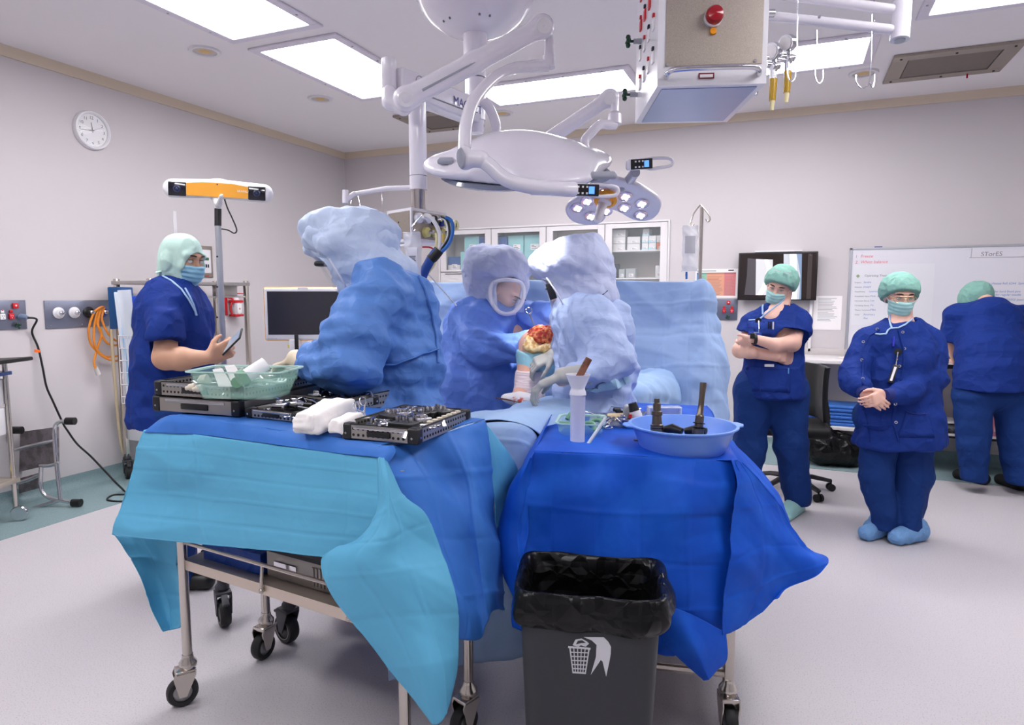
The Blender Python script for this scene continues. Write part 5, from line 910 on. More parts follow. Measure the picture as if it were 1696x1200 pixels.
# ======== things on the left instrument trolley
m_trs = mat('tray_steel', (178, 172, 166), .35, metal=.8); m_trb = mat('tray_black', (30, 30, 33), .45); m_hole = mat('perforation', (26, 26, 28), .8); m_inst = mat('instrument_steel', (200, 200, 205), .2, metal=1)
def inst(kind, p, d, L, label, grp, up=UP):
    p = V(*p); d = unit(V(*d)); s1 = np.cross(up, d)
    t = T('surgical_instrument', label, 'instrument', p, grp)
    if kind == 0:    # rod with handle
        MB().cyl(p-d*L*.5, p+d*L*.15, .0035, n=8).build('shaft', m_inst, t); MB().cyl(p+d*L*.12, p+d*L*.5, .0085, .0075, n=10).build('grip', m_inst if L > .16 else m_black, t)
    elif kind == 1:  # ring-handled
        for e in (-1, 1):
            c = p-d*L*.38+s1*e*.016; MB().tube([c+(d*math.cos(a)*1.3+s1*math.sin(a))*.013 for a in np.linspace(0, 2*PI, 13)[:-1]], .0025, 6, closed=True).tube([c+d*.016, p, p+d*L*.5-s1*e*.002], .0032, 6).build('blade', m_inst, t)
    elif kind == 2:  # block with pegs
        MB().obox(p, (L*.3, .022, .012), (d, s1, up), .004).build('block', m_black, t); b = MB(); [b.cyl(p+d*L*(i-1)*.16+up*.01, p+d*L*(i-1)*.16+up*.028, .006, n=8) for i in range(3)]; b.build('pegs', m_inst, t, stuff=True)
    elif kind == 3: # retractor
        MB().tube([p-d*L*.5-up*.004, p-d*L*.4+up*.012, p-d*L*.2+up*.006, p+d*L*.3, p+d*L*.5+up*.014], [(.009, .0018), (.008, .0018), (.005, .0022), (.006, .0022), (.012, .0018)], 8).build('blade', m_inst, t)
    else: # cutting guide
        MB().obox(p+up*.006, (L*.22, .026, .012), (d, s1, up), .005).obox(p+up*.02, (L*.1, .012, .008), (d, s1, up), .002).build('guide_block', m_inst, t); MB().obox(p+up*.007+s1*.0265, (L*.16, .001, .003), (d, s1, up)).build('slot', m_black, t)
    return t
def tray(b0, ux, W, L, z0, h, label, perf=True):
    uy = V(-ux[1], ux[0], 0); uy = uy if uy[1] > 0 else -uy; c = b0+ux*W/2+uy*L/2; t = T('instrument_tray', label, 'tray', c*V(1, 1, 0)+UP*z0); cz = c*V(1, 1, 0); R = (ux, uy, UP)
    MB().obox(cz+UP*(z0+.004), (W/2-.004, L/2-.004, .003), R).build('base', m_trb, t)
    for ax, ay, hw, n_, nm in ((0, -1, W/2, -uy, 's'), (0, 1, W/2, uy, 's'), (-1, 0, L/2, -ux, 'l'), (1, 0, L/2, ux, 'l')):
        q = cz+ux*ax*W/2+uy*ay*L/2+UP*(z0+h/2); al = ux if nm == 's' else uy
        sd = MB().obox(q, (hw-.012, .0015, h/2-.002), (al, n_, UP)).build('side', m_trs, t)
        if perf:
            b = MB(); nn = int(hw*2/.016)
            for i in range(2, nn-1):
                for j in range(2 if h > .035 else 1): b.cyl(q+al*(-hw+i*.016+.008)+UP*h*(-.2+.42*j)+n_*.0012, q+al*(-hw+i*.016+.008)+UP*h*(-.2+.42*j)+n_*.0022, .0042, n=8).cyl(q+al*(-hw+i*.016+.008)+UP*h*(-.2+.42*j)-n_*.0012, q+al*(-hw+i*.016+.008)+UP*h*(-.2+.42*j)-n_*.0022, .0042, n=8)
            b.build('perforations', m_hole, sd, stuff=True)
        if nm == 's': MB().obox(q+n_*.0035-UP*h*.05, (hw*.32, .003, h*.2), (al, n_, UP), .003).build('handle_recess', m_black, t); MB().obox(q+n_*.0025+UP*h*.3, (hw*.7, .002, h*.1), (al, n_, UP), .001).build('edge_strip', m_inst, t)
    for ax in (-1, 1):
        for ay in (-1, 1):
            q = cz+ux*ax*(W/2-.012)+uy*ay*(L/2-.012)+UP*(z0+h/2); MB().obox(q, (.017, .017, h/2+.002), R, .007, 3).build('corner_bracket', m_trb, t); MB().cyl(q+ux*ax*.017-UP*h*.1, q+ux*ax*.019-UP*h*.1, .0035, n=8).cyl(q+uy*ay*.017-UP*h*.1, q+uy*ay*.019-UP*h*.1, .0035, n=8).build('rivets', m_inst, t, stuff=True)
    MB().tube([cz+ux*a*W/2+uy*b_*L/2+UP*(z0+h) for a, b_ in ((-1, -1), (1, -1), (1, 1), (-1, 1))], .0028, 6, closed=True).build('rim', m_trb, t)
    return lambda u, v, z=.012: cz+ux*(u-.5)*W+uy*(v-.5)*L+UP*(z0+z), ux, uy
ux1 = unit(V(-.99, -.06, 0)); zt_ = 1.05
tray(V(-1.655, 1.63, 0), ux1, .36, .47, zt_, .05, 'lower steel instrument tray of the pair under the green tub', False)
f1, a1_, b1_ = tray(V(-1.66, 1.635, 0), ux1, .35, .46, zt_+.054, .048, 'upper steel instrument tray of the pair, green tub resting in it')
f2, a2_, b2_ = tray(V(-1.405, 1.625, 0), unit(V(-1, .06, 0)), .225, .40, zt_, .03, 'low instrument tray between the stacked trays and the folded towels')
f3, a3_, b3_ = tray(Zp(690, 714, 1.085), unit(V(-1, -.02, 0)), .235, .33, zt_-.002, .042, 'open instrument tray at the right end of the left trolley')
f4, a4_, b4_ = tray(Zp(572, 655, 1.1), unit(V(-1, .1, 0)), .3, .34, 1.032, .055, 'black-ended instrument tray behind, under the blue-gowned surgeon’s hands'.replace('’', ''))
bpy.data.objects['instrument_tray.004']['label'] = 'black-ended instrument tray at the back, under the sleeves of the blue-gowned surgeon' if 'instrument_tray.004' in bpy.data.objects else ''
random.seed(11); LBL = ['thin metal rod with thick grip', 'ring-handled steel forceps', 'black peg block', 'flat curved retractor', 'steel cutting guide block']
CNT = {}; ORD = ['nearest', 'second', 'third', 'fourth', 'fifth', 'sixth', 'seventh', 'eighth', 'ninth', 'tenth', 'eleventh', 'twelfth']
for f, a_1, b_1, n, grp, lo, hi, zz in ((f1, a1_, b1_, 10, 'instruments in the upper stacked tray', (.12, .1), (.9, .9), .02), (f2, a2_, b2_, 22, 'instruments in the low middle tray', (.12, .1), (.9, .92), .02), (f3, a3_, b3_, 26, 'instruments in the open right-hand tray', (.14, .1), (.88, .9), .022), (f4, a4_, b4_, 14, 'instruments in the back tray', (.1, .1), (.9, .9), .04)):
    for i in range(n):
        k = random.choice((0, 0, 1, 2, 3, 4, 2)) if f is f3 else random.choice((0, 0, 1, 3, 4, 3)); u = lo[0]+(hi[0]-lo[0])*((i*.618) % 1); v = lo[1]+(hi[1]-lo[1])*((i+.5)/n); a = random.uniform(-.5, .5)+(0 if i % 3 else 1.5)
        inst(k, f(u, v, zz+.006*(i % 3)), a_1*math.cos(a)+b_1*math.sin(a), random.uniform(.09, .15), LBL[k]+' in the '+grp.split(' in the ')[1]+', '+ORD[CNT.setdefault((grp, k), 0)]+' from the near end', grp); CNT[(grp, k)] += 1
for i in range(7): p = f3(.06+.0*i, .3+.09*i, .03); t = T('ribbed_plug', 'cream ribbed trial plug, '+ORD[i]+' from the near end of the row in the tray', 'trial plug', p, 'cream plugs along the right tray edge'); MB().lathe([(.001, 0), (.008, 0), (.009, .006), (.007, .008), (.009, .01), (.009, .016), (.001, .018)], p, UP, 12).build('plug', mat('plug_cream', (214, 204, 186), .5), t)
for k, (x, y, r, lb) in enumerate(((337, 632, .022, 'cream round trial knob standing in the stacked tray, larger one'), (316, 643, .012, 'small cream knob in the stacked tray, leftmost'), (328, 645, .012, 'small cream knob between the larger one and its neighbour'))):
    q = Zp(x, y, 1.14); MB().lathe([(.001, 0), (r*.6, 0), (r*.6, .012), (r, .014), (r, .03), (r*.8, .036), (.001, .038)], q-RT*.015, unit(RT+UP*.25-FL*.2), 20).build('trial_knob', MATS['plug_cream'] if 'plug_cream' in MATS else mat('plug_cream', (214, 204, 186), .5), tag=(lb, 'trial knob'))
# folded towels
m_tow = mat('towel_white', (240, 236, 234), .85, spec=.1, bump=('noise', 60, .3, .004))
for (P_, r0, lb) in (([(505, 702, 1.87), (545, 684, 2.0), (572, 672, 2.12)], .034, 'thick folded white towel roll lying over the middle tray'), ([(555, 708, 1.86), (575, 698, 1.9), (590, 690, 1.97)], .022, 'smaller white towel in front of the thick folded one'), ([(500, 700, 1.86), (530, 680, 2.0), (552, 668, 2.12)], .026, 'white towel fold behind the thick towel roll')):
    q = [D(*p) for p in P_]; d_t = unit(q[2]-q[0]); s_t = unit(np.cross(UP, d_t)); n_t = np.cross(d_t, s_t); Lh = np.linalg.norm(q[2]-q[0])/2; c_t = (q[0]+q[2])/2; s = S(.004, .006)
    for j, (oz_, ow, tw) in enumerate(((-.55, 0, 1.0), (.0, .12, .95), (.5, -.1, .85))): s.bx(c_t+n_t*oz_*r0+s_t*ow*r0, (Lh*(1-.06*j), r0*1.25*tw, r0*.36), (d_t, s_t, n_t), r0*.33).rc(c_t-s_t*r0*1.0*tw+n_t*oz_*r0-d_t*Lh*.9, c_t-s_t*r0*1.0*tw+n_t*oz_*r0+d_t*Lh*.9, r0*.40)
    s.build('folded_towel', m_tow, disp=lambda p, n: .004*facet(p, 16)+.003*crum(p, 18), tag=(lb, 'towel', 'white towels on the left trolley'))
inst(1, D(603, 683, 2.02), -UP*.4+RT*.3-FL*.4, .1, 'ring-handled scissors beside the white towels', None, up=unit(FL))
# green tub with syringe
m_gclear = mat('green_clear', (180, 226, 208), .1, alpha=.2, spec=.7); m_grn = mat('green_plastic', (112, 158, 128), .4); m_mint = mat('tub_rim', (200, 232, 222), .2, alpha=.75)
def tub(c, ax, W, L, h, z, label, tp=.78):
    ay = np.cross(UP, ax); t = T('green_tub', label, 'tub', c+UP*z)
    def rg(g, zz, rad=.03):
        out = []
        for sx_, sy_ in ((1, 1), (-1, 1), (-1, -1), (1, -1)):
            cc = c+ax*sx_*(W/2-rad)*g+ay*sy_*(L/2-rad)*g; a0 = math.atan2(sy_, sx_)-PI/4
            for k in range(6): a = a0+k*PI/10; out.append(cc+(ax*math.cos(a)+ay*math.sin(a))*rad*g+UP*zz)
        return out
    MB().rings([rg(tp, z+.001), rg(tp+.02, z+.01), rg(.9, z+h*.55), rg(.93, z+h*.58), rg(.97, z+h*.97), rg(.95, z+h*.97), rg(.905, z+h*.58), rg(.88, z+h*.56), rg(tp-.01, z+.006)]).build('tub_body', m_gclear, t)
    MB().rings([rg(.96, z+h-.002), rg(1.06, z+h), rg(1.06, z+h+.004), rg(.96, z+h+.003)], closed=True).build('tub_rim', m_mint, t); return t
cT = D(408, 618, 2.12)*V(1, 1, 0); axT = unit(V(.95, .3, 0)); tub(cT, axT, .30, .19, .085, 1.125, 'pale green clear tub with syringe and tubing on the stacked trays')
t = T('syringe', 'large white syringe with green ring in the left green tub', 'syringe', D(410, 620, 2.12)); q0_, q1_ = D(402, 626, 2.06), D(440, 602, 2.10)
MB().cyl(q0_, q1_, .022, n=20).build('barrel', mat('syringe_white', (240, 240, 244), .3), t); dq = unit(q1_-q0_)
MB().lathe([(.012, -.012), (.027, -.012), (.029, 0), (.027, .012), (.02, .014), (.012, .01)], q0_, dq, 24, loop=True).build('green_ring', m_grn, t); MB().cyl(q0_-dq*.02, q0_, .009, n=12).build('plunger', m_grn, t)
q = D(392, 633, 2.05); MB().lathe([(.001, 0), (.016, 0), (.017, .018), (.001, .02)], q, unit(CP-q), 18).build('round_cap', m_grn, tag=('small green round cap in the left green tub', 'cap')); 
t = T('clear_tubing', 'coil of clear green-tinted tubing in the left green tub', 'tubing', D(430, 640, 2.1)); m_ctube = mat('clear_tube', (206, 232, 222), .12, alpha=.6)
for k in range(6): MB().tube([D(425+4*k, 634+2*(k % 3), 2.12)*1+(RT*math.cos(a)*(.035+.004*k)+FL*math.sin(a)*.035+UP*(.004*k-.005+.004*math.sin(3*a))) for a in np.linspace(0, 2*PI, 22)[:-1]], .0042, 6, closed=True).build('tubing_loop', m_ctube, t)
for (a_, c_, lb) in (((352, 612), (362, 640), 'white paper slip leaning in the left green tub'), ((372, 606), (382, 630), 'second white slip beside the syringe')): MB().prism([D(a_[0], a_[1], 2.15), D(a_[0]+16, a_[1]-2, 2.14), D(c_[0]+24, c_[1], 2.11), D(c_[0], c_[1], 2.12)], UP*.001).build('paper_slip', m_lab, tag=(lb, 'paper'))
# ======== things on the right trolley
zR = .93; pR = lambda x, y, z=zR: Zp(x, y, z)
cG = (pR(925, 742)+pR(995, 742)+pR(930, 715)+pR(1000, 715))/4*V(1, 1, 0); axG = unit(V(.97, .22, 0)); tub(cG, axG, .165, .185, .07, zR+.002, 'small green clear tub at the near left of the right trolley')
b = MB(); q = cG+UP*(zR+.04); t = T('green_clip', 'green plastic handles lying in the small green tub', 'handle', q)
for o_, L in ((V(-.045, .05, .02), .05), (V(.03, -.02, 0), .05), (V(.04, .05, .0), .045)): b.tube(smoothpts([q+o_+V(-L*.5, 0, 0), q+o_+V(-L*.3, .02, .02), q+o_+V(L*.3, .02, .02), q+o_+V(L*.5, 0, 0)], 4), .008, 8)
b.tube([q+V(-.06, -.07, .03), q+V(.03, -.055, .03)], .006, 8); b.build('handles', m_grn, t, stuff=True)
fc = cG+V(.0, .03, 0); t = T('funnel_tube', 'tall white cylinder with funnel top standing in the small green tub', 'funnel', fc+UP*zR); tz = D(956, 622, 2.2)[2]; m_fun = mat('milky_plastic', (228, 228, 240), .35, alpha=.93); fz = lambda y: H+((600-y)/F*CU[2]+FW[2])*2.2; fc = D(957, 660, 2.2)*V(1, 1, 0)
MB().lathe([(.001, zR+.01), (.024, zR+.012), (.025, fz(655)), (.028, fz(653)), (.027, fz(648)), (.024, fz(645)), (.023, fz(641)), (.039, fz(622)), (.041, fz(619)), (.039, fz(619)), (.021, fz(641)), (.001, fz(646))], fc, UP, 28).build('cylinder', m_fun, t)
p_, q_ = D(960, 622, 2.2), D(973, 598, 2.2); MB().obox((p_+q_)/2, (np.linalg.norm(q_-p_)/2+.012, .0115, .006), (unit(q_-p_), unit(np.cross(unit(q_-p_), FL)), FL), .003).build('wooden_spatula', mat('brown_tool', (128, 84, 66), .55, tint=((90, 52, 38), 40, .45, .6)), tag=('brown slotted stick poking out of the funnel', 'stick'))
MB().tube([pR(968, 744, zR+.01), D(1003, 692, 2.2)], .006, 10).build('white_stirrer', mat('stirrer', (214, 222, 222), .3), tag=('white rod leaning out of the small green tub', 'rod'))
for k in range(4): MB().obox((pR(992, 746)+pR(1050, 751))/2+UP*(.004+.004*k)+RT*.003*(k % 2), (.058, .007-.0*k, .0018), (unit(pR(1050, 751)-pR(992, 746)), unit(np.cross(UP, pR(1050, 751)-pR(992, 746))), UP), .0008).build('wooden_stick', mat('pale_wood', (216, 202, 182), .6), tag=(('bottom', 'second', 'third', 'top')[k]+' pale wooden stick of the little stack on the royal drape', 'stick', 'pale sticks on the royal drape'))
for k, (x, y) in enumerate(((962, 744), (1021, 741))): MB().sph(pR(x, y)+UP*.006, .006, 10).build('metal_ball', m_grey, tag=(('small grey ball by the green tub', 'small grey ball behind the pale sticks')[k], 'ball'))
m_bowl = mat('bowl_blue', (112, 154, 232), .35, spec=.5)
bc = D(1131, 706, 2.19)*V(1, 1, 0); t = T('blue_bowl', 'large light blue plastic bowl on the right trolley', 'bowl', bc+UP*zR); bz = zR+.09
MB().lathe([(.001, zR+.002), (.128, zR+.002), (.14, zR+.02), (.163, bz-.012), (.17, bz-.004), (.178, bz), (.178, bz+.004), (.168, bz+.004), (.158, bz-.012), (.135, zR+.022), (.124, zR+.008), (.001, zR+.008)], bc, UP, 48).build('bowl_body', m_bowl, t)
for e in (-1, 1): MB().prism([bc+RT*e*.165+FL*-.045+UP*(bz-.001), bc+RT*e*.19-FL*.03+UP*(bz-.001), bc+RT*e*.2+UP*(bz-.001), bc+RT*e*.19+FL*.03+UP*(bz-.001), bc+RT*e*.165+FL*.045+UP*(bz-.001)], UP*.004).build('lip', m_bowl, t)
m_gun = mat('gunmetal', (112, 102, 92), .28, metal=.9)
def step(x0, y0, x1, y1, t_, prof, lb):
    a, c = D(x0, y0, t_), D(x1, y1, t_); L = np.linalg.norm(c-a); t = T('reamer_adaptor', lb, 'instrument', a); MB().lathe([(.001, 0)]+[(r, z*L) for r, z in prof]+[(.001, L)], a, unit(c-a), 20).build('stepped_shaft', m_gun, t); b = MB(); [b.lathe([(.001, 0), (prof[0][0]*1.02, 0), (prof[0][0]*1.02, .003), (.001, .003)], a+unit(c-a)*L*z, unit(c-a), 20) for z in (.12, .2)]; b.build('grooves', m_black, t, stuff=True)
step(1088, 716, 1088, 660, 2.17, [(.021, 0), (.021, .22), (.017, .25), (.015, .5), (.018, .52), (.018, .62), (.013, .65), (.013, .86), (.009, .88), (.009, 1)], 'short stepped metal adaptor standing in the blue bowl')
step(1156, 718, 1165, 633, 2.15, [(.019, 0), (.019, .1), (.014, .13), (.014, .35), (.010, .38), (.009, .7), (.011, .97), (.010, 1)], 'tall slotted metal shaft standing in the blue bowl')
for k, (x0, y0, x1, y1) in enumerate(((1098, 716, 1130, 718), (1135, 718, 1170, 718))): MB().tube([D(x0, y0-4, 2.2), D((x0+x1)/2, y0-7, 2.18), D(x1, y1-4, 2.16)], [.012, .016, .011], 12).build('dark_tool', m_black, tag=(('dark rounded tool lying between the two metal shafts in the bowl', 'dark rounded tool at the foot of the tall shaft in the bowl')[k], 'instrument'))
# shallow tray and tools at the back of the right trolley
q = pR(1020, 708); t = T('clear_tray', 'clear shallow tray with tools behind the small green tub', 'tray', q); cc_ = pR(1022, 700); MB().obox(cc_+UP*.012, (.11, .15, .012), (axG, np.cross(UP, axG), UP), .008).build('tray_body', mat('milky_tray', (206, 216, 236), .15, alpha=.6), t)
random.seed(5)
for i in range(12):
    x, y = 990+random.uniform(0, 65), 676+random.uniform(0, 26); inst((0, 3, 1, 4)[i % 4], Zp(x, y, zR+.035+.004*(i % 3)), V(math.cos(i*1.3), math.sin(i*1.3)*.7, .12), random.uniform(.08, .14), ('thin metal rod', 'flat curved retractor', 'ring-handled forceps', 'small steel block')[i % 4]+' in the clear tray behind the bowl, turned '+('lengthwise', 'crosswise', 'askew')[i//4], 'instruments in the clear tray on the royal drape')
q = Zp(1021, 690, zR+.04); S(.004, .01).rc(q-RT*.03, q+RT*.03, .014, .016).build('cream_handle', mat('cream_handle', (226, 202, 164), .4), tag=('cream bulb handle among the tools in the clear tray', 'handle'))
t = T('power_drill', 'small white and black surgical drill standing at the back of right trolley', 'drill', Zp(1050, 690)*V(0, 0, 0)+D(1050, 690, 2.5)); MB().cyl(D(1056, 696, 2.55), D(1051, 680, 2.55), .024, .022, n=16).build('body', m_whitep, t); MB().cyl(D(1051, 681, 2.55), D(1047, 667, 2.55), .021, .016, n=16).build('head', m_black, t); MB().cyl(D(1044, 692, 2.53), D(1044, 686, 2.53), .006).build('red_button', m_red, t)
MB().obox(D(1038, 684, 2.6), (.012, .02, .035), None, .01, 3).build('grey_bottle', m_grey, tag=('grey rounded tool leaning by the surgical drill', 'instrument'))
q = D(1098, 690, 2.62); t = T('clear_box', 'clear plastic box tilted behind the blue bowl', 'box', q); MB().obox(q, (.065, .003, .045), (RT, FL, UP), .002).obox(q+UP*.042-FL*.02, (.065, .02, .003), (RT, FL, UP), .002).obox(q-RT*.062-FL*.02, (.003, .02, .045), (RT, FL, UP), .002).obox(q+RT*.062-FL*.02, (.003, .02, .045), (RT, FL, UP), .002).build('box_body', mat('box_clear', (226, 232, 246), .1, alpha=.55), t); MB().sph(q-FL*.03-UP*.02, .012, 10).build('metal_bead', m_gun, t)
q = pR(1050, 733, zR+.012); t = T('black_connector', 'black cable connector beside the blue bowl', 'connector', q); MB().cyl(q, q+RT*.035, .012, n=12).build('plug', m_black, t); MB().tube(smoothpts([q, q-RT*.05+FL*.01-UP*.006, q-RT*.1+FL*.03-UP*.008, q-RT*.13+FL*.09-UP*.008], 4), .003, 6).build('cable', m_black, t)
# ======== left edge trolley and step stool
tx = 4.72*.93; t = T('drawer_trolley', 'steel and white drawer trolley cut by the left edge of the picture', 'trolley', D(-30, 870, 4.2)*V(1, 1, 0)); r_1 = D(24, 866, 4.2)*V(1, 1, 0); 
TD = 4.2; qx = lambda x, y, dt=0: D(x, y, TD+dt)
b = MB(); o1 = qx(17, 725)*V(1, 1, 0); ul = -V(*RT); ub_ = -FL
for a, bb in ((0, 0), (.55, 0), (0, .42), (.55, .42)): q = o1+ul*a+ub_*bb; MB().cyl(q+UP*.09, q+UP*1.02, .014, n=12).build('post', m_tubing, t); MB().lathe([(.001, -.012), (.045, -.012), (.05, -.006), (.05, .006), (.045, .012), (.001, .012)], q+UP*.05+RT*.02, unit(RT*.3-FL), 20).build('wheel', m_chrome, t)
for z0_, z1_ in ((.57, .74), (.76, .92)): MB().obox(o1+ul*.275+ub_*.21+UP*(z0_+z1_)/2, (.265, .22, (z1_-z0_)/2), (ul, ub_, UP), .006).build('drawer', m_whitep, t)
MB().obox(o1+ul*.275+ub_*.2+UP*.955, (.29, .24, .012), (ul, ub_, UP), .004).build('blue_rail', mat('steel_blue', (70, 96, 160), .3, metal=.5), t); MB().obox(o1+ul*.25+ub_*.2+UP*.27, (.28, .22, .015), (ul, ub_, UP), .004).build('lower_shelf', m_sheet, t)
MB().obox(o1+ul*.18+ub_*.2+UP*1.03, (.33, .25, .012), (unit(ul-UP*.05), ub_, unit(UP+ul*.05)), .008).build('top_tray', m_black, t)
MB().sph(o1+ul*.12+ub_*.08+UP*.31, .07, 14, sq=(1, 1, .5)).build('yellow_basin', mat('pale_yellow', (226, 220, 140), .5), tag=('pale yellow dish on the low shelf of the left edge trolley', 'dish'))
st = T('step_stool', 'folded chrome step stool with two grey tread plates standing by the left wall', 'step stool', Zp(70, 850)); m_tread = mat('tread_plate', (140, 134, 138), .5, metal=.5, bump=('vor', 70, .4, .003), tint=((116, 110, 114), 20, .45, .6))
sk = 4.55
def tq(x, y, d=0): return D(x, y, sk+d)
for nm, P_ in (('upper_tread', [(19, 717), (92, 707), (93, 767), (19, 784)]), ('lower_tread', [(20, 795), (64, 783), (64, 808), (20, 820)])):
    pp = [tq(x, y, .0+.001*(93-x)) for x, y in P_]; MB().prism(pp, FL*.02+RT*.01).build('tread', m_tread, st)
for P_ in ([(112, 697), (100, 698), (92, 704), (90, 718), (93, 760), (97, 800), (100, 827)], [(97, 765), (84, 770), (66, 771)], [(68, 772), (67, 800), (71, 815), (82, 824), (99, 828), (122, 832)], [(26, 851), (60, 840), (99, 828)], [(20, 746), (60, 736), (92, 729)], [(20, 802), (45, 795), (66, 786)], [(-5, 846), (20, 850), (38, 856)], [(14, 725), (18, 712), (26, 712)]): MB().tube(smoothpts([tq(x, y, -.02) for x, y in P_], 5), .0135, 10).build('frame_tube', m_chrome, st)
for x, y, dx in ((117, 697, 1), (127, 832, 1), (44, 857, 1), (29, 712, 1)): q = tq(x, y, -.02); MB().cyl(q-RT*.03, q+RT*.03, .026, n=16).build('rubber_foot', m_black, st)
# ======== supply cart against the left wall
XW = -4.42; sx_ = lambda x, y, X=XW: Xp(x, y, X)
sc = T('supply_cart', 'tall steel supply cart with blue end box and wire basket behind the man', 'cart', V(XW, 3.9, 0)); 
ya, yb_ = Xp(207, 700, XW-.36)[1], 4.5; ztop = Xp(200, 468, XW-.3)[2]
for yy in (ya, yb_):
    for X_ in (XW, XW-.36): MB().obox(V(X_, yy, (ztop+.12)/2+.03), (.017, .017, ztop/2-.06), None, .004).build('upright', m_tubing, sc)
b = MB(); b.obox(V(XW-.18, (ya+yb_)/2, ztop), (.2, (yb_-ya)/2+.03, .014), None, .004).build('top_shelf', m_steel, sc)
for z_ in (ztop-.11,): MB().obox(V(XW-.18, (ya+yb_)/2, z_), (.18, (yb_-ya)/2, .006), None, .002).build('shelf', m_steel, sc)
MB().obox(V(XW-.18, (ya+yb_)/2, .55), (.17, (yb_-ya)/2, .24), None, .01).build('cabinet_box', m_whitep, sc)
MB().obox(V(XW-.12, yb_-.12, ztop-.06), (.02, .12, .05), None, .004).build('steel_bin', m_steel, sc)
for yy in (ya, yb_): 
    for X_ in (XW, XW-.36): caster(sc, V(X_, yy, 0), .06, -.5, False)
qa = D(181, 475, 3.72); qb = D(204, 545, 3.72); MB().obox((qa+qb)/2+FL*.05, ((qb-qa)@RT/2, .06, (qa-qb)[2]/2), (RT, FL, UP), .006).build('blue_end_box', mat('deep_blue_plastic', (22, 70, 120), .35), sc)
bk_ = T('wire_basket', 'white wire basket full of packed syringes on the end of the supply cart', 'basket', D(214, 668, 3.6)); b = MB()
def br(x, y, d=0): return D(x, y, 3.55+d)
for k, y in enumerate((556, 577, 597, 617, 637, 657, 668)): xo = 2+.10*(y-556); b.tube([br(195+xo*.6, y), br(228+xo*.4, y), br(228+xo*.4, y, .14), br(195+xo*.6, y, .14)], .0035, 6, closed=True)
for x in range(0, 34, 5): b.tube([br(195+x+1.2, 556), br(202+x*.9, 668)], .002, 5)
b.build('wire_frame', m_whitep, bk_, stuff=True)
m_pack = mat('syringe_pack', (222, 230, 240), .3, alpha=.92); random.seed(2)
for k in range(7): x = 199+k*4.2; y0_ = (482, 486, 540, 545, 548, 552, 556)[k]; o_ = MB().obox((br(x+3, y0_, .05)+br(x+5, 660, .06))/2, (.011, .006, (br(x, y0_)-br(x, 660))[2]/2), (RT, FL, unit(UP-RT*.06)), .003).build('syringe_pack', m_pack if k != 2 else mat('pack_blue', (150, 196, 232), .3), tag=('long sterile pack in the white wire basket, '+('first', 'second', 'third, blue one', 'fourth', 'fifth', 'sixth', 'seventh')[k]+' from its left edge', 'sterile pack', 'sterile packs in the wire basket')); 
MB().obox((br(206, 480, .02)+br(214, 560, .02))/2, (.036, .004, .13), (unit(RT+UP*.05), FL, unit(UP-RT*.05)), .003).build('clear_sleeve', mat('sleeve_clear', (232, 238, 246), .2, alpha=.6), tag=('large clear plastic sleeve hanging over the wire basket', 'plastic sleeve'))
for (x0, y0, x1, y1, cl, nm, lb) in ((224, 541, 240, 570, (238, 214, 70), 'yellow_bin', 'yellow storage bin on the supply cart behind the man’s back'), (230, 490, 250, 518, (44, 80, 190), 'blue_bin', 'blue storage bin on the supply cart by the man’s shoulder')):
    q = (D(x0, y0, 3.85)+D(x1, y1, 3.85))/2; MB().obox(q+RT*.02, (.055, .08, .05), (RT, FL, UP), .008).build(nm, mat(nm+'_m', cl, .4), tag=(lb.replace('’s', ''), 'bin'))
# ======== infrared tracking camera on its stand
tk_ = 3.72; ic = T('tracking_camera_stand', 'white and orange twin-lens tracking camera on a grey pole', 'camera stand', D(362, 560, tk_)*V(1, 1, 0)); pb0 = D(361, 400, tk_)
MB().cyl(V(pb0[0], pb0[1], .1), D(361, 374, tk_), .0175, n=18).build('pole', mat('pole_grey', (176, 178, 186), .35, metal=.5), ic); MB().cyl(D(361, 374, tk_), D(361, 342, tk_), .0185, n=18).build('grip_sleeve', m_black, ic)
for k in range(3): q = D(361, (425, 475, 525)[k], tk_); MB().cyl(q-FL*.0172+RT*.004, q-FL*.0205+RT*.004, .005, n=8).build('pole_screw', m_ink, ic)
a0, a1 = D(277, 311, tk_-.05), D(446, 321, tk_+.05); dx_ = unit(a1-a0); fz_ = unit(np.cross(dx_, UP)); fz_ = fz_ if fz_@(CP-a0) > 0 else -fz_; uz_ = np.cross(fz_, dx_); uz_ = uz_ if uz_[2] > 0 else -uz_; cm = (a0+a1)/2; hl = np.linalg.norm(a1-a0)/2
S(.006, .02).rc(a0+dx_*.03, cm+uz_*.012, .052, .052, sq=(fz_, 1.2)).rc(cm+uz_*.012, a1-dx_*.03, .052, .052, sq=(fz_, 1.2)).cut(cm-uz_*.05, -uz_).cut(cm+fz_*.034, fz_).build('camera_housing', m_whitep, ic)
MB().prism([cm+dx_*u+uz_*v+fz_*.033 for u, v in ((-hl*.60, -.038), (hl*.60, -.038), (hl*.6, .026), (hl*.3, .038), (-hl*.3, .038), (-hl*.6, .028))], fz_*.003).build('orange_face', mat('face_orange', (238, 164, 48), .35), ic)
for e in (-1, 1):
    q = cm+dx_*e*hl*.775-uz_*.006+fz_*.034; MB().obox(q, (.046, .038, .004), (dx_, uz_, fz_), .03, 4).build('lens_window', mat('lens_black', (12, 14, 28), .08, coat=.8), ic); MB().lathe([(.012, 0), (.02, .0), (.02, .003), (.012, .004)], q+fz_*.004, fz_, 20, loop=True).lathe([(.001, 0), (.009, .001), (.001, .003)], q+fz_*.004, fz_, 14).build('lens_ring', mat('lens_ring', (40, 50, 84), .2), ic)
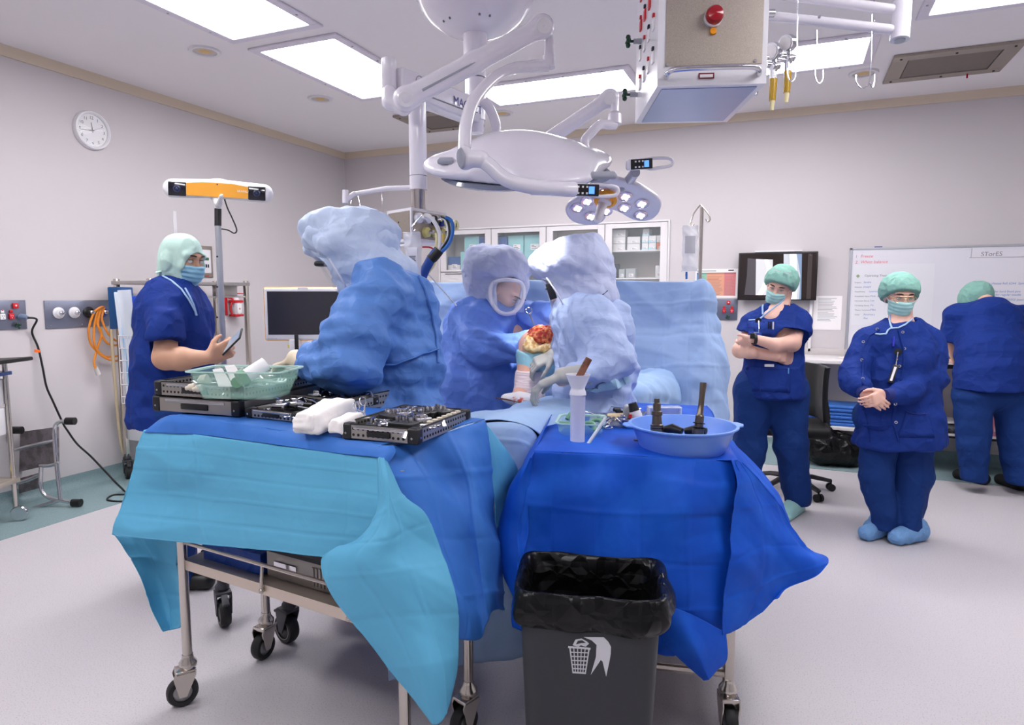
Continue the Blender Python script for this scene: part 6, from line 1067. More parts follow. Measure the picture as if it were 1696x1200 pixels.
text('maker_lettering', 'BRAINLAB', cm+dx_*.105-uz_*.005+fz_*.0365, dx_, uz_, .016, m_lab, ic); MB().cyl(cm+uz_*.03+fz_*.035, cm+uz_*.03+fz_*.038, .004).build('indicator', m_ink, ic)
S(.005, .015).rc(D(361, 344, tk_), D(361, 331, tk_), .02, .024).rc(D(353, 326, tk_), D(361, 336, tk_-.02), .016, .018).rc(D(367, 324, tk_-.09), D(362, 338, tk_-.03), .011, .015).build('tilt_bracket', m_whitep, ic)
MB().tube(smoothpts([D(372, 330, tk_), D(377, 345, tk_), D(385, 362, tk_), D(392, 380, tk_), D(388, 386, tk_), D(378, 381, tk_), D(367, 379, tk_)], 5), .004, 8).build('cable', m_black, ic)
for k in range(4): a = k*PI/2+.3; d = V(math.cos(a), math.sin(a), 0); q = V(pb0[0], pb0[1], .1); MB().tube([q, q+d*.28-UP*.02], .016, 8).build('foot', MATS['pole_grey'], ic); MB().lathe([(.001, -.012), (.03, -.012), (.034, 0), (.03, .012), (.001, .012)], q+d*.28-UP*.066, np.cross(UP, d), 16).build('wheel', m_black, ic)
# ======== navigation workstation with white monitor
tm = 3.95; wk = T('workstation_monitor', 'white monitor with orange edge and dark blank screen on a white stand', 'monitor', D(505, 600, tm)*V(1, 1, 0)); a = D(438, 475, tm); c = D(588, 564, tm+.02); cmn = (a+c)/2; rr = unit((D(588, 478, tm+.02)-a)*V(1, 1, 0)); ff = unit(np.cross(rr, UP)); ff = ff if ff@(CP-a) > 0 else -ff; hw_ = (c-a)@rr/2; hh_ = (a[2]-c[2])/2; RR = (rr, ff, UP)
MB().obox(cmn, (hw_, .02, hh_), RR, .016, 4).build('orange_shell', mat('edge_orange', (240, 176, 84), .4), wk); MB().obox(cmn+ff*.012, (hw_-.006, .012, hh_-.006), RR, .012, 4).build('bezel', m_whitep, wk); MB().obox(cmn+ff*.0235+UP*.006, (hw_-.026, .002, hh_-.032), RR).build('screen', mat('blank_screen', (52, 52, 60), .22, spec=.5), wk)
q = cmn+ff*.0245-UP*(hh_-.014)+rr*hw_*.25; MB().tube([q+(rr*math.cos(a_)+UP*math.sin(a_))*.009 for a_ in np.linspace(0, 2*PI, 17)[:-1]], .0012, 5, closed=True).build('power_ring', MATS['edge_orange'], wk); text('maker_lettering', 'BRAINLAB', cmn+ff*.0245-UP*(hh_-.010)-rr*(hw_-.02), rr, UP, .012, m_grey, wk); MB().obox(cmn+ff*.025+UP*(hh_-.011)+rr*hw_*.0-rr*.03, (.03, .001, .008), RR).build('paper_tag', m_lab, wk)
MB().obox(D(490, 600, tm+.02), (.028, .03, .14), RR, .006).build('stand_post', m_white, wk); MB().obox(D(492, 590, tm-.02), (.011, .006, .13), RR, .002).build('black_rail', m_black, wk); MB().obox(D(520, 572, tm-.0), (.04, .02, .03), RR, .006).build('mount_block', m_white, wk); MB().obox(D(480, 573, tm-.015), (.012, .002, .01), RR).build('yellow_label', mat('label_yellow', (230, 214, 90), .5), wk)
q = D(500, 640, tm)*V(1, 1, 0); MB().obox(q+UP*.42, (.2, .22, .36), RR, .03, 3).build('cabinet', m_white, wk); [MB().cyl(q+rr*.17*e+ff*.2*g+UP*.03-rr*.012, q+rr*.17*e+ff*.2*g+UP*.03+rr*.012, .03, n=16).cyl(q+rr*.17*e+ff*.2*g+UP*.03, q+rr*.17*e+ff*.2*g+UP*.07, .01).build('wheel', m_black, wk) for e in (-1, 1) for g in (-1, 1)]
# ======== people
m_skin = mat('skin_fair', (222, 172, 150), .5, sub=.12); m_skin2 = mat('skin_tan', (206, 158, 130), .5, sub=.12); m_skin3 = mat('skin_rosy', (230, 184, 166), .5, sub=.12)
m_scrub = mat('scrub_navy', (28, 52, 126), .7, spec=.12, bump=('crum', 9, .5, .014)); m_scrub2 = mat('scrub_trouser', (28, 56, 116), .72, spec=.12, bump=('crum', 7, .5, .014))
m_trim = mat('piping_pale', (160, 190, 225), .6); m_capg = mat('cap_green', (130, 176, 164), .8, spec=.2, bump=('crum', 22, .5, .006)); m_capp = mat('cap_pale', (186, 216, 206), .8, spec=.2, bump=('crum', 16, .25, .006))
m_mask = mat('mask_aqua', (166, 212, 210), .7, bump=('noise', 60, .1, .002)); m_maskb = mat('mask_blue', (140, 190, 214), .7); m_strap = mat('mask_strap', (232, 238, 240), .6)
m_eye = mat('eye_white', (225, 220, 216), .25); m_iris = mat('iris_dark', (42, 28, 24), .3); m_brow = mat('brow_dark', (60, 40, 34), .8); m_hair = mat('hair_dark', (48, 32, 28), .6); m_lip = mat('lip_rose', (186, 108, 100), .5)
def fr(f, u=UP): f = unit(f); u = unit(u-f*(u@f)); return np.cross(f, u), f, u      # right, forward, up
def head(s, c, B, g=1., k=.02):
    r, f, u = B; P = lambda a, b, d: c+(r*a+f*b+u*d)*g
    s.el(P(0, -.012, .035), (.074*g, .094*g, .083*g), B, k).el(P(0, .022, -.03), (.06*g, .066*g, .086*g), B, .03)
    s.rc(P(-.03, .04, -.092), P(.03, .04, -.092), .022*g, k=.03).el(P(0, .066, -.094), (.02*g, .018*g, .018*g), B, .02)
    for e in (-1, 1):
        s.rc(P(e*.012, .088, .034), P(e*.045, .075, .034), .011*g, .009*g, k=.015).el(P(e*.037, .066, -.018), (.024*g, .02*g, .02*g), B, .02).el(P(e*.076, -.008, -.005), (.009*g, .02*g, .031*g), B, .006)
        s.el(P(e*.031, .094, .012), (.016*g, .012*g, .01*g), B, .01, 's')
        s.el(P(e*.031, .078, .013), (.014*g, .0125*g, .011*g), B, .003)
    s.rc(P(0, .088, .022), P(0, .106, -.02), .007*g, .0105*g, k=.014).rc(P(-.012, .094, -.025), P(.012, .094, -.025), .008*g, k=.01)
    s.rc(P(-.018, .086, -.053), P(.018, .086, -.053), .0075*g, k=.006).rc(P(-.014, .084, -.063), P(.014, .084, -.063), .008*g, k=.006)
    return P
def eyes(t, c, B, g=1., brow=m_brow, down=.4):
    r, f, u = B; P = lambda a, b, d: c+(r*a+f*b+u*d)*g
    for e in (-1, 1):
        q = P(e*.031, .0803, .0095); o = MB().sph(q, .0112*g, 16).build('eye', m_eye, t); gd = unit(f-u*down); MB().lathe([(.001, .0102), (.0052, .0098), (.006, .0092), (.001, .009)], q, gd, 14).build('iris', m_iris, o)
        MB().tube([P(e*(.031+.0125*x), .0915-.004*abs(x)**2-.003*max(0, x), .0135+.0025*(1-x*x)) for x in (-1, -.5, 0, .5, 1)], .0016, 5).build('eyelashes', m_iris, t)
        MB().tube([P(e*(.031+.017*x), .098-.010*(x > 0)*x*x-.004*x, .034+.003*(1-x*x)) for x in (-1, -.4, .2, .7, 1.1)], [(.002, .003), (.003, .0045), (.003, .0045), (.0025, .0035), (.001, .0015)], 6).build('eyebrow', brow, t)
def maskon(t, c, B, m, g=1., top=-.012, bot=-.125):
    r, f, u = B; s = S(.0035, .01); head(s, c, B, g); s.el(c+(f*.085-u*.045)*g, (.038*g, .034*g, .048*g), B, .03).off(.006)
    s.cut(c+(f*.1+u*top)*g, u*.95-f*.1).cut(c+f*.018*g-u*.03, -(f*.9+u*.05)).cut(c+u*bot*g, -u)
    for e in (-1, 1): s.cut(c+(r*e*.066+f*.03)*g, r*e+f*.15)
    d = lambda p, n: .0016*np.sin(((p-c)@u)/g*2*PI/.022)*np.clip(((p-c)@f)*14, 0, 1)+.002*crum(p, 26)
    o = s.build('face_mask', m, t, d); P = lambda a, b, dd: c+(r*a+f*b+u*dd)*g
    for e in (-1, 1): MB().tube(smoothpts([P(e*.064, .035, -.02), P(e*.076, .01, -.003), P(e*.086, -.01, .012)], 4), .0018, 6).tube(smoothpts([P(e*.062, .03, -.075), P(e*.072, .005, -.045), P(e*.084, -.012, -.02)], 4), .0018, 6).build('mask_strap', m_strap, o)
    return o
def capon(t, c, B, m, g=1., puff=0, low=.045, hood=False, amp=.005, f_=24):
    r, f, u = B; s = S(.005, .02); head(s, c, B, g)
    if puff: s.el(c+(-f*.055+u*.03)*g, (.095*g, .085*g, .085*g), B, .04).el(c+(u*.05)*g, (.088*g, .1*g, .08*g), B, .04)
    s.off(.009)
    if hood:
        s.rc(c+(-f*.03-u*.02)*g, c+(-f*.035-u*.13)*g, .085*g, .075*g, k=.03).el(c+(f*.1-u*.035)*g, (.062*g, .06*g, .085*g), B, .012, 's').cut(c-u*.15*g, -u)
    else: s.cut(c+(f*.09+u*low)*g, -(u*.82-f*.62)).cut(c+(-f*.02-u*.05)*g, -(u*.9-f*.3))
    return s.build('surgical_cap' if not puff else 'bouffant_cap', m, t, lambda p, n: amp*crum(p*np.array([1, 1, 1.]), f_), 1)
def hand(s, w, d, n, side, g=1., curl=.5, spread=.012, thumb=1., k=.006):
    d = unit(d); n = unit(n-d*(n@d)); q = np.cross(d, n); q = q if q@side > 0 else -q
    kn = w+d*.088*g
    for i in range(4): s.rc(w+q*(.018-.012*i)*g+d*.01*g, kn+q*(.030-.0205*i)*g, .0145*g, .0125*g, k=.012)
    for i, L in enumerate((.040, .045, .042, .033)):
        a = kn+q*(.031-.0205*i)*g; ang = curl*(.7+.12*i); dd = unit(d+q*(spread*(1.5-i))*2)
        for j in range(3):
            e = unit(dd*math.cos(ang)+n*math.sin(ang)); b = a+e*L*g*(1, .68, .52)[j]; s.rc(a, b, (.0095, .0088, .008)[j]*g, (.0088, .008, .0068)[j]*g, k=.003); a = b; ang += curl
    a = w+d*.022*g+q*.026*g; b = a+unit(d*.75+q*.75+n*.35*thumb)*.042*g; c = b+unit(d*.9+q*.25+n*.6*thumb)*.032*g; e = c+unit(d*.9-q*.05+n*.6*thumb)*.024*g
    s.rc(a, b, .017*g, .0115*g, k=.012).rc(b, c, .011*g, .010*g, k=.003).rc(c, e, .0098*g, .008*g, k=.003); return s
def J(x, y, t): return D(x, y, t)
def scrubdisp(a=.013, f=7.5, d=UP, a2=.005, f2=15): return lambda p, n: a*folds(p, d, f, 4)+a2*crum(p, f2)+.014*facet(p, 9)
def person(label, base, group=None): return T('person', label, 'person', base*V(1, 1, 0), group)
# ---- man in pale cap with phone
ph = person('man in navy scrubs, pale green hood cap and mask, looking at a phone', J(290, 700, 3.3)); t0 = 3.3
hc1 = J(302, 430, t0); B1 = fr(RT*.92-FL*.36-UP*.22, UP)
s = S(.0065, .02); head(s, hc1, B1, 1.04)
s.rc(J(298, 452, t0), J(290, 492, t0), .058, .062, k=.03).rc(J(290, 516, t0-.14), J(290, 516, t0+.14), .06, k=.05).rc(J(300, 490, t0), J(312, 520, t0), .06, .08, k=.03).rc(J(290, 520, t0), J(288, 690, t0), .11, .12, k=.05)
sh, elb, wr_ = J(276, 524, t0-.16), J(274, 592, t0-.25), J(347, 592, t0-.26)
s.rc(sh, elb, .045, .054, k=.03).rc(elb, J(300, 594, t0-.255), .054, .053, k=.02).rc(J(300, 594, t0-.255), wr_, .052, .029, k=.02)
hand(s, wr_, unit(J(372, 580, t0-.22)-wr_), unit(UP*.25+FL*.95), UP*1., 1.04, .85)
sh2, e2, w2 = J(292, 518, t0+.2), J(302, 595, t0+.22), J(345, 600, t0+.1); s.rc(sh2, e2, .06, .05).rc(e2, w2, .048, .03); hand(s, w2, unit(J(370, 592, t0)-w2), UP, -FL, 1., .5)
s.build('body', m_skin2, ph); eyes(ph, hc1, B1, 1.04, down=.6)
s = S(.008, .05)
s.rc(J(289, 508, t0-.13), J(289, 508, t0+.13), .08, k=.04).rc(J(290, 530, t0), J(287, 600, t0), .225, .222, sq=(RT, 1.34)).rc(J(287, 600, t0), J(283, 690, t0), .222, .232, sq=(RT, 1.36)).rc(J(304, 560, t0-.03), J(306, 625, t0-.03), .12, .12, sq=(RT, 1.0))
s.rc(J(272, 514, t0-.17), J(271, 552, t0-.24), .078, .076, k=.03).rc(J(271, 552, t0-.24), J(273, 566, t0-.25), .076, .078, k=.02).rc(J(290, 512, t0+.2), J(298, 562, t0+.24), .085, .08, k=.04)
s.cut(J(273, 562, t0-.27), J(274, 600, t0-.27)-J(268, 520, t0-.25), J(273, 575, t0-.30), .125).cut(J(283, 702, t0), -UP)
s.rc(J(302, 452, t0), J(298, 474, t0), .066, .058, k=.006, op='s').rc(J(306, 480, t0), J(322, 510, t0-.02), .045, .015, k=.01, op='s')
sm1 = s.build('scrub_top', m_scrub, ph, lambda p, n: .018*folds(p, UP*.9+RT*.3, 7, 3)+.005*crum(p, 15)+.016*facet(p, 9)); Bm = bvh(sm1)
s = S(.01, .05); kn_ = lambda x, dt: (J(x, 700, t0+dt), Zp(x-4, 980)+FL*dt)
for dt in (-.11, .11): a, b = J(282, 690, t0+dt), None; b = V(a[0]+.02, a[1], .05); s.rc(a, (a+b)/2, .115, .09).rc((a+b)/2, b, .09, .075)
s.rc(J(282, 685, t0-.08), J(282, 685, t0+.08), .12); s.build('scrub_trousers', m_scrub2, ph, scrubdisp())
for dt in (-.11, .11): a = J(284, 690, t0+dt)*V(1, 1, 0); S(.008).rc(a+UP*.045-RT*.04, a+UP*.04+RT*.13, .05, .042).cut(a+UP*.004, -UP).build('shoe', m_black, ph)
maskon(ph, hc1, B1, m_maskb, 1.04); co = capon(ph, hc1, B1, m_capp, 1.04, hood=True, amp=.004, f_=17)
MB().tube(smoothpts([J(275, 446, t0-.02), J(266, 449, t0-.05), J(258, 451, t0-.06)], 4), [(.012, .004)]*9, 8).build('cap_tie', m_capp, ph)
for pts in ([(270, 458), (284, 466), (300, 480), (312, 497), (322, 515), (324, 522)], [(306, 478), (314, 492), (320, 505), (325, 522)]):
    L = trail(Bm, pts, .004); MB().tube(smoothpts(L, 2), .0045, 6).build('piping', m_trim, ph)
tp = T('mobile_phone', 'black mobile phone held by the man in the pale cap', 'phone', J(385, 567, 3.06)); pd_ = unit(J(396, 556, 3.04)-J(375, 577, 3.08)); pn = unit(-RT*.72-FL*.5+UP*.5); pn = unit(pn-pd_*(pn@pd_)); pq = np.cross(pd_, pn)
MB().obox(J(385, 566, 3.06), (.072, .036, .0045), (pd_, pq, pn), .004, 3).build('case', m_black, tp); MB().obox(J(385, 566, 3.06)+pn*.0048, (.066, .032, .0006), (pd_, pq, pn)).build('screen', mat('phone_screen', (150, 160, 175), .1, emit=.25), tp)
# ---- woman with folded arms
pw = person('woman in navy scrubs with folded arms, green bouffant cap and mask, head tilted', J(1280, 700, 4.42)); t0 = 4.42
u_ = unit(UP*.93+RT*.30); hc2 = J(1291, 474, t0-.02); B2 = fr(-RT*.52-FL*.72-UP*.34, u_)
s = S(.0065, .02); head(s, hc2, B2, .98); s.rc(J(1297, 490, t0), J(1291, 522, t0), .052, .056, k=.03).rc(J(1256, 540, t0), J(1318, 538, t0), .045, k=.05).rc(J(1288, 510, t0-.03), J(1276, 528, t0-.04), .05, .07, k=.03).rc(J(1287, 535, t0), J(1280, 640, t0), .11, .12, k=.05)
lsh, lel, lwr = J(1246, 542, t0-.01), J(1226, 580, t0-.06), J(1262, 585, t0-.24); rsh, rel, rwr = J(1322, 540, t0-.01), J(1318, 565, t0-.12), J(1250, 563, t0-.27)
s.rc(lsh, lel, .04, .052, k=.03).rc(lel, J(1244, 583, t0-.2), .046, .042, k=.02).rc(J(1240, 582, t0-.16), J(1285, 590, t0-.2), .041, .032, k=.02)
s.rc(rsh, J(1312, 569, t0-.14), .042, .054, k=.03).rc(J(1312, 567, t0-.14), J(1285, 571, t0-.24), .05, .041, k=.02).rc(J(1285, 571, t0-.24), J(1247, 560, t0-.26), .041, .027, k=.02)
hand(s, J(1247, 560, t0-.25), J(1228, 572, t0-.17)-J(1247, 560, t0-.25), FL, UP, .95, .6); hand(s, J(1285, 591, t0-.2), J(1308, 590, t0-.13)-J(1285, 591, t0-.2), FL, UP, .95, .6)
bw_ = s.build('body', m_skin3, pw); eyes(pw, hc2, B2, .98)
s = S(.008, .04)
s.rc(J(1248, 535, t0), J(1324, 531, t0), .066, k=.04).rc(J(1290, 515, t0), J(1250, 533, t0), .06, .06, k=.03).rc(J(1290, 515, t0), J(1322, 529, t0), .06, .06, k=.03).rc(J(1288, 548, t0), J(1285, 600, t0), .19, .18, sq=(FL, 1.3)).rc(J(1285, 600, t0), J(1278, 648, t0), .18, .225, sq=(FL, 1.28)).rc(J(1265, 552, t0-.1), J(1308, 550, t0-.1), .09, k=.06).rc(J(1280, 605, t0-.04), J(1277, 655, t0-.02), .17, .21, sq=(FL, 1.25))
s.rc(J(1243, 538, t0), J(1232, 555, t0-.03), .064, .068, k=.03).rc(J(1325, 534, t0), J(1325, 550, t0-.07), .07, .078, k=.03)
s.cut(J(1231, 549, t0-.03), unit(-UP-RT*.22), J(1228, 562, t0-.05), .12).cut(J(1322, 553, t0-.08), unit(-UP-FL*.3-RT*.15), J(1314, 574, t0-.16), .14).cut(J(1278, 655, t0), -UP)
s.rc(J(1297, 492, t0), J(1291, 512, t0), .066, .068, k=.006, op='s').rc(J(1284, 501, t0-.09), J(1265, 516, t0-.17), .05, .018, k=.006, op='s')
sm2 = s.build('scrub_top', m_scrub, pw, lambda p, n: .018*folds(p, UP*.7-RT*.7, 7, 3, 3.)+.005*crum(p, 15)+.016*facet(p, 9)); Bw = bvh(sm2, bw_)
s = S(.009, .04); hipl, hipr = J(1248, 655, t0), J(1303, 655, t0)
s.rc(J(1250, 642, t0), J(1302, 642, t0), .135, k=.06).rc(hipl, J(1240, 745, t0+.02), .125, .1).rc(J(1240, 745, t0+.02), J(1232, 830, t0+.05), .1, .085).rc(hipr, J(1310, 740, t0-.02), .135, .102).rc(J(1310, 740, t0-.02), J(1320, 826, t0), .1, .088)
s.cut(J(1320, 834, t0), -UP); s.build('scrub_trousers', m_scrub2, pw, lambda p, n: .012*folds(p, UP, 6, 4)+.015*crum(p, 10)*np.clip((.25-p[:, 2])*6, 0, 1)+.014*facet(p, 9))
m_clog = mat('clog_mint', (150, 196, 194), .5)
for a, dd in ((J(1313, 836, t0)*V(1, 1, 0)-FL*.02, -RT*.55-FL*.6), (J(1230, 836, t0+.06)*V(1, 1, 0), -RT*.5-FL*.6)):
    dd = unit(dd); s = S(.006, .03); s.rc(a+UP*.05+dd*-.03, a+UP*.04+dd*.14, .052, .048, sq=(UP, 1.1)).rc(a+UP*.06, a+UP*.05+dd*.08, .05, .045).bx(a+dd*.05+UP*.018, (.14, .05, .017), (dd, np.cross(UP, dd), UP), .014, .01).cut(a+UP*.003, -UP).rc(a+UP*.12-dd*.03, a+UP*.12-dd*.035, .035, op='s', k=.01); s.build('clog', m_clog, pw)
maskon(pw, hc2, B2, m_mask, .98); capon(pw, hc2, B2, m_capg, .98, puff=1, low=.062)
r2, f2, u2 = B2
for e in (-1, 1): MB().tube([hc2+(r2*(e*.03+.022*math.cos(a))+f2*.066+u2*(.118+.012*math.sin(a)))for a in np.linspace(0, 2*PI, 14)[:-1]], .0016, 5, closed=True).build('safety_glasses_rim', m_clear, pw)
v, q = joinq([(lambda g: (g[0], g[1]))(sheet([[hc2+r2*e*(.005+.05*i/3)+f2*(.062-.02*i/3*i/3)+u2*(.105+.028*j/2) for i in range(4)] for j in range(3)], 8, 6)) for e in (-1, 1)]); rawmesh('safety_glasses', v, q, mat('lens_clear', (250, 250, 252), .04, alpha=.35, spec=.9), pw)
for pts in ([(1267, 497), (1263, 508), (1263, 521)], [(1299, 494), (1292, 502), (1280, 511), (1265, 523), (1256, 530)], [(1240, 530), (1256, 530)]):
    L = trail(Bw, pts, .003); MB().tube(smoothpts(L, 2), .0055, 6).build('piping', m_trim, pw)
v, q = patch(Bw, [(1235, 607), (1310, 609), (1309, 650), (1233, 647)], 10, 6, .003, .002)
rawmesh('front_pocket', v, q, m_scrub, pw); v, q = patch(Bw, [(1238, 531), (1285, 531), (1284, 556), (1240, 555)], 6, 4, .003, .002); rawmesh('chest_pocket', v, q, m_scrub, pw)
b = MB(); L = trail(Bw, [(1259, 608), (1259, 648)], .006); b.tube(L, .0015, 5); L = trail(Bw, [(1235, 610), (1310, 611)], .006); b.tube(L, .0015, 5); b.build('pocket_stitching', mat('stitch', (28, 44, 118), .8), pw, stuff=True)
h_ = hit(Bw, 1256, 533, .01); MB().lathe([(.001, 0), (.02, 0), (.02, .008), (.001, .01)], h_, -FL, 20).build('badge_reel', m_black, pw); MB().tube([h_-FL*.01, hit(Bw, 1258, 545, .015), hit(Bw, 1257, 552, .02)], .003, 6).build('lanyard_clip', m_chrome, pw)
MB().obox(hit(Bw, 1255, 552, .03), (.018, .002, .006), (RT, FL, UP)).build('name_badge', m_lab, pw)
for x, m_ in ((1272, m_black), (1276, m_black), (1280, m_whitep)): q = hit(Bw, x, 541, .01); MB().cyl(q-UP*.02, q+UP*.028, .0045, n=8).build('pen', m_, pw)
q = hit(Bw, 1274, 605, .006); MB().obox(q, (.03, .002, .008), (RT, FL, UP)).build('folded_note', m_lab, pw); q = hit(Bw, 1305, 614, .006); MB().obox(q, (.004, .002, .018), (RT, FL, UP)).build('blue_pen', mat('pen_blue', (90, 150, 220), .4), pw)
ws = J(1240, 557, t0-.28); MB().tube([J(1249, 561, t0-.262)+(UP*math.cos(a)+FL*math.sin(a))*.034 for a in np.linspace(0, 2*PI, 20)[:-1]], (.011, .003), 8, closed=True).obox(J(1246, 556, t0-.295), (.014, .005, .018), (RT, FL, UP), .004).build('wristwatch', m_black, pw)
# ---- woman in jacket
pj_ = person('woman in navy scrub jacket with glasses, hands clasped, blue shoe covers', J(1480, 720, 3.93)); t0 = 3.93
hc3 = J(1490, 491, t0-.02); B3 = fr(-RT*.20-FL*.9-UP*.22, UP+RT*.03)
s = S(.006, .02); head(s, hc3, B3, .98); s.rc(J(1495, 508, t0+.01), J(1492, 545, t0), .053, .058, k=.03).rc(J(1450, 570, t0), J(1535, 570, t0), .045, k=.04).rc(J(1492, 525, t0-.03), J(1486, 555, t0-.06), .055, .07, k=.03).rc(J(1490, 560, t0), J(1485, 690, t0), .11, .12, k=.05)
s.rc(J(1440, 572, t0), J(1412, 628, t0-.06), .04, .036).rc(J(1412, 628, t0-.06), J(1430, 651, t0-.2), .038, .027).rc(J(1540, 574, t0), J(1546, 628, t0-.08), .04, .038).rc(J(1552, 628, t0-.08), J(1466, 655, t0-.22), .04, .027)
hand(s, J(1430, 650, t0-.2), J(1452, 664, t0-.25)-J(1430, 650, t0-.2), FL+RT*.2, UP, .9, .5, spread=.0); hand(s, J(1464, 652, t0-.24), J(1440, 666, t0-.27)-J(1464, 652, t0-.24), FL, UP, .9, .6, spread=.002)
bj_ = s.build('body', m_skin3, pj_); eyes(pj_, hc3, B3, .98)
s = S(.008, .05)      # scrub top under the jacket
s.rc(J(1455, 562, t0), J(1528, 562, t0), .05, k=.05).rc(J(1488, 580, t0), J(1482, 700, t0), .15, .165, sq=(FL, 1.25)).rc(J(1472, 590, t0-.06), J(1500, 590, t0-.06), .08, k=.06).rc(J(1462, 620, t0-.04), J(1460, 695, t0-.04), .115, .135, k=.04).cut(J(1470, 704, t0), -UP)
s.rc(J(1496, 505, t0), J(1493, 533, t0), .068, .072, k=.006, op='s').rc(J(1490, 528, t0-.10), J(1480, 543, t0-.17), .06, .035, k=.006, op='s')
sm3 = s.build('scrub_top', m_scrub, pj_, scrubdisp(.006, 6)); 
s = S(.0085, .05)
s.rc(J(1438, 566, t0+.01), J(1540, 566, t0+.01), .068, k=.03).rc(J(1493, 532, t0+.01), J(1440, 562, t0), .058, .062, k=.03).rc(J(1493, 532, t0+.01), J(1540, 562, t0), .058, .066, k=.03).rc(J(1490, 585, t0), J(1486, 640, t0), .205, .205, sq=(FL, 1.25), k=.03).rc(J(1486, 640, t0), J(1485, 728, t0), .205, .245, sq=(FL, 1.2)).rc(J(1510, 600, t0-.05), J(1513, 725, t0-.05), .14, .165, k=.04)
s.rc(J(1434, 568, t0), J(1413, 618, t0-.05), .066, .07, k=.03).rc(J(1413, 618, t0-.05), J(1424, 642, t0-.16), .07, .052, k=.02).rc(J(1544, 570, t0), J(1548, 622, t0-.09), .074, .076, k=.03).rc(J(1548, 622, t0-.09), J(1505, 650, t0-.2), .076, .06, k=.02).rc(J(1505, 650, t0-.19), J(1480, 656, t0-.22), .062, .045, k=.03)
nx = unit(RT*.1-UP)
s.cut(J(1487, 734, t0), -UP+RT*.05)
# open front: wedge showing the top beneath
for x0, y0, x1, y1, r0, r1 in ((1484, 548, 1463, 580, .10, .115), (1463, 580, 1456, 640, .118, .118), (1456, 640, 1452, 740, .118, .135)): s.rc(J(x0, y0, t0-.235), J(x1, y1, t0-.245), r0, r1, k=.004, op='s')
s.rc(J(1496, 500, t0), J(1493, 535, t0), .08, .082, k=.006, op='s')
s.rc(J(1414, 630, t0-.08), J(1424, 642, t0-.16), .076, .052, k=.02).rc(J(1515, 645, t0-.17), J(1480, 656, t0-.23), .066, .045, k=.02)
sm4 = s.build('scrub_jacket', m_scrub, pj_, lambda p, n: .02*folds(p, UP*.8+RT*.45, 6.5, 3.5, 5.)+.005*crum(p, 15)+.016*facet(p, 9)); Bj = bvh(sm4, sm3, bj_)
for a, c in (((1423, 641, t0-.155), (1432, 652, t0-.21)), ((1482, 655, t0-.21), (1464, 655, t0-.245))): a, c = J(*a), J(*c); MB().tube([a, (a+c)/2, c], [.045, .042, .036], 20).build('knit_cuff', mat('cuff_navy', (26, 40, 110), .8, bump=('noise', 90, .3, .003, (1, 1, .1))), pj_)
for pts in ([(1456, 546), (1440, 556), (1430, 575), (1428, 610), (1429, 636)], [(1428, 668), (1436, 700), (1440, 732)], [(1488, 547), (1496, 575), (1497, 600), (1492, 630)], [(1481, 668), (1478, 695), (1489, 732)], [(1430, 703), (1455, 706), (1478, 702)]): MB().tube(smoothpts(trail(Bj, pts, .003), 2), .0055, 6).build('jacket_edge', m_scrub, pj_)
for pts in ([(1475, 520), (1474, 535), (1477, 543), (1471, 547), (1468, 553), (1458, 554), (1449, 553)], [(1517, 512), (1514, 525), (1500, 537), (1488, 543), (1477, 544)]): MB().tube(smoothpts(trail(Bj, pts, .004), 2), .005, 6).build('piping', m_trim, pj_)
m_snap = mat('snap_metal', (190, 195, 215), .25, metal=.9)
for x, y in ((1453, 545), (1495, 550), (1498, 577), (1430, 566), (1427, 596), (1429, 627), (1490, 606), (1483, 668), (1484, 699)):
    q = hit(Bj, x, y, .003)
    if q is not None: MB().lathe([(.004, 0), (.0085, 0), (.0085, .003), (.004, .003)], q, unit(CP-q), 14, loop=True).build('snap_button', m_snap, pj_)
v, q = patch(Bj, [(1501, 680), (1535, 683), (1548, 724), (1487, 724)], 8, 6, .004, .002); rawmesh('jacket_pocket', v, q, m_scrub, pj_)
MB().tube(smoothpts(trail(Bj, [(1499, 679), (1506, 684), (1520, 686), (1535, 685)], .008), 2), .002, 6).build('pocket_edge', MATS['stitch'], pj_)
q = hit(Bj, 1487, 583, .012); q2 = hit(Bj, 1481, 608, .02); q3 = hit(Bj, 1474, 630, .02)
MB().lathe([(.001, 0), (.02, 0), (.02, .008), (.001, .01)], q, unit(CP-q), 20).build('badge_reel', m_black, pj_); MB().tube([q+unit(CP-q)*.01, (q+q2)/2, q2], .003, 6).sph((q+q2)/2, .007, 8).build('lanyard_clip', m_chrome, pj_)
bd2 = unit(q3-q2); MB().obox((q2+q3)/2, (np.linalg.norm(q3-q2)/2+.01, .014, .003), (bd2, unit(np.cross(bd2, CP-q2)), unit(np.cross(bd2, np.cross(bd2, CP-q2)))), .002).build('card_holder', m_black, pj_); MB().obox((q2+q3)/2+unit(CP-q2)*.006, (np.linalg.norm(q3-q2)/2-.002, .006, .001), (bd2, unit(np.cross(bd2, CP-q2)), unit(np.cross(bd2, np.cross(bd2, CP-q2))))).build('name_badge', m_lab, pj_)
q = hit(Bj, 1480, 566, .01); MB().cyl(q-UP*.028, q+UP*.028, .005, n=8).build('pen', mat('pen_violet', (70, 70, 210), .4), pj_)
s = S(.009, .03)
s.rc(J(1450, 690, t0), J(1515, 690, t0), .13, k=.05).rc(J(1454, 700, t0), J(1452, 790, t0), .105, .092, k=.015).rc(J(1452, 790, t0), J(1466, 866, t0), .092, .075, k=.015).rc(J(1510, 705, t0), J(1512, 790, t0), .115, .10, k=.015).rc(J(1512, 790, t0), J(1505, 868, t0-.02), .10, .082, k=.015).cut(J(1500, 877, t0), -UP)
s.build('scrub_trousers', m_scrub2, pj_, lambda p, n: .018*folds(p, UP, 6, 4)+.016*crum(p, 10)*np.clip((.3-p[:, 2])*5, 0, 1)+.014*facet(p, 9))
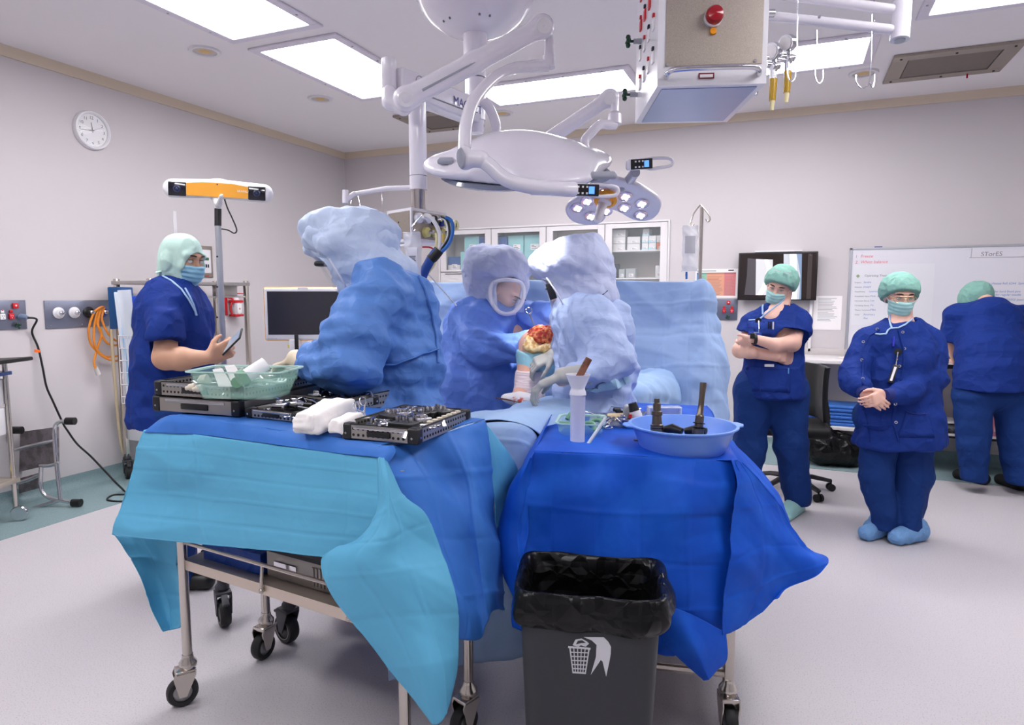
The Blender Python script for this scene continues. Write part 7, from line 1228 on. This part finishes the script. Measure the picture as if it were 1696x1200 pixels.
m_cover = mat('shoe_cover_blue', (110, 156, 206), .65, bump=('crum', 30, .6, .006))
for a, dd in ((J(1466, 885, t0)*V(1, 1, 0)+FL*.07, unit(-RT*.75-FL*.5)), (J(1508, 885, t0)*V(1, 1, 0)-FL*.02, unit(-RT*.85-FL*.35))):
    S(.006, .03).rc(a+UP*.055-dd*.04, a+UP*.042+dd*.13, .062, .05, sq=(UP, 1.05)).rc(a+UP*.09-dd*.02, a+UP*.055+dd*.05, .06, .05).cut(a+UP*.003, -UP).build('shoe_cover', m_cover, pj_, lambda p, n: .006*crum(p, 26))
maskon(pj_, hc3, B3, m_mask, .98, top=-.008); capon(pj_, hc3, B3, m_capg, .98, puff=1, low=.058)
r3, f3, u3 = B3; P3_ = lambda a, b, d: hc3+r3*a+f3*b+u3*d
m_gold = mat('glasses_gold', (220, 180, 130), .25, metal=.8)
b = MB()
for e in (-1, 1): b.tube([P3_(e*.034+.026*math.cos(a), .106-.012*abs(math.cos(a))*(1 if math.cos(a)*e > 0 else 0), .006+.02*math.sin(a)) for a in np.linspace(0, 2*PI, 18)[:-1]], .0013, 5, closed=True); b.tube([P3_(e*.06, .094, .012), P3_(e*.08, .01, .012)], .0013, 5)
b.tube([P3_(-.01, .107, .014), P3_(.01, .107, .014)], .0013, 5).tube([P3_(-.034, .107, .027), P3_(.034, .107, .027)], .0013, 5); b.build('glasses', m_gold, pj_)
# ---- person bending over the worktop, seen from behind
pb_ = person('person in navy scrubs and green cap bending over the worktop, seen from behind', J(1650, 700, 4.86)); t0 = 4.86
s = S(.008, .03); hb_ = J(1618, 500, t0+.3); B4 = fr(FL*.55-UP*.8, FL*.8+UP*.55); head(s, hb_, B4, 1.); s.rc(hb_-FL*.1, J(1630, 520, t0+.2), .06, .07).rc(J(1600, 540, t0+.15), J(1680, 540, t0+.15), .06).rc(J(1640, 530, t0+.15), J(1645, 640, t0), .12)
s.rc(J(1582, 540, t0+.15), J(1578, 565, t0+.22), .04, .044).rc(J(1578, 565, t0+.22), J(1584, 600, t0+.3), .046, .03).rc(J(1700, 540, t0+.15), J(1706, 565, t0+.2), .04, .044).rc(J(1706, 565, t0+.2), J(1690, 598, t0+.32), .046, .03)
hand(s, J(1584, 598, t0+.32), FL*.8+RT*.4, -UP, RT, 1., .3); hand(s, J(1690, 597, t0+.33), FL*.8-RT*.4, -UP, -RT, 1., .5); s.build('body', m_skin, pb_)
s = S(.009, .05); s.rc(J(1590, 520, t0+.17), J(1690, 524, t0+.14), .085, k=.05).rc(J(1640, 545, t0+.1), J(1645, 605, t0), .24, .245, sq=(FL, 1.4)).rc(J(1643, 600, t0), J(1642, 640, t0-.02), .245, .262, sq=(FL, 1.35))
s.rc(J(1582, 525, t0+.16), J(1575, 556, t0+.2), .085, .08).rc(J(1700, 528, t0+.16), J(1706, 560, t0+.18), .085, .08).cut(J(1577, 560, t0+.2), unit(-UP*.9-RT*.15+FL*.2), J(1577, 572, t0+.24), .11).cut(J(1706, 562, t0+.2), -UP, J(1706, 575, t0+.24), .11).cut(J(1645, 644, t0), -UP)
s.build('scrub_top', m_scrub, pb_, lambda p, n: .012*folds(p, UP*.6+RT*.5, 5, 3)+.004*crum(p, 12)+.015*facet(p, 9))
capon(pb_, hb_, B4, m_capg, 1.05, puff=1, low=.05); MB().obox(J(1632, 506, t0+.12), (.04, .01, .008), None, .004).build('cap_band', m_strap, pb_)
s = S(.01, .035); s.rc(J(1612, 652, t0), J(1676, 652, t0), .14, k=.05).rc(J(1612, 660, t0), J(1611, 730, t0), .13, .105, k=.02).rc(J(1611, 730, t0), J(1612, 786, t0+.02), .105, .09).rc(J(1676, 660, t0), J(1684, 735, t0-.02), .13, .11, k=.02).rc(J(1684, 735, t0-.02), J(1690, 795, t0-.03), .11, .095).cut(J(1650, 797, t0), -UP)
s.build('scrub_trousers', m_scrub2, pb_, lambda p, n: .006*folds(p, UP, 5, 4)+.012*crum(p, 8)*np.clip((.25-p[:, 2])*6, 0, 1)+.014*facet(p, 9))
for a, dd in ((Zp(1620, 800), unit(FL*.8-RT*.5)), (Zp(1684, 810), unit(FL*.9-RT*.15))): S(.007, .03).rc(a*V(1, 1, 0)+UP*.045-dd*.03, a*V(1, 1, 0)+UP*.038+dd*.14, .05, .042).cut(V(a[0], a[1], .003), -UP).build('shoe', m_blackm, pb_)
# ======== gowned surgeons
m_g1 = mat('gown_blue', (90, 134, 204), .55, spec=.3, bump=('crum', 11, .45, .012)); m_g2 = mat('gown_periwinkle', (98, 132, 212), .55, spec=.3, bump=('crum', 11, .4, .012)); m_g3 = mat('gown_pale', (172, 190, 228), .55, spec=.3, bump=('crum', 12, .45, .012))
m_hood = mat('hood_pale', (192, 208, 236), .6, spec=.3, bump=('crum', 12, .4, .012)); m_hood3 = mat('hood_lilac', (188, 196, 226), .6, spec=.3, bump=('crum', 12, .4, .012)); m_hoodw = mat('hood_crown', (222, 222, 234), .6)
m_visor = mat('visor_clear', (235, 242, 255), .04, alpha=.1, spec=.9); m_glove = mat('glove_grey', (176, 176, 172), .4); m_glovec = mat('glove_cream', (226, 212, 186), .45); m_visin = mat('visor_sticker', (30, 32, 40), .5)
gd_ = lambda a=.016, f=6., d=UP, sd=0., a2=.010: (lambda p, n: a*folds(p, d, f*1.3, 3, sd)+.055*facet(p, 6.5, sd)+.026*facet(p, 14, sd+1, 5)+a2*.3*crum(p, 22, sd+3))
# surgeon with back three-quarters to us, working over the trays
t0 = 2.68; g1 = person('surgeon in blue gown and pale hood leaning over the instrument trays', J(650, 680, t0))
hc = J(588, 424, t0); B = fr(-RT*.78+FL*.1-UP*.62, UP*.8-RT*.55)
s = S(.009, .03); head(s, hc, B, 1.05); s.rc(hc+B[2]*-.05, J(625, 480, t0), .06, .07).rc(J(640, 490, t0-.14), J(640, 490, t0+.16), .07, k=.05).rc(J(645, 500, t0), J(650, 690, t0), .11, .12)
s.rc(J(622, 500, t0-.22), J(570, 590, t0-.3), .045, .04).rc(J(570, 590, t0-.3), J(497, 603, t0-.16), .04, .03).build('body', m_skin2, g1); eyes(g1, hc, B, 1.05)
s = S(.0085, .045)
s.rc(J(648, 500, t0-.06), J(636, 496, t0+.16), .10, .10, k=.04).rc(J(644, 525, t0), J(648, 600, t0), .20, .20, sq=(FL, .95)).rc(J(648, 600, t0), J(642, 700, t0), .18, .205, sq=(FL, .95)).rc(J(672, 520, t0), J(684, 600, t0), .10, .10, k=.04).rc(J(680, 610, t0), J(680, 700, t0), .09, .11, k=.04).rc(J(620, 540, t0), J(612, 600, t0), .1, .1)
s.rc(J(645, 700, t0), J(645, 700, t0)*V(1, 1, 0)+UP*.5, .23, .25, sq=(FL, 1.05)).rc(J(645, 700, t0)*V(1, 1, 0)+UP*.5, J(645, 700, t0)*V(1, 1, 0)+UP*.22, .25, .27)
s.rc(J(634, 478, t0-.17), J(590, 560, t0-.28), .12, .125, k=.04).rc(J(590, 560, t0-.28), J(572, 602, t0-.3), .115, .105, k=.03).rc(J(572, 602, t0-.3), J(515, 608, t0-.2), .105, .068, k=.03)
s.rc(J(610, 500, t0+.2), J(560, 580, t0+.18), .10, .09, k=.04).rc(J(560, 580, t0+.18), J(520, 600, t0+.05), .08, .055, k=.03)
s.rc(J(618, 455, t0), J(632, 480, t0), .085, .09, k=.01, op='s').cut(J(645, 700, t0)*V(1, 1, 0)+UP*.25, -UP)
sg1 = s.build('surgical_gown', m_g1, g1, gd_(.018, 6., UP*.8-RT*.6, 2.)); Bg1 = bvh(sg1)
MB().tube(smoothpts(trail(Bg1, [(672, 440), (690, 452), (703, 478), (715, 520), (722, 560), (724, 600)], .006), 2), .006, 6).build('gown_back_edge', m_g1, g1)
MB().tube(smoothpts(trail(Bg1, [(640, 602), (655, 603), (680, 595), (705, 585), (722, 578)], .006), 2), [(.012, .004)]*200, 6).build('waist_tie', m_g1, g1)
s = S(.008, .03)
def hood1(s):
    s.el(J(583, 396, t0), (.165, .15, .125), fr(-RT+FL*.1-UP*.25), .04).el(J(615, 395, t0), (.12, .135, .12), None, .05).el(J(545, 386, t0), (.105, .115, .105), fr(-RT-UP*.6), .05)
    s.rc(J(530, 392, t0), J(509, 411, t0), .085, .022, k=.03).rc(J(572, 430, t0), J(585, 468, t0), .105, .085, k=.03).rc(J(600, 430, t0), J(640, 462, t0), .115, .125, k=.04, sq=(FL, .8))
hood1(s); s.cut(J(585, 495, t0), unit(-UP*.9-RT*.1)).shell(.02)
vn_ = unit(-RT*.82-UP*.42); vc = J(552, 452, t0)
s.rc(J(500, 468, t0-.02), J(556, 446, t0), .05, .066, k=.01, op='s').rc(J(515, 505, t0), J(566, 472, t0), .05, .045, k=.01, op='s').rc(J(560, 448, t0), J(575, 470, t0), .055, .045, k=.01, op='s')
sh1 = s.build('hood', m_hood, g1, lambda p, n: .036*facet(p, 7, 4.)+.014*facet(p, 15, 1.)+.003*crum(p, 24))
def visor(rows, par): v, q = sheet(rows, 24, 24); o = rawmesh('visor', v, q, m_visor, par); md = o.modifiers.new('t', 'SOLIDIFY'); md.thickness = .002; return o
visor([[J(x, y, t0+dt)+FL*0 for x, y, dt in r] for r in (((545, 425, -.14), (527, 427, -.06), (523, 428, 0), (527, 426, .07)), ((558, 448, -.13), (541, 452, -.06), (537, 453, 0), (541, 450, .07)), ((570, 470, -.11), (557, 476, -.05), (554, 478, 0), (558, 474, .06)), ((576, 484, -.07), (569, 488, -.04), (566, 489, 0), (569, 487, .04)))], g1)
MB().tube(smoothpts([J(545, 428, t0-.14), J(560, 452, t0-.135), J(572, 474, t0-.11), J(572, 488, t0-.05), J(566, 490, t0)], 4), .0035, 6).build('visor_edge', m_hoodw, g1)
MB().obox(J(532, 437, t0-.05), (.022, .03, .01), (unit(RT), FL, UP), .008, 3).build('visor_fan', m_visin, g1)
s = S(.005, .01); s.rc(J(512, 604, t0-.2), J(490, 594, t0-.14), .044, .036); hand(s, J(492, 595, t0-.14), -RT*.8-UP*.3+FL*.3, -UP, FL, .95, .6); s.build('surgical_glove', m_glovec, g1, lambda p, n: .002*crum(p, 30))
# surgeon in the middle, leaning over the knee
t0 = 3.55; g2 = person('surgeon in periwinkle gown whose face shows through the hood visor', J(780, 640, t0))
hc = J(838, 487, t0); B = fr(RT*.62-FL*.55-UP*.55, UP*.9+RT*.3)
s = S(.0065, .02); head(s, hc, B, 1.05); s.rc(hc-B[2]*.06, J(805, 530, t0), .06, .07).rc(J(790, 545, t0), J(785, 650, t0), .12).rc(J(760, 545, t0), J(850, 545, t0), .06)
s.rc(J(770, 550, t0-.1), J(800, 580, t0-.2), .045, .04).rc(J(800, 580, t0-.2), J(858, 570, t0-.25), .04, .03); s.build('body', m_skin3, g2); eyes(g2, hc, B, 1.05, down=.7)
s = S(.0085, .045)
s.rc(J(768, 528, t0), J(855, 530, t0+.05), .095, .08, k=.05).rc(J(800, 550, t0), J(785, 610, t0), .19, .2, sq=(FL, 1.1)).rc(J(785, 610, t0), J(768, 680, t0), .21, .24, sq=(FL, 1.05)).rc(J(790, 600, t0-.05), J(820, 630, t0-.05), .13, .12)
s.rc(J(768, 532, t0-.03), J(802, 575, t0-.2), .095, .105, k=.03).rc(J(802, 575, t0-.2), J(855, 575, t0-.27), .10, .075, k=.03).rc(J(855, 575, t0-.27), J(869, 562, t0-.26), .075, .05, k=.02)
s.rc(J(862, 528, t0+.05), J(895, 522, t0-.05), .085, .075, k=.03).rc(J(895, 522, t0-.05), J(925, 533, t0-.14), .07, .055, k=.02)
s.rc(J(768, 680, t0), J(768, 680, t0)*V(1, 1, 0)+UP*.35, .24, .26).cut(J(768, 700, t0)*V(1, 1, 0)+UP*.3, -UP)
sg2 = s.build('surgical_gown', m_g2, g2, gd_(.018, 6., RT*.8-UP*.5, 7.))
s = S(.0065, .02); Bh = fr(RT*.85-FL*.5-UP*.12)
s.el(J(823, 440, t0), (.145, .15, .10), Bh, .03).bx(J(818, 432, t0), (.115, .125, .075), (Bh[0], Bh[1], Bh[2]), .05, .04).rc(J(845, 432, t0), J(872, 450, t0-.02), .075, .03, k=.04).rc(J(800, 452, t0+.02), J(800, 495, t0+.02), .12, .09, k=.04)
s.rc(J(838, 470, t0), J(832, 505, t0-.02), .125, .105, k=.02).cut(J(830, 526, t0), -UP).shell(.016)
vis_c, vis_b = J(845, 483, t0-.13), J(842, 503, t0-.13); s.rc(vis_c+UP*.01, vis_b, .078, .062, k=.006, op='s')
s.build('hood', m_hood3, g2, lambda p, n: .035*facet(p, 8, 9.)*np.clip((p[:, 2]-J(838, 478, t0)[2])*25, .15, 1)+.004*crum(p, 20, 2.))
rim = [(817, 505), (812, 485), (818, 468), (840, 463), (862, 468), (868, 485), (862, 505), (848, 518), (830, 518)]
MB().tube(smoothpts([J(x, y, t0-.115-.03*(1-abs(x-840)/30)) for x, y in rim], 5, True), .011, 8, closed=True).build('visor_frame', m_hoodw, g2)
visor([[J(x, y, t0-.11-.06*math.cos((x-842)/30*1.3)) for x in (816, 830, 844, 858, 868)] for y in (466, 482, 500, 517)], g2)
s = S(.005, .01); s.rc(J(866, 561, t0-.26), J(888, 553, t0-.24), .036, .032); hand(s, J(884, 555, t0-.24), RT+UP*-.15, -UP, FL, 1., .5); s.build('surgical_glove', m_glovec, g2, lambda p, n: .002*crum(p, 30))
s = S(.005, .01); s.rc(J(922, 531, t0-.13), J(932, 538, t0-.15), .04, .034); hand(s, J(930, 536, t0-.15), RT*.3-UP*.9-FL*.3, -RT, -FL, 1., .5); s.build('surgical_glove', m_glovec, g2)
# surgeon in the pale gown, back to us
t0 = 2.98; g3 = person('surgeon in pale blue gown seen from behind with a brightly lit hood', J(985, 660, t0))
hc = J(944, 470, t0+.02); B = fr(-RT*.8+FL*.25-UP*.5, UP*.85-RT*.5)
s = S(.009, .03); head(s, hc, B, 1.02); s.rc(hc-B[2]*.05, J(965, 515, t0), .06, .07).rc(J(980, 530, t0), J(990, 670, t0), .12)
s.rc(J(990, 530, t0-.15), J(1010, 600, t0-.15), .045, .04).rc(J(1010, 600, t0-.15), J(930, 628, t0-.25), .04, .03).build('body', m_skin3, g3); eyes(g3, hc, B, 1.02)
s = S(.0085, .04)
s.rc(J(975, 510, t0-.05), J(955, 512, t0+.15), .10, .09, k=.05).rc(J(978, 540, t0), J(985, 620, t0), .175, .17, sq=(FL, 1.0)).rc(J(985, 620, t0), J(984, 690, t0), .165, .17, sq=(FL, .95)).rc(J(1005, 530, t0-.02), J(1018, 620, t0), .085, .085, k=.04).rc(J(1015, 640, t0), J(1012, 700, t0), .09, .10).rc(J(950, 560, t0), J(948, 660, t0), .085, .1)
s.rc(J(986, 525, t0-.15), J(1004, 590, t0-.2), .095, .10, k=.03).rc(J(1004, 590, t0-.2), J(992, 614, t0-.24), .10, .085, k=.03).rc(J(992, 614, t0-.24), J(966, 620, t0-.27), .085, .06, k=.02)
s.rc(J(940, 540, t0+.2), J(918, 590, t0+.15), .075, .06)
s.rc(J(984, 690, t0), J(984, 690, t0)*V(1, 1, 0)+UP*.35, .19, .22).cut(J(984, 700, t0)*V(1, 1, 0)+UP*.3, -UP)
sg3 = s.build('surgical_gown', m_g3, g3, gd_(.017, 6., UP, 12.)); B3g = bvh(sg3)
s = S(.0075, .03)
s.el(J(948, 435, t0), (.155, .145, .115), fr(-RT-UP*.25), .03).el(J(970, 438, t0), (.115, .125, .135), None, .05).el(J(920, 432, t0), (.10, .11, .085), fr(-RT-UP*.6), .05).rc(J(902, 438, t0), J(892, 440, t0), .06, .035, k=.05)
s.rc(J(948, 470, t0), J(955, 515, t0), .105, .095, k=.04).rc(J(975, 460, t0), J(985, 490, t0-.02), .11, .11, k=.05).rc(J(930, 480, t0+.03), J(937, 520, t0+.02), .075, .055, k=.03).cut(J(950, 530, t0), unit(-UP-RT*.25)).shell(.018)
s.rc(J(882, 492, t0), J(918, 478, t0), .05, .058, k=.008, op='s').rc(J(895, 525, t0), J(925, 502, t0), .045, .045, k=.008, op='s')
s.build('hood', m_hood3, g3, lambda p, n: .032*facet(p, 7, 14.)+.014*facet(p, 15, 5.)+.003*crum(p, 24))
visor([[J(x, y, t0+dt) for x, y, dt in r] for r in (((912, 465, -.12), (899, 460, -.06), (895, 460, 0), (899, 460, .07)), ((922, 480, -.12), (910, 485, -.06), (907, 486, 0), (911, 485, .07)), ((932, 500, -.10), (921, 507, -.05), (919, 508, 0), (922, 506, .06)), ((935, 518, -.07), (931, 521, -.04), (930, 522, 0), (931, 520, .04)))], g3)
MB().tube(smoothpts([J(905, 460, t0-.10), J(922, 484, t0-.125), J(932, 504, t0-.10), J(934, 520, t0-.04)], 4), .0035, 6).build('visor_edge', m_hoodw, g3)
MB().obox(J(913, 482, t0-.10), (.016, .003, .036), (unit(RT*.95+UP*.3), FL, unit(UP*.95-RT*.3)), .002).build('visor_sticker', m_visin, g3)
P_ = trail(B3g, [(975, 497), (990, 488), (1003, 478)], .008)
MB().tube([J(975, 503, t0-.16), J(990, 494, t0-.15), J(1004, 482, t0-.12), J(1012, 475, t0-.06), J(1014, 474, t0)], [(.010, .003)]*5, 8).build('gown_collar', mat('collar_navy', (30, 50, 100), .6), g3)
MB().tube(smoothpts(trail(B3g, [(962, 650), (985, 642), (1010, 636), (1032, 628), (1040, 625)], .007), 2), [(.024, .003)]*200, 8).build('waist_tie', mat('tie_aqua', (170, 205, 226), .6), g3)
s = S(.0045, .01); s.rc(J(972, 619, t0-.28), J(930, 622, t0-.3), .044, .033); hand(s, J(932, 622, t0-.3), -RT*.9-UP*.35, unit(-UP+RT*.1), FL, 1.05, .55); s.build('surgical_glove', m_glove, g3, lambda p, n: .002*crum(p, 30))
s = S(.0045, .01); s.rc(J(930, 582, t0+.12), J(916, 588, t0+.1), .036, .032); hand(s, J(918, 587, t0+.1), -RT*.85-UP*.4, unit(-UP*.6+FL*.3), UP*.3-FL, 1., .6); s.build('surgical_glove', m_glove, g3)
# ======== the operated knee
tk = 3.22; m_tissue = mat('wound_red', (190, 44, 26), .3, spec=.6, tint=((240, 150, 90), 60, .45, .6), bump=('noise', 90, .6, .004)); m_fat = mat('wound_amber', (214, 164, 92), .25, spec=.7, tint=((250, 226, 170), 50, .4, .6), bump=('noise', 70, .5, .004))
m_wrap = mat('leg_bandage', (232, 214, 216), .7, bump=('noise', 14, .5, .01, (1, 1, 8)), tint=((216, 130, 130), 40, .68, .74)); m_stock = mat('leg_stocking', (150, 202, 216), .6, bump=('noise', 30, .5, .006, (3, 3, .5)))
pt = T('person', 'patient’s bent leg with open knee, wrapped in pink bandage and blue stocking', 'person', D(870, 660, tk)); pt['label'] = 'patient under blue drapes, bent leg with the open knee showing'
s = S(.006, .03); s.rc(D(884, 575, tk), D(876, 625, tk-.03), .075, .06).rc(D(876, 625, tk-.03), D(866, 655, tk-.06), .055, .045).rc(D(866, 655, tk-.06), D(852, 662, tk-.15), .045, .03).rc(D(890, 572, tk), D(925, 600, tk+.5), .08, .1)
s.build('body', m_skin, pt)
S(.006, .02).rc(D(884, 585, tk), D(880, 622, tk-.02), .088, .066).rc(D(888, 580, tk+.02), D(915, 595, tk+.35), .088, .1).cut(D(886, 576, tk), UP*.9-FL*.2).build('leg_stocking', m_stock, pt, lambda p, n: .006*folds(p, UP, 16, 8))
S(.006, .02).rc(D(879, 616, tk-.03), D(870, 648, tk-.05), .072, .058).rc(D(888, 640, tk-.05), D(896, 655, tk-.08), .03, .022).cut(D(879, 611, tk), UP).build('leg_bandage', m_wrap, pt, lambda p, n: .006*folds(p, RT, 18, 6))
S(.006, .03).el(D(906, 558, tk-.04), (.10, .08, .05), fr(FL-UP*.3+RT*.1), .03).rc(D(895, 555, tk-.03), D(928, 570, tk-.03), .035, .03).build('open_wound', m_tissue, pt, lambda p, n: .012*crum(p, 20)+.005*crum(p, 50))
S(.006, .03).rc(D(880, 564, tk-.06), D(886, 552, tk-.05), .032, .024).rc(D(872, 576, tk-.07), D(886, 578, tk-.09), .018, .02).rc(D(905, 577, tk-.09), D(925, 575, tk-.08), .024, .02).build('tissue', m_fat, pt, lambda p, n: .008*crum(p, 22, 5.))
S(.006, .02).el(D(858, 660, tk-.17), (.085, .05, .032)).build('wrapped_foot', mat('foot_white', (244, 240, 240), .6, tint=((220, 90, 80), 26, .6, .68)), pt, lambda p, n: .006*crum(p, 18))
t = T('tissue_clamp', 'steel ring-handled clamp standing in the open knee', 'instrument', D(884, 535, tk-.05)); MB().tube([D(876+5*math.cos(a), 514+5*math.sin(a), tk-.05) for a in np.linspace(0, 2*PI, 14)[:-1]], .0025, 6, closed=True).tube([D(877, 519, tk-.05), D(888, 548, tk-.05)], .0028, 6).build('ring_handle', m_chrome, t)
MB().tube([D(921, 552, tk-.06), D(925, 546, tk-.07), D(932, 543, tk-.08)], .0025, 6).build('wire_retractor', m_chrome, tag=('fine bent wire at the right rim of the open knee', 'instrument'))
MB().tube([D(822, 659, tk-.2), D(838, 661, tk-.22), D(856, 665, tk-.24), D(866, 666, tk-.24)], [(.006, .003), (.008, .004), (.004, .002), (.002, .001)], 8).build('scalpel', mat('bronze_tool', (120, 76, 54), .35, metal=.6), tag=('dark bladed instrument lying by the wrapped foot', 'instrument'))
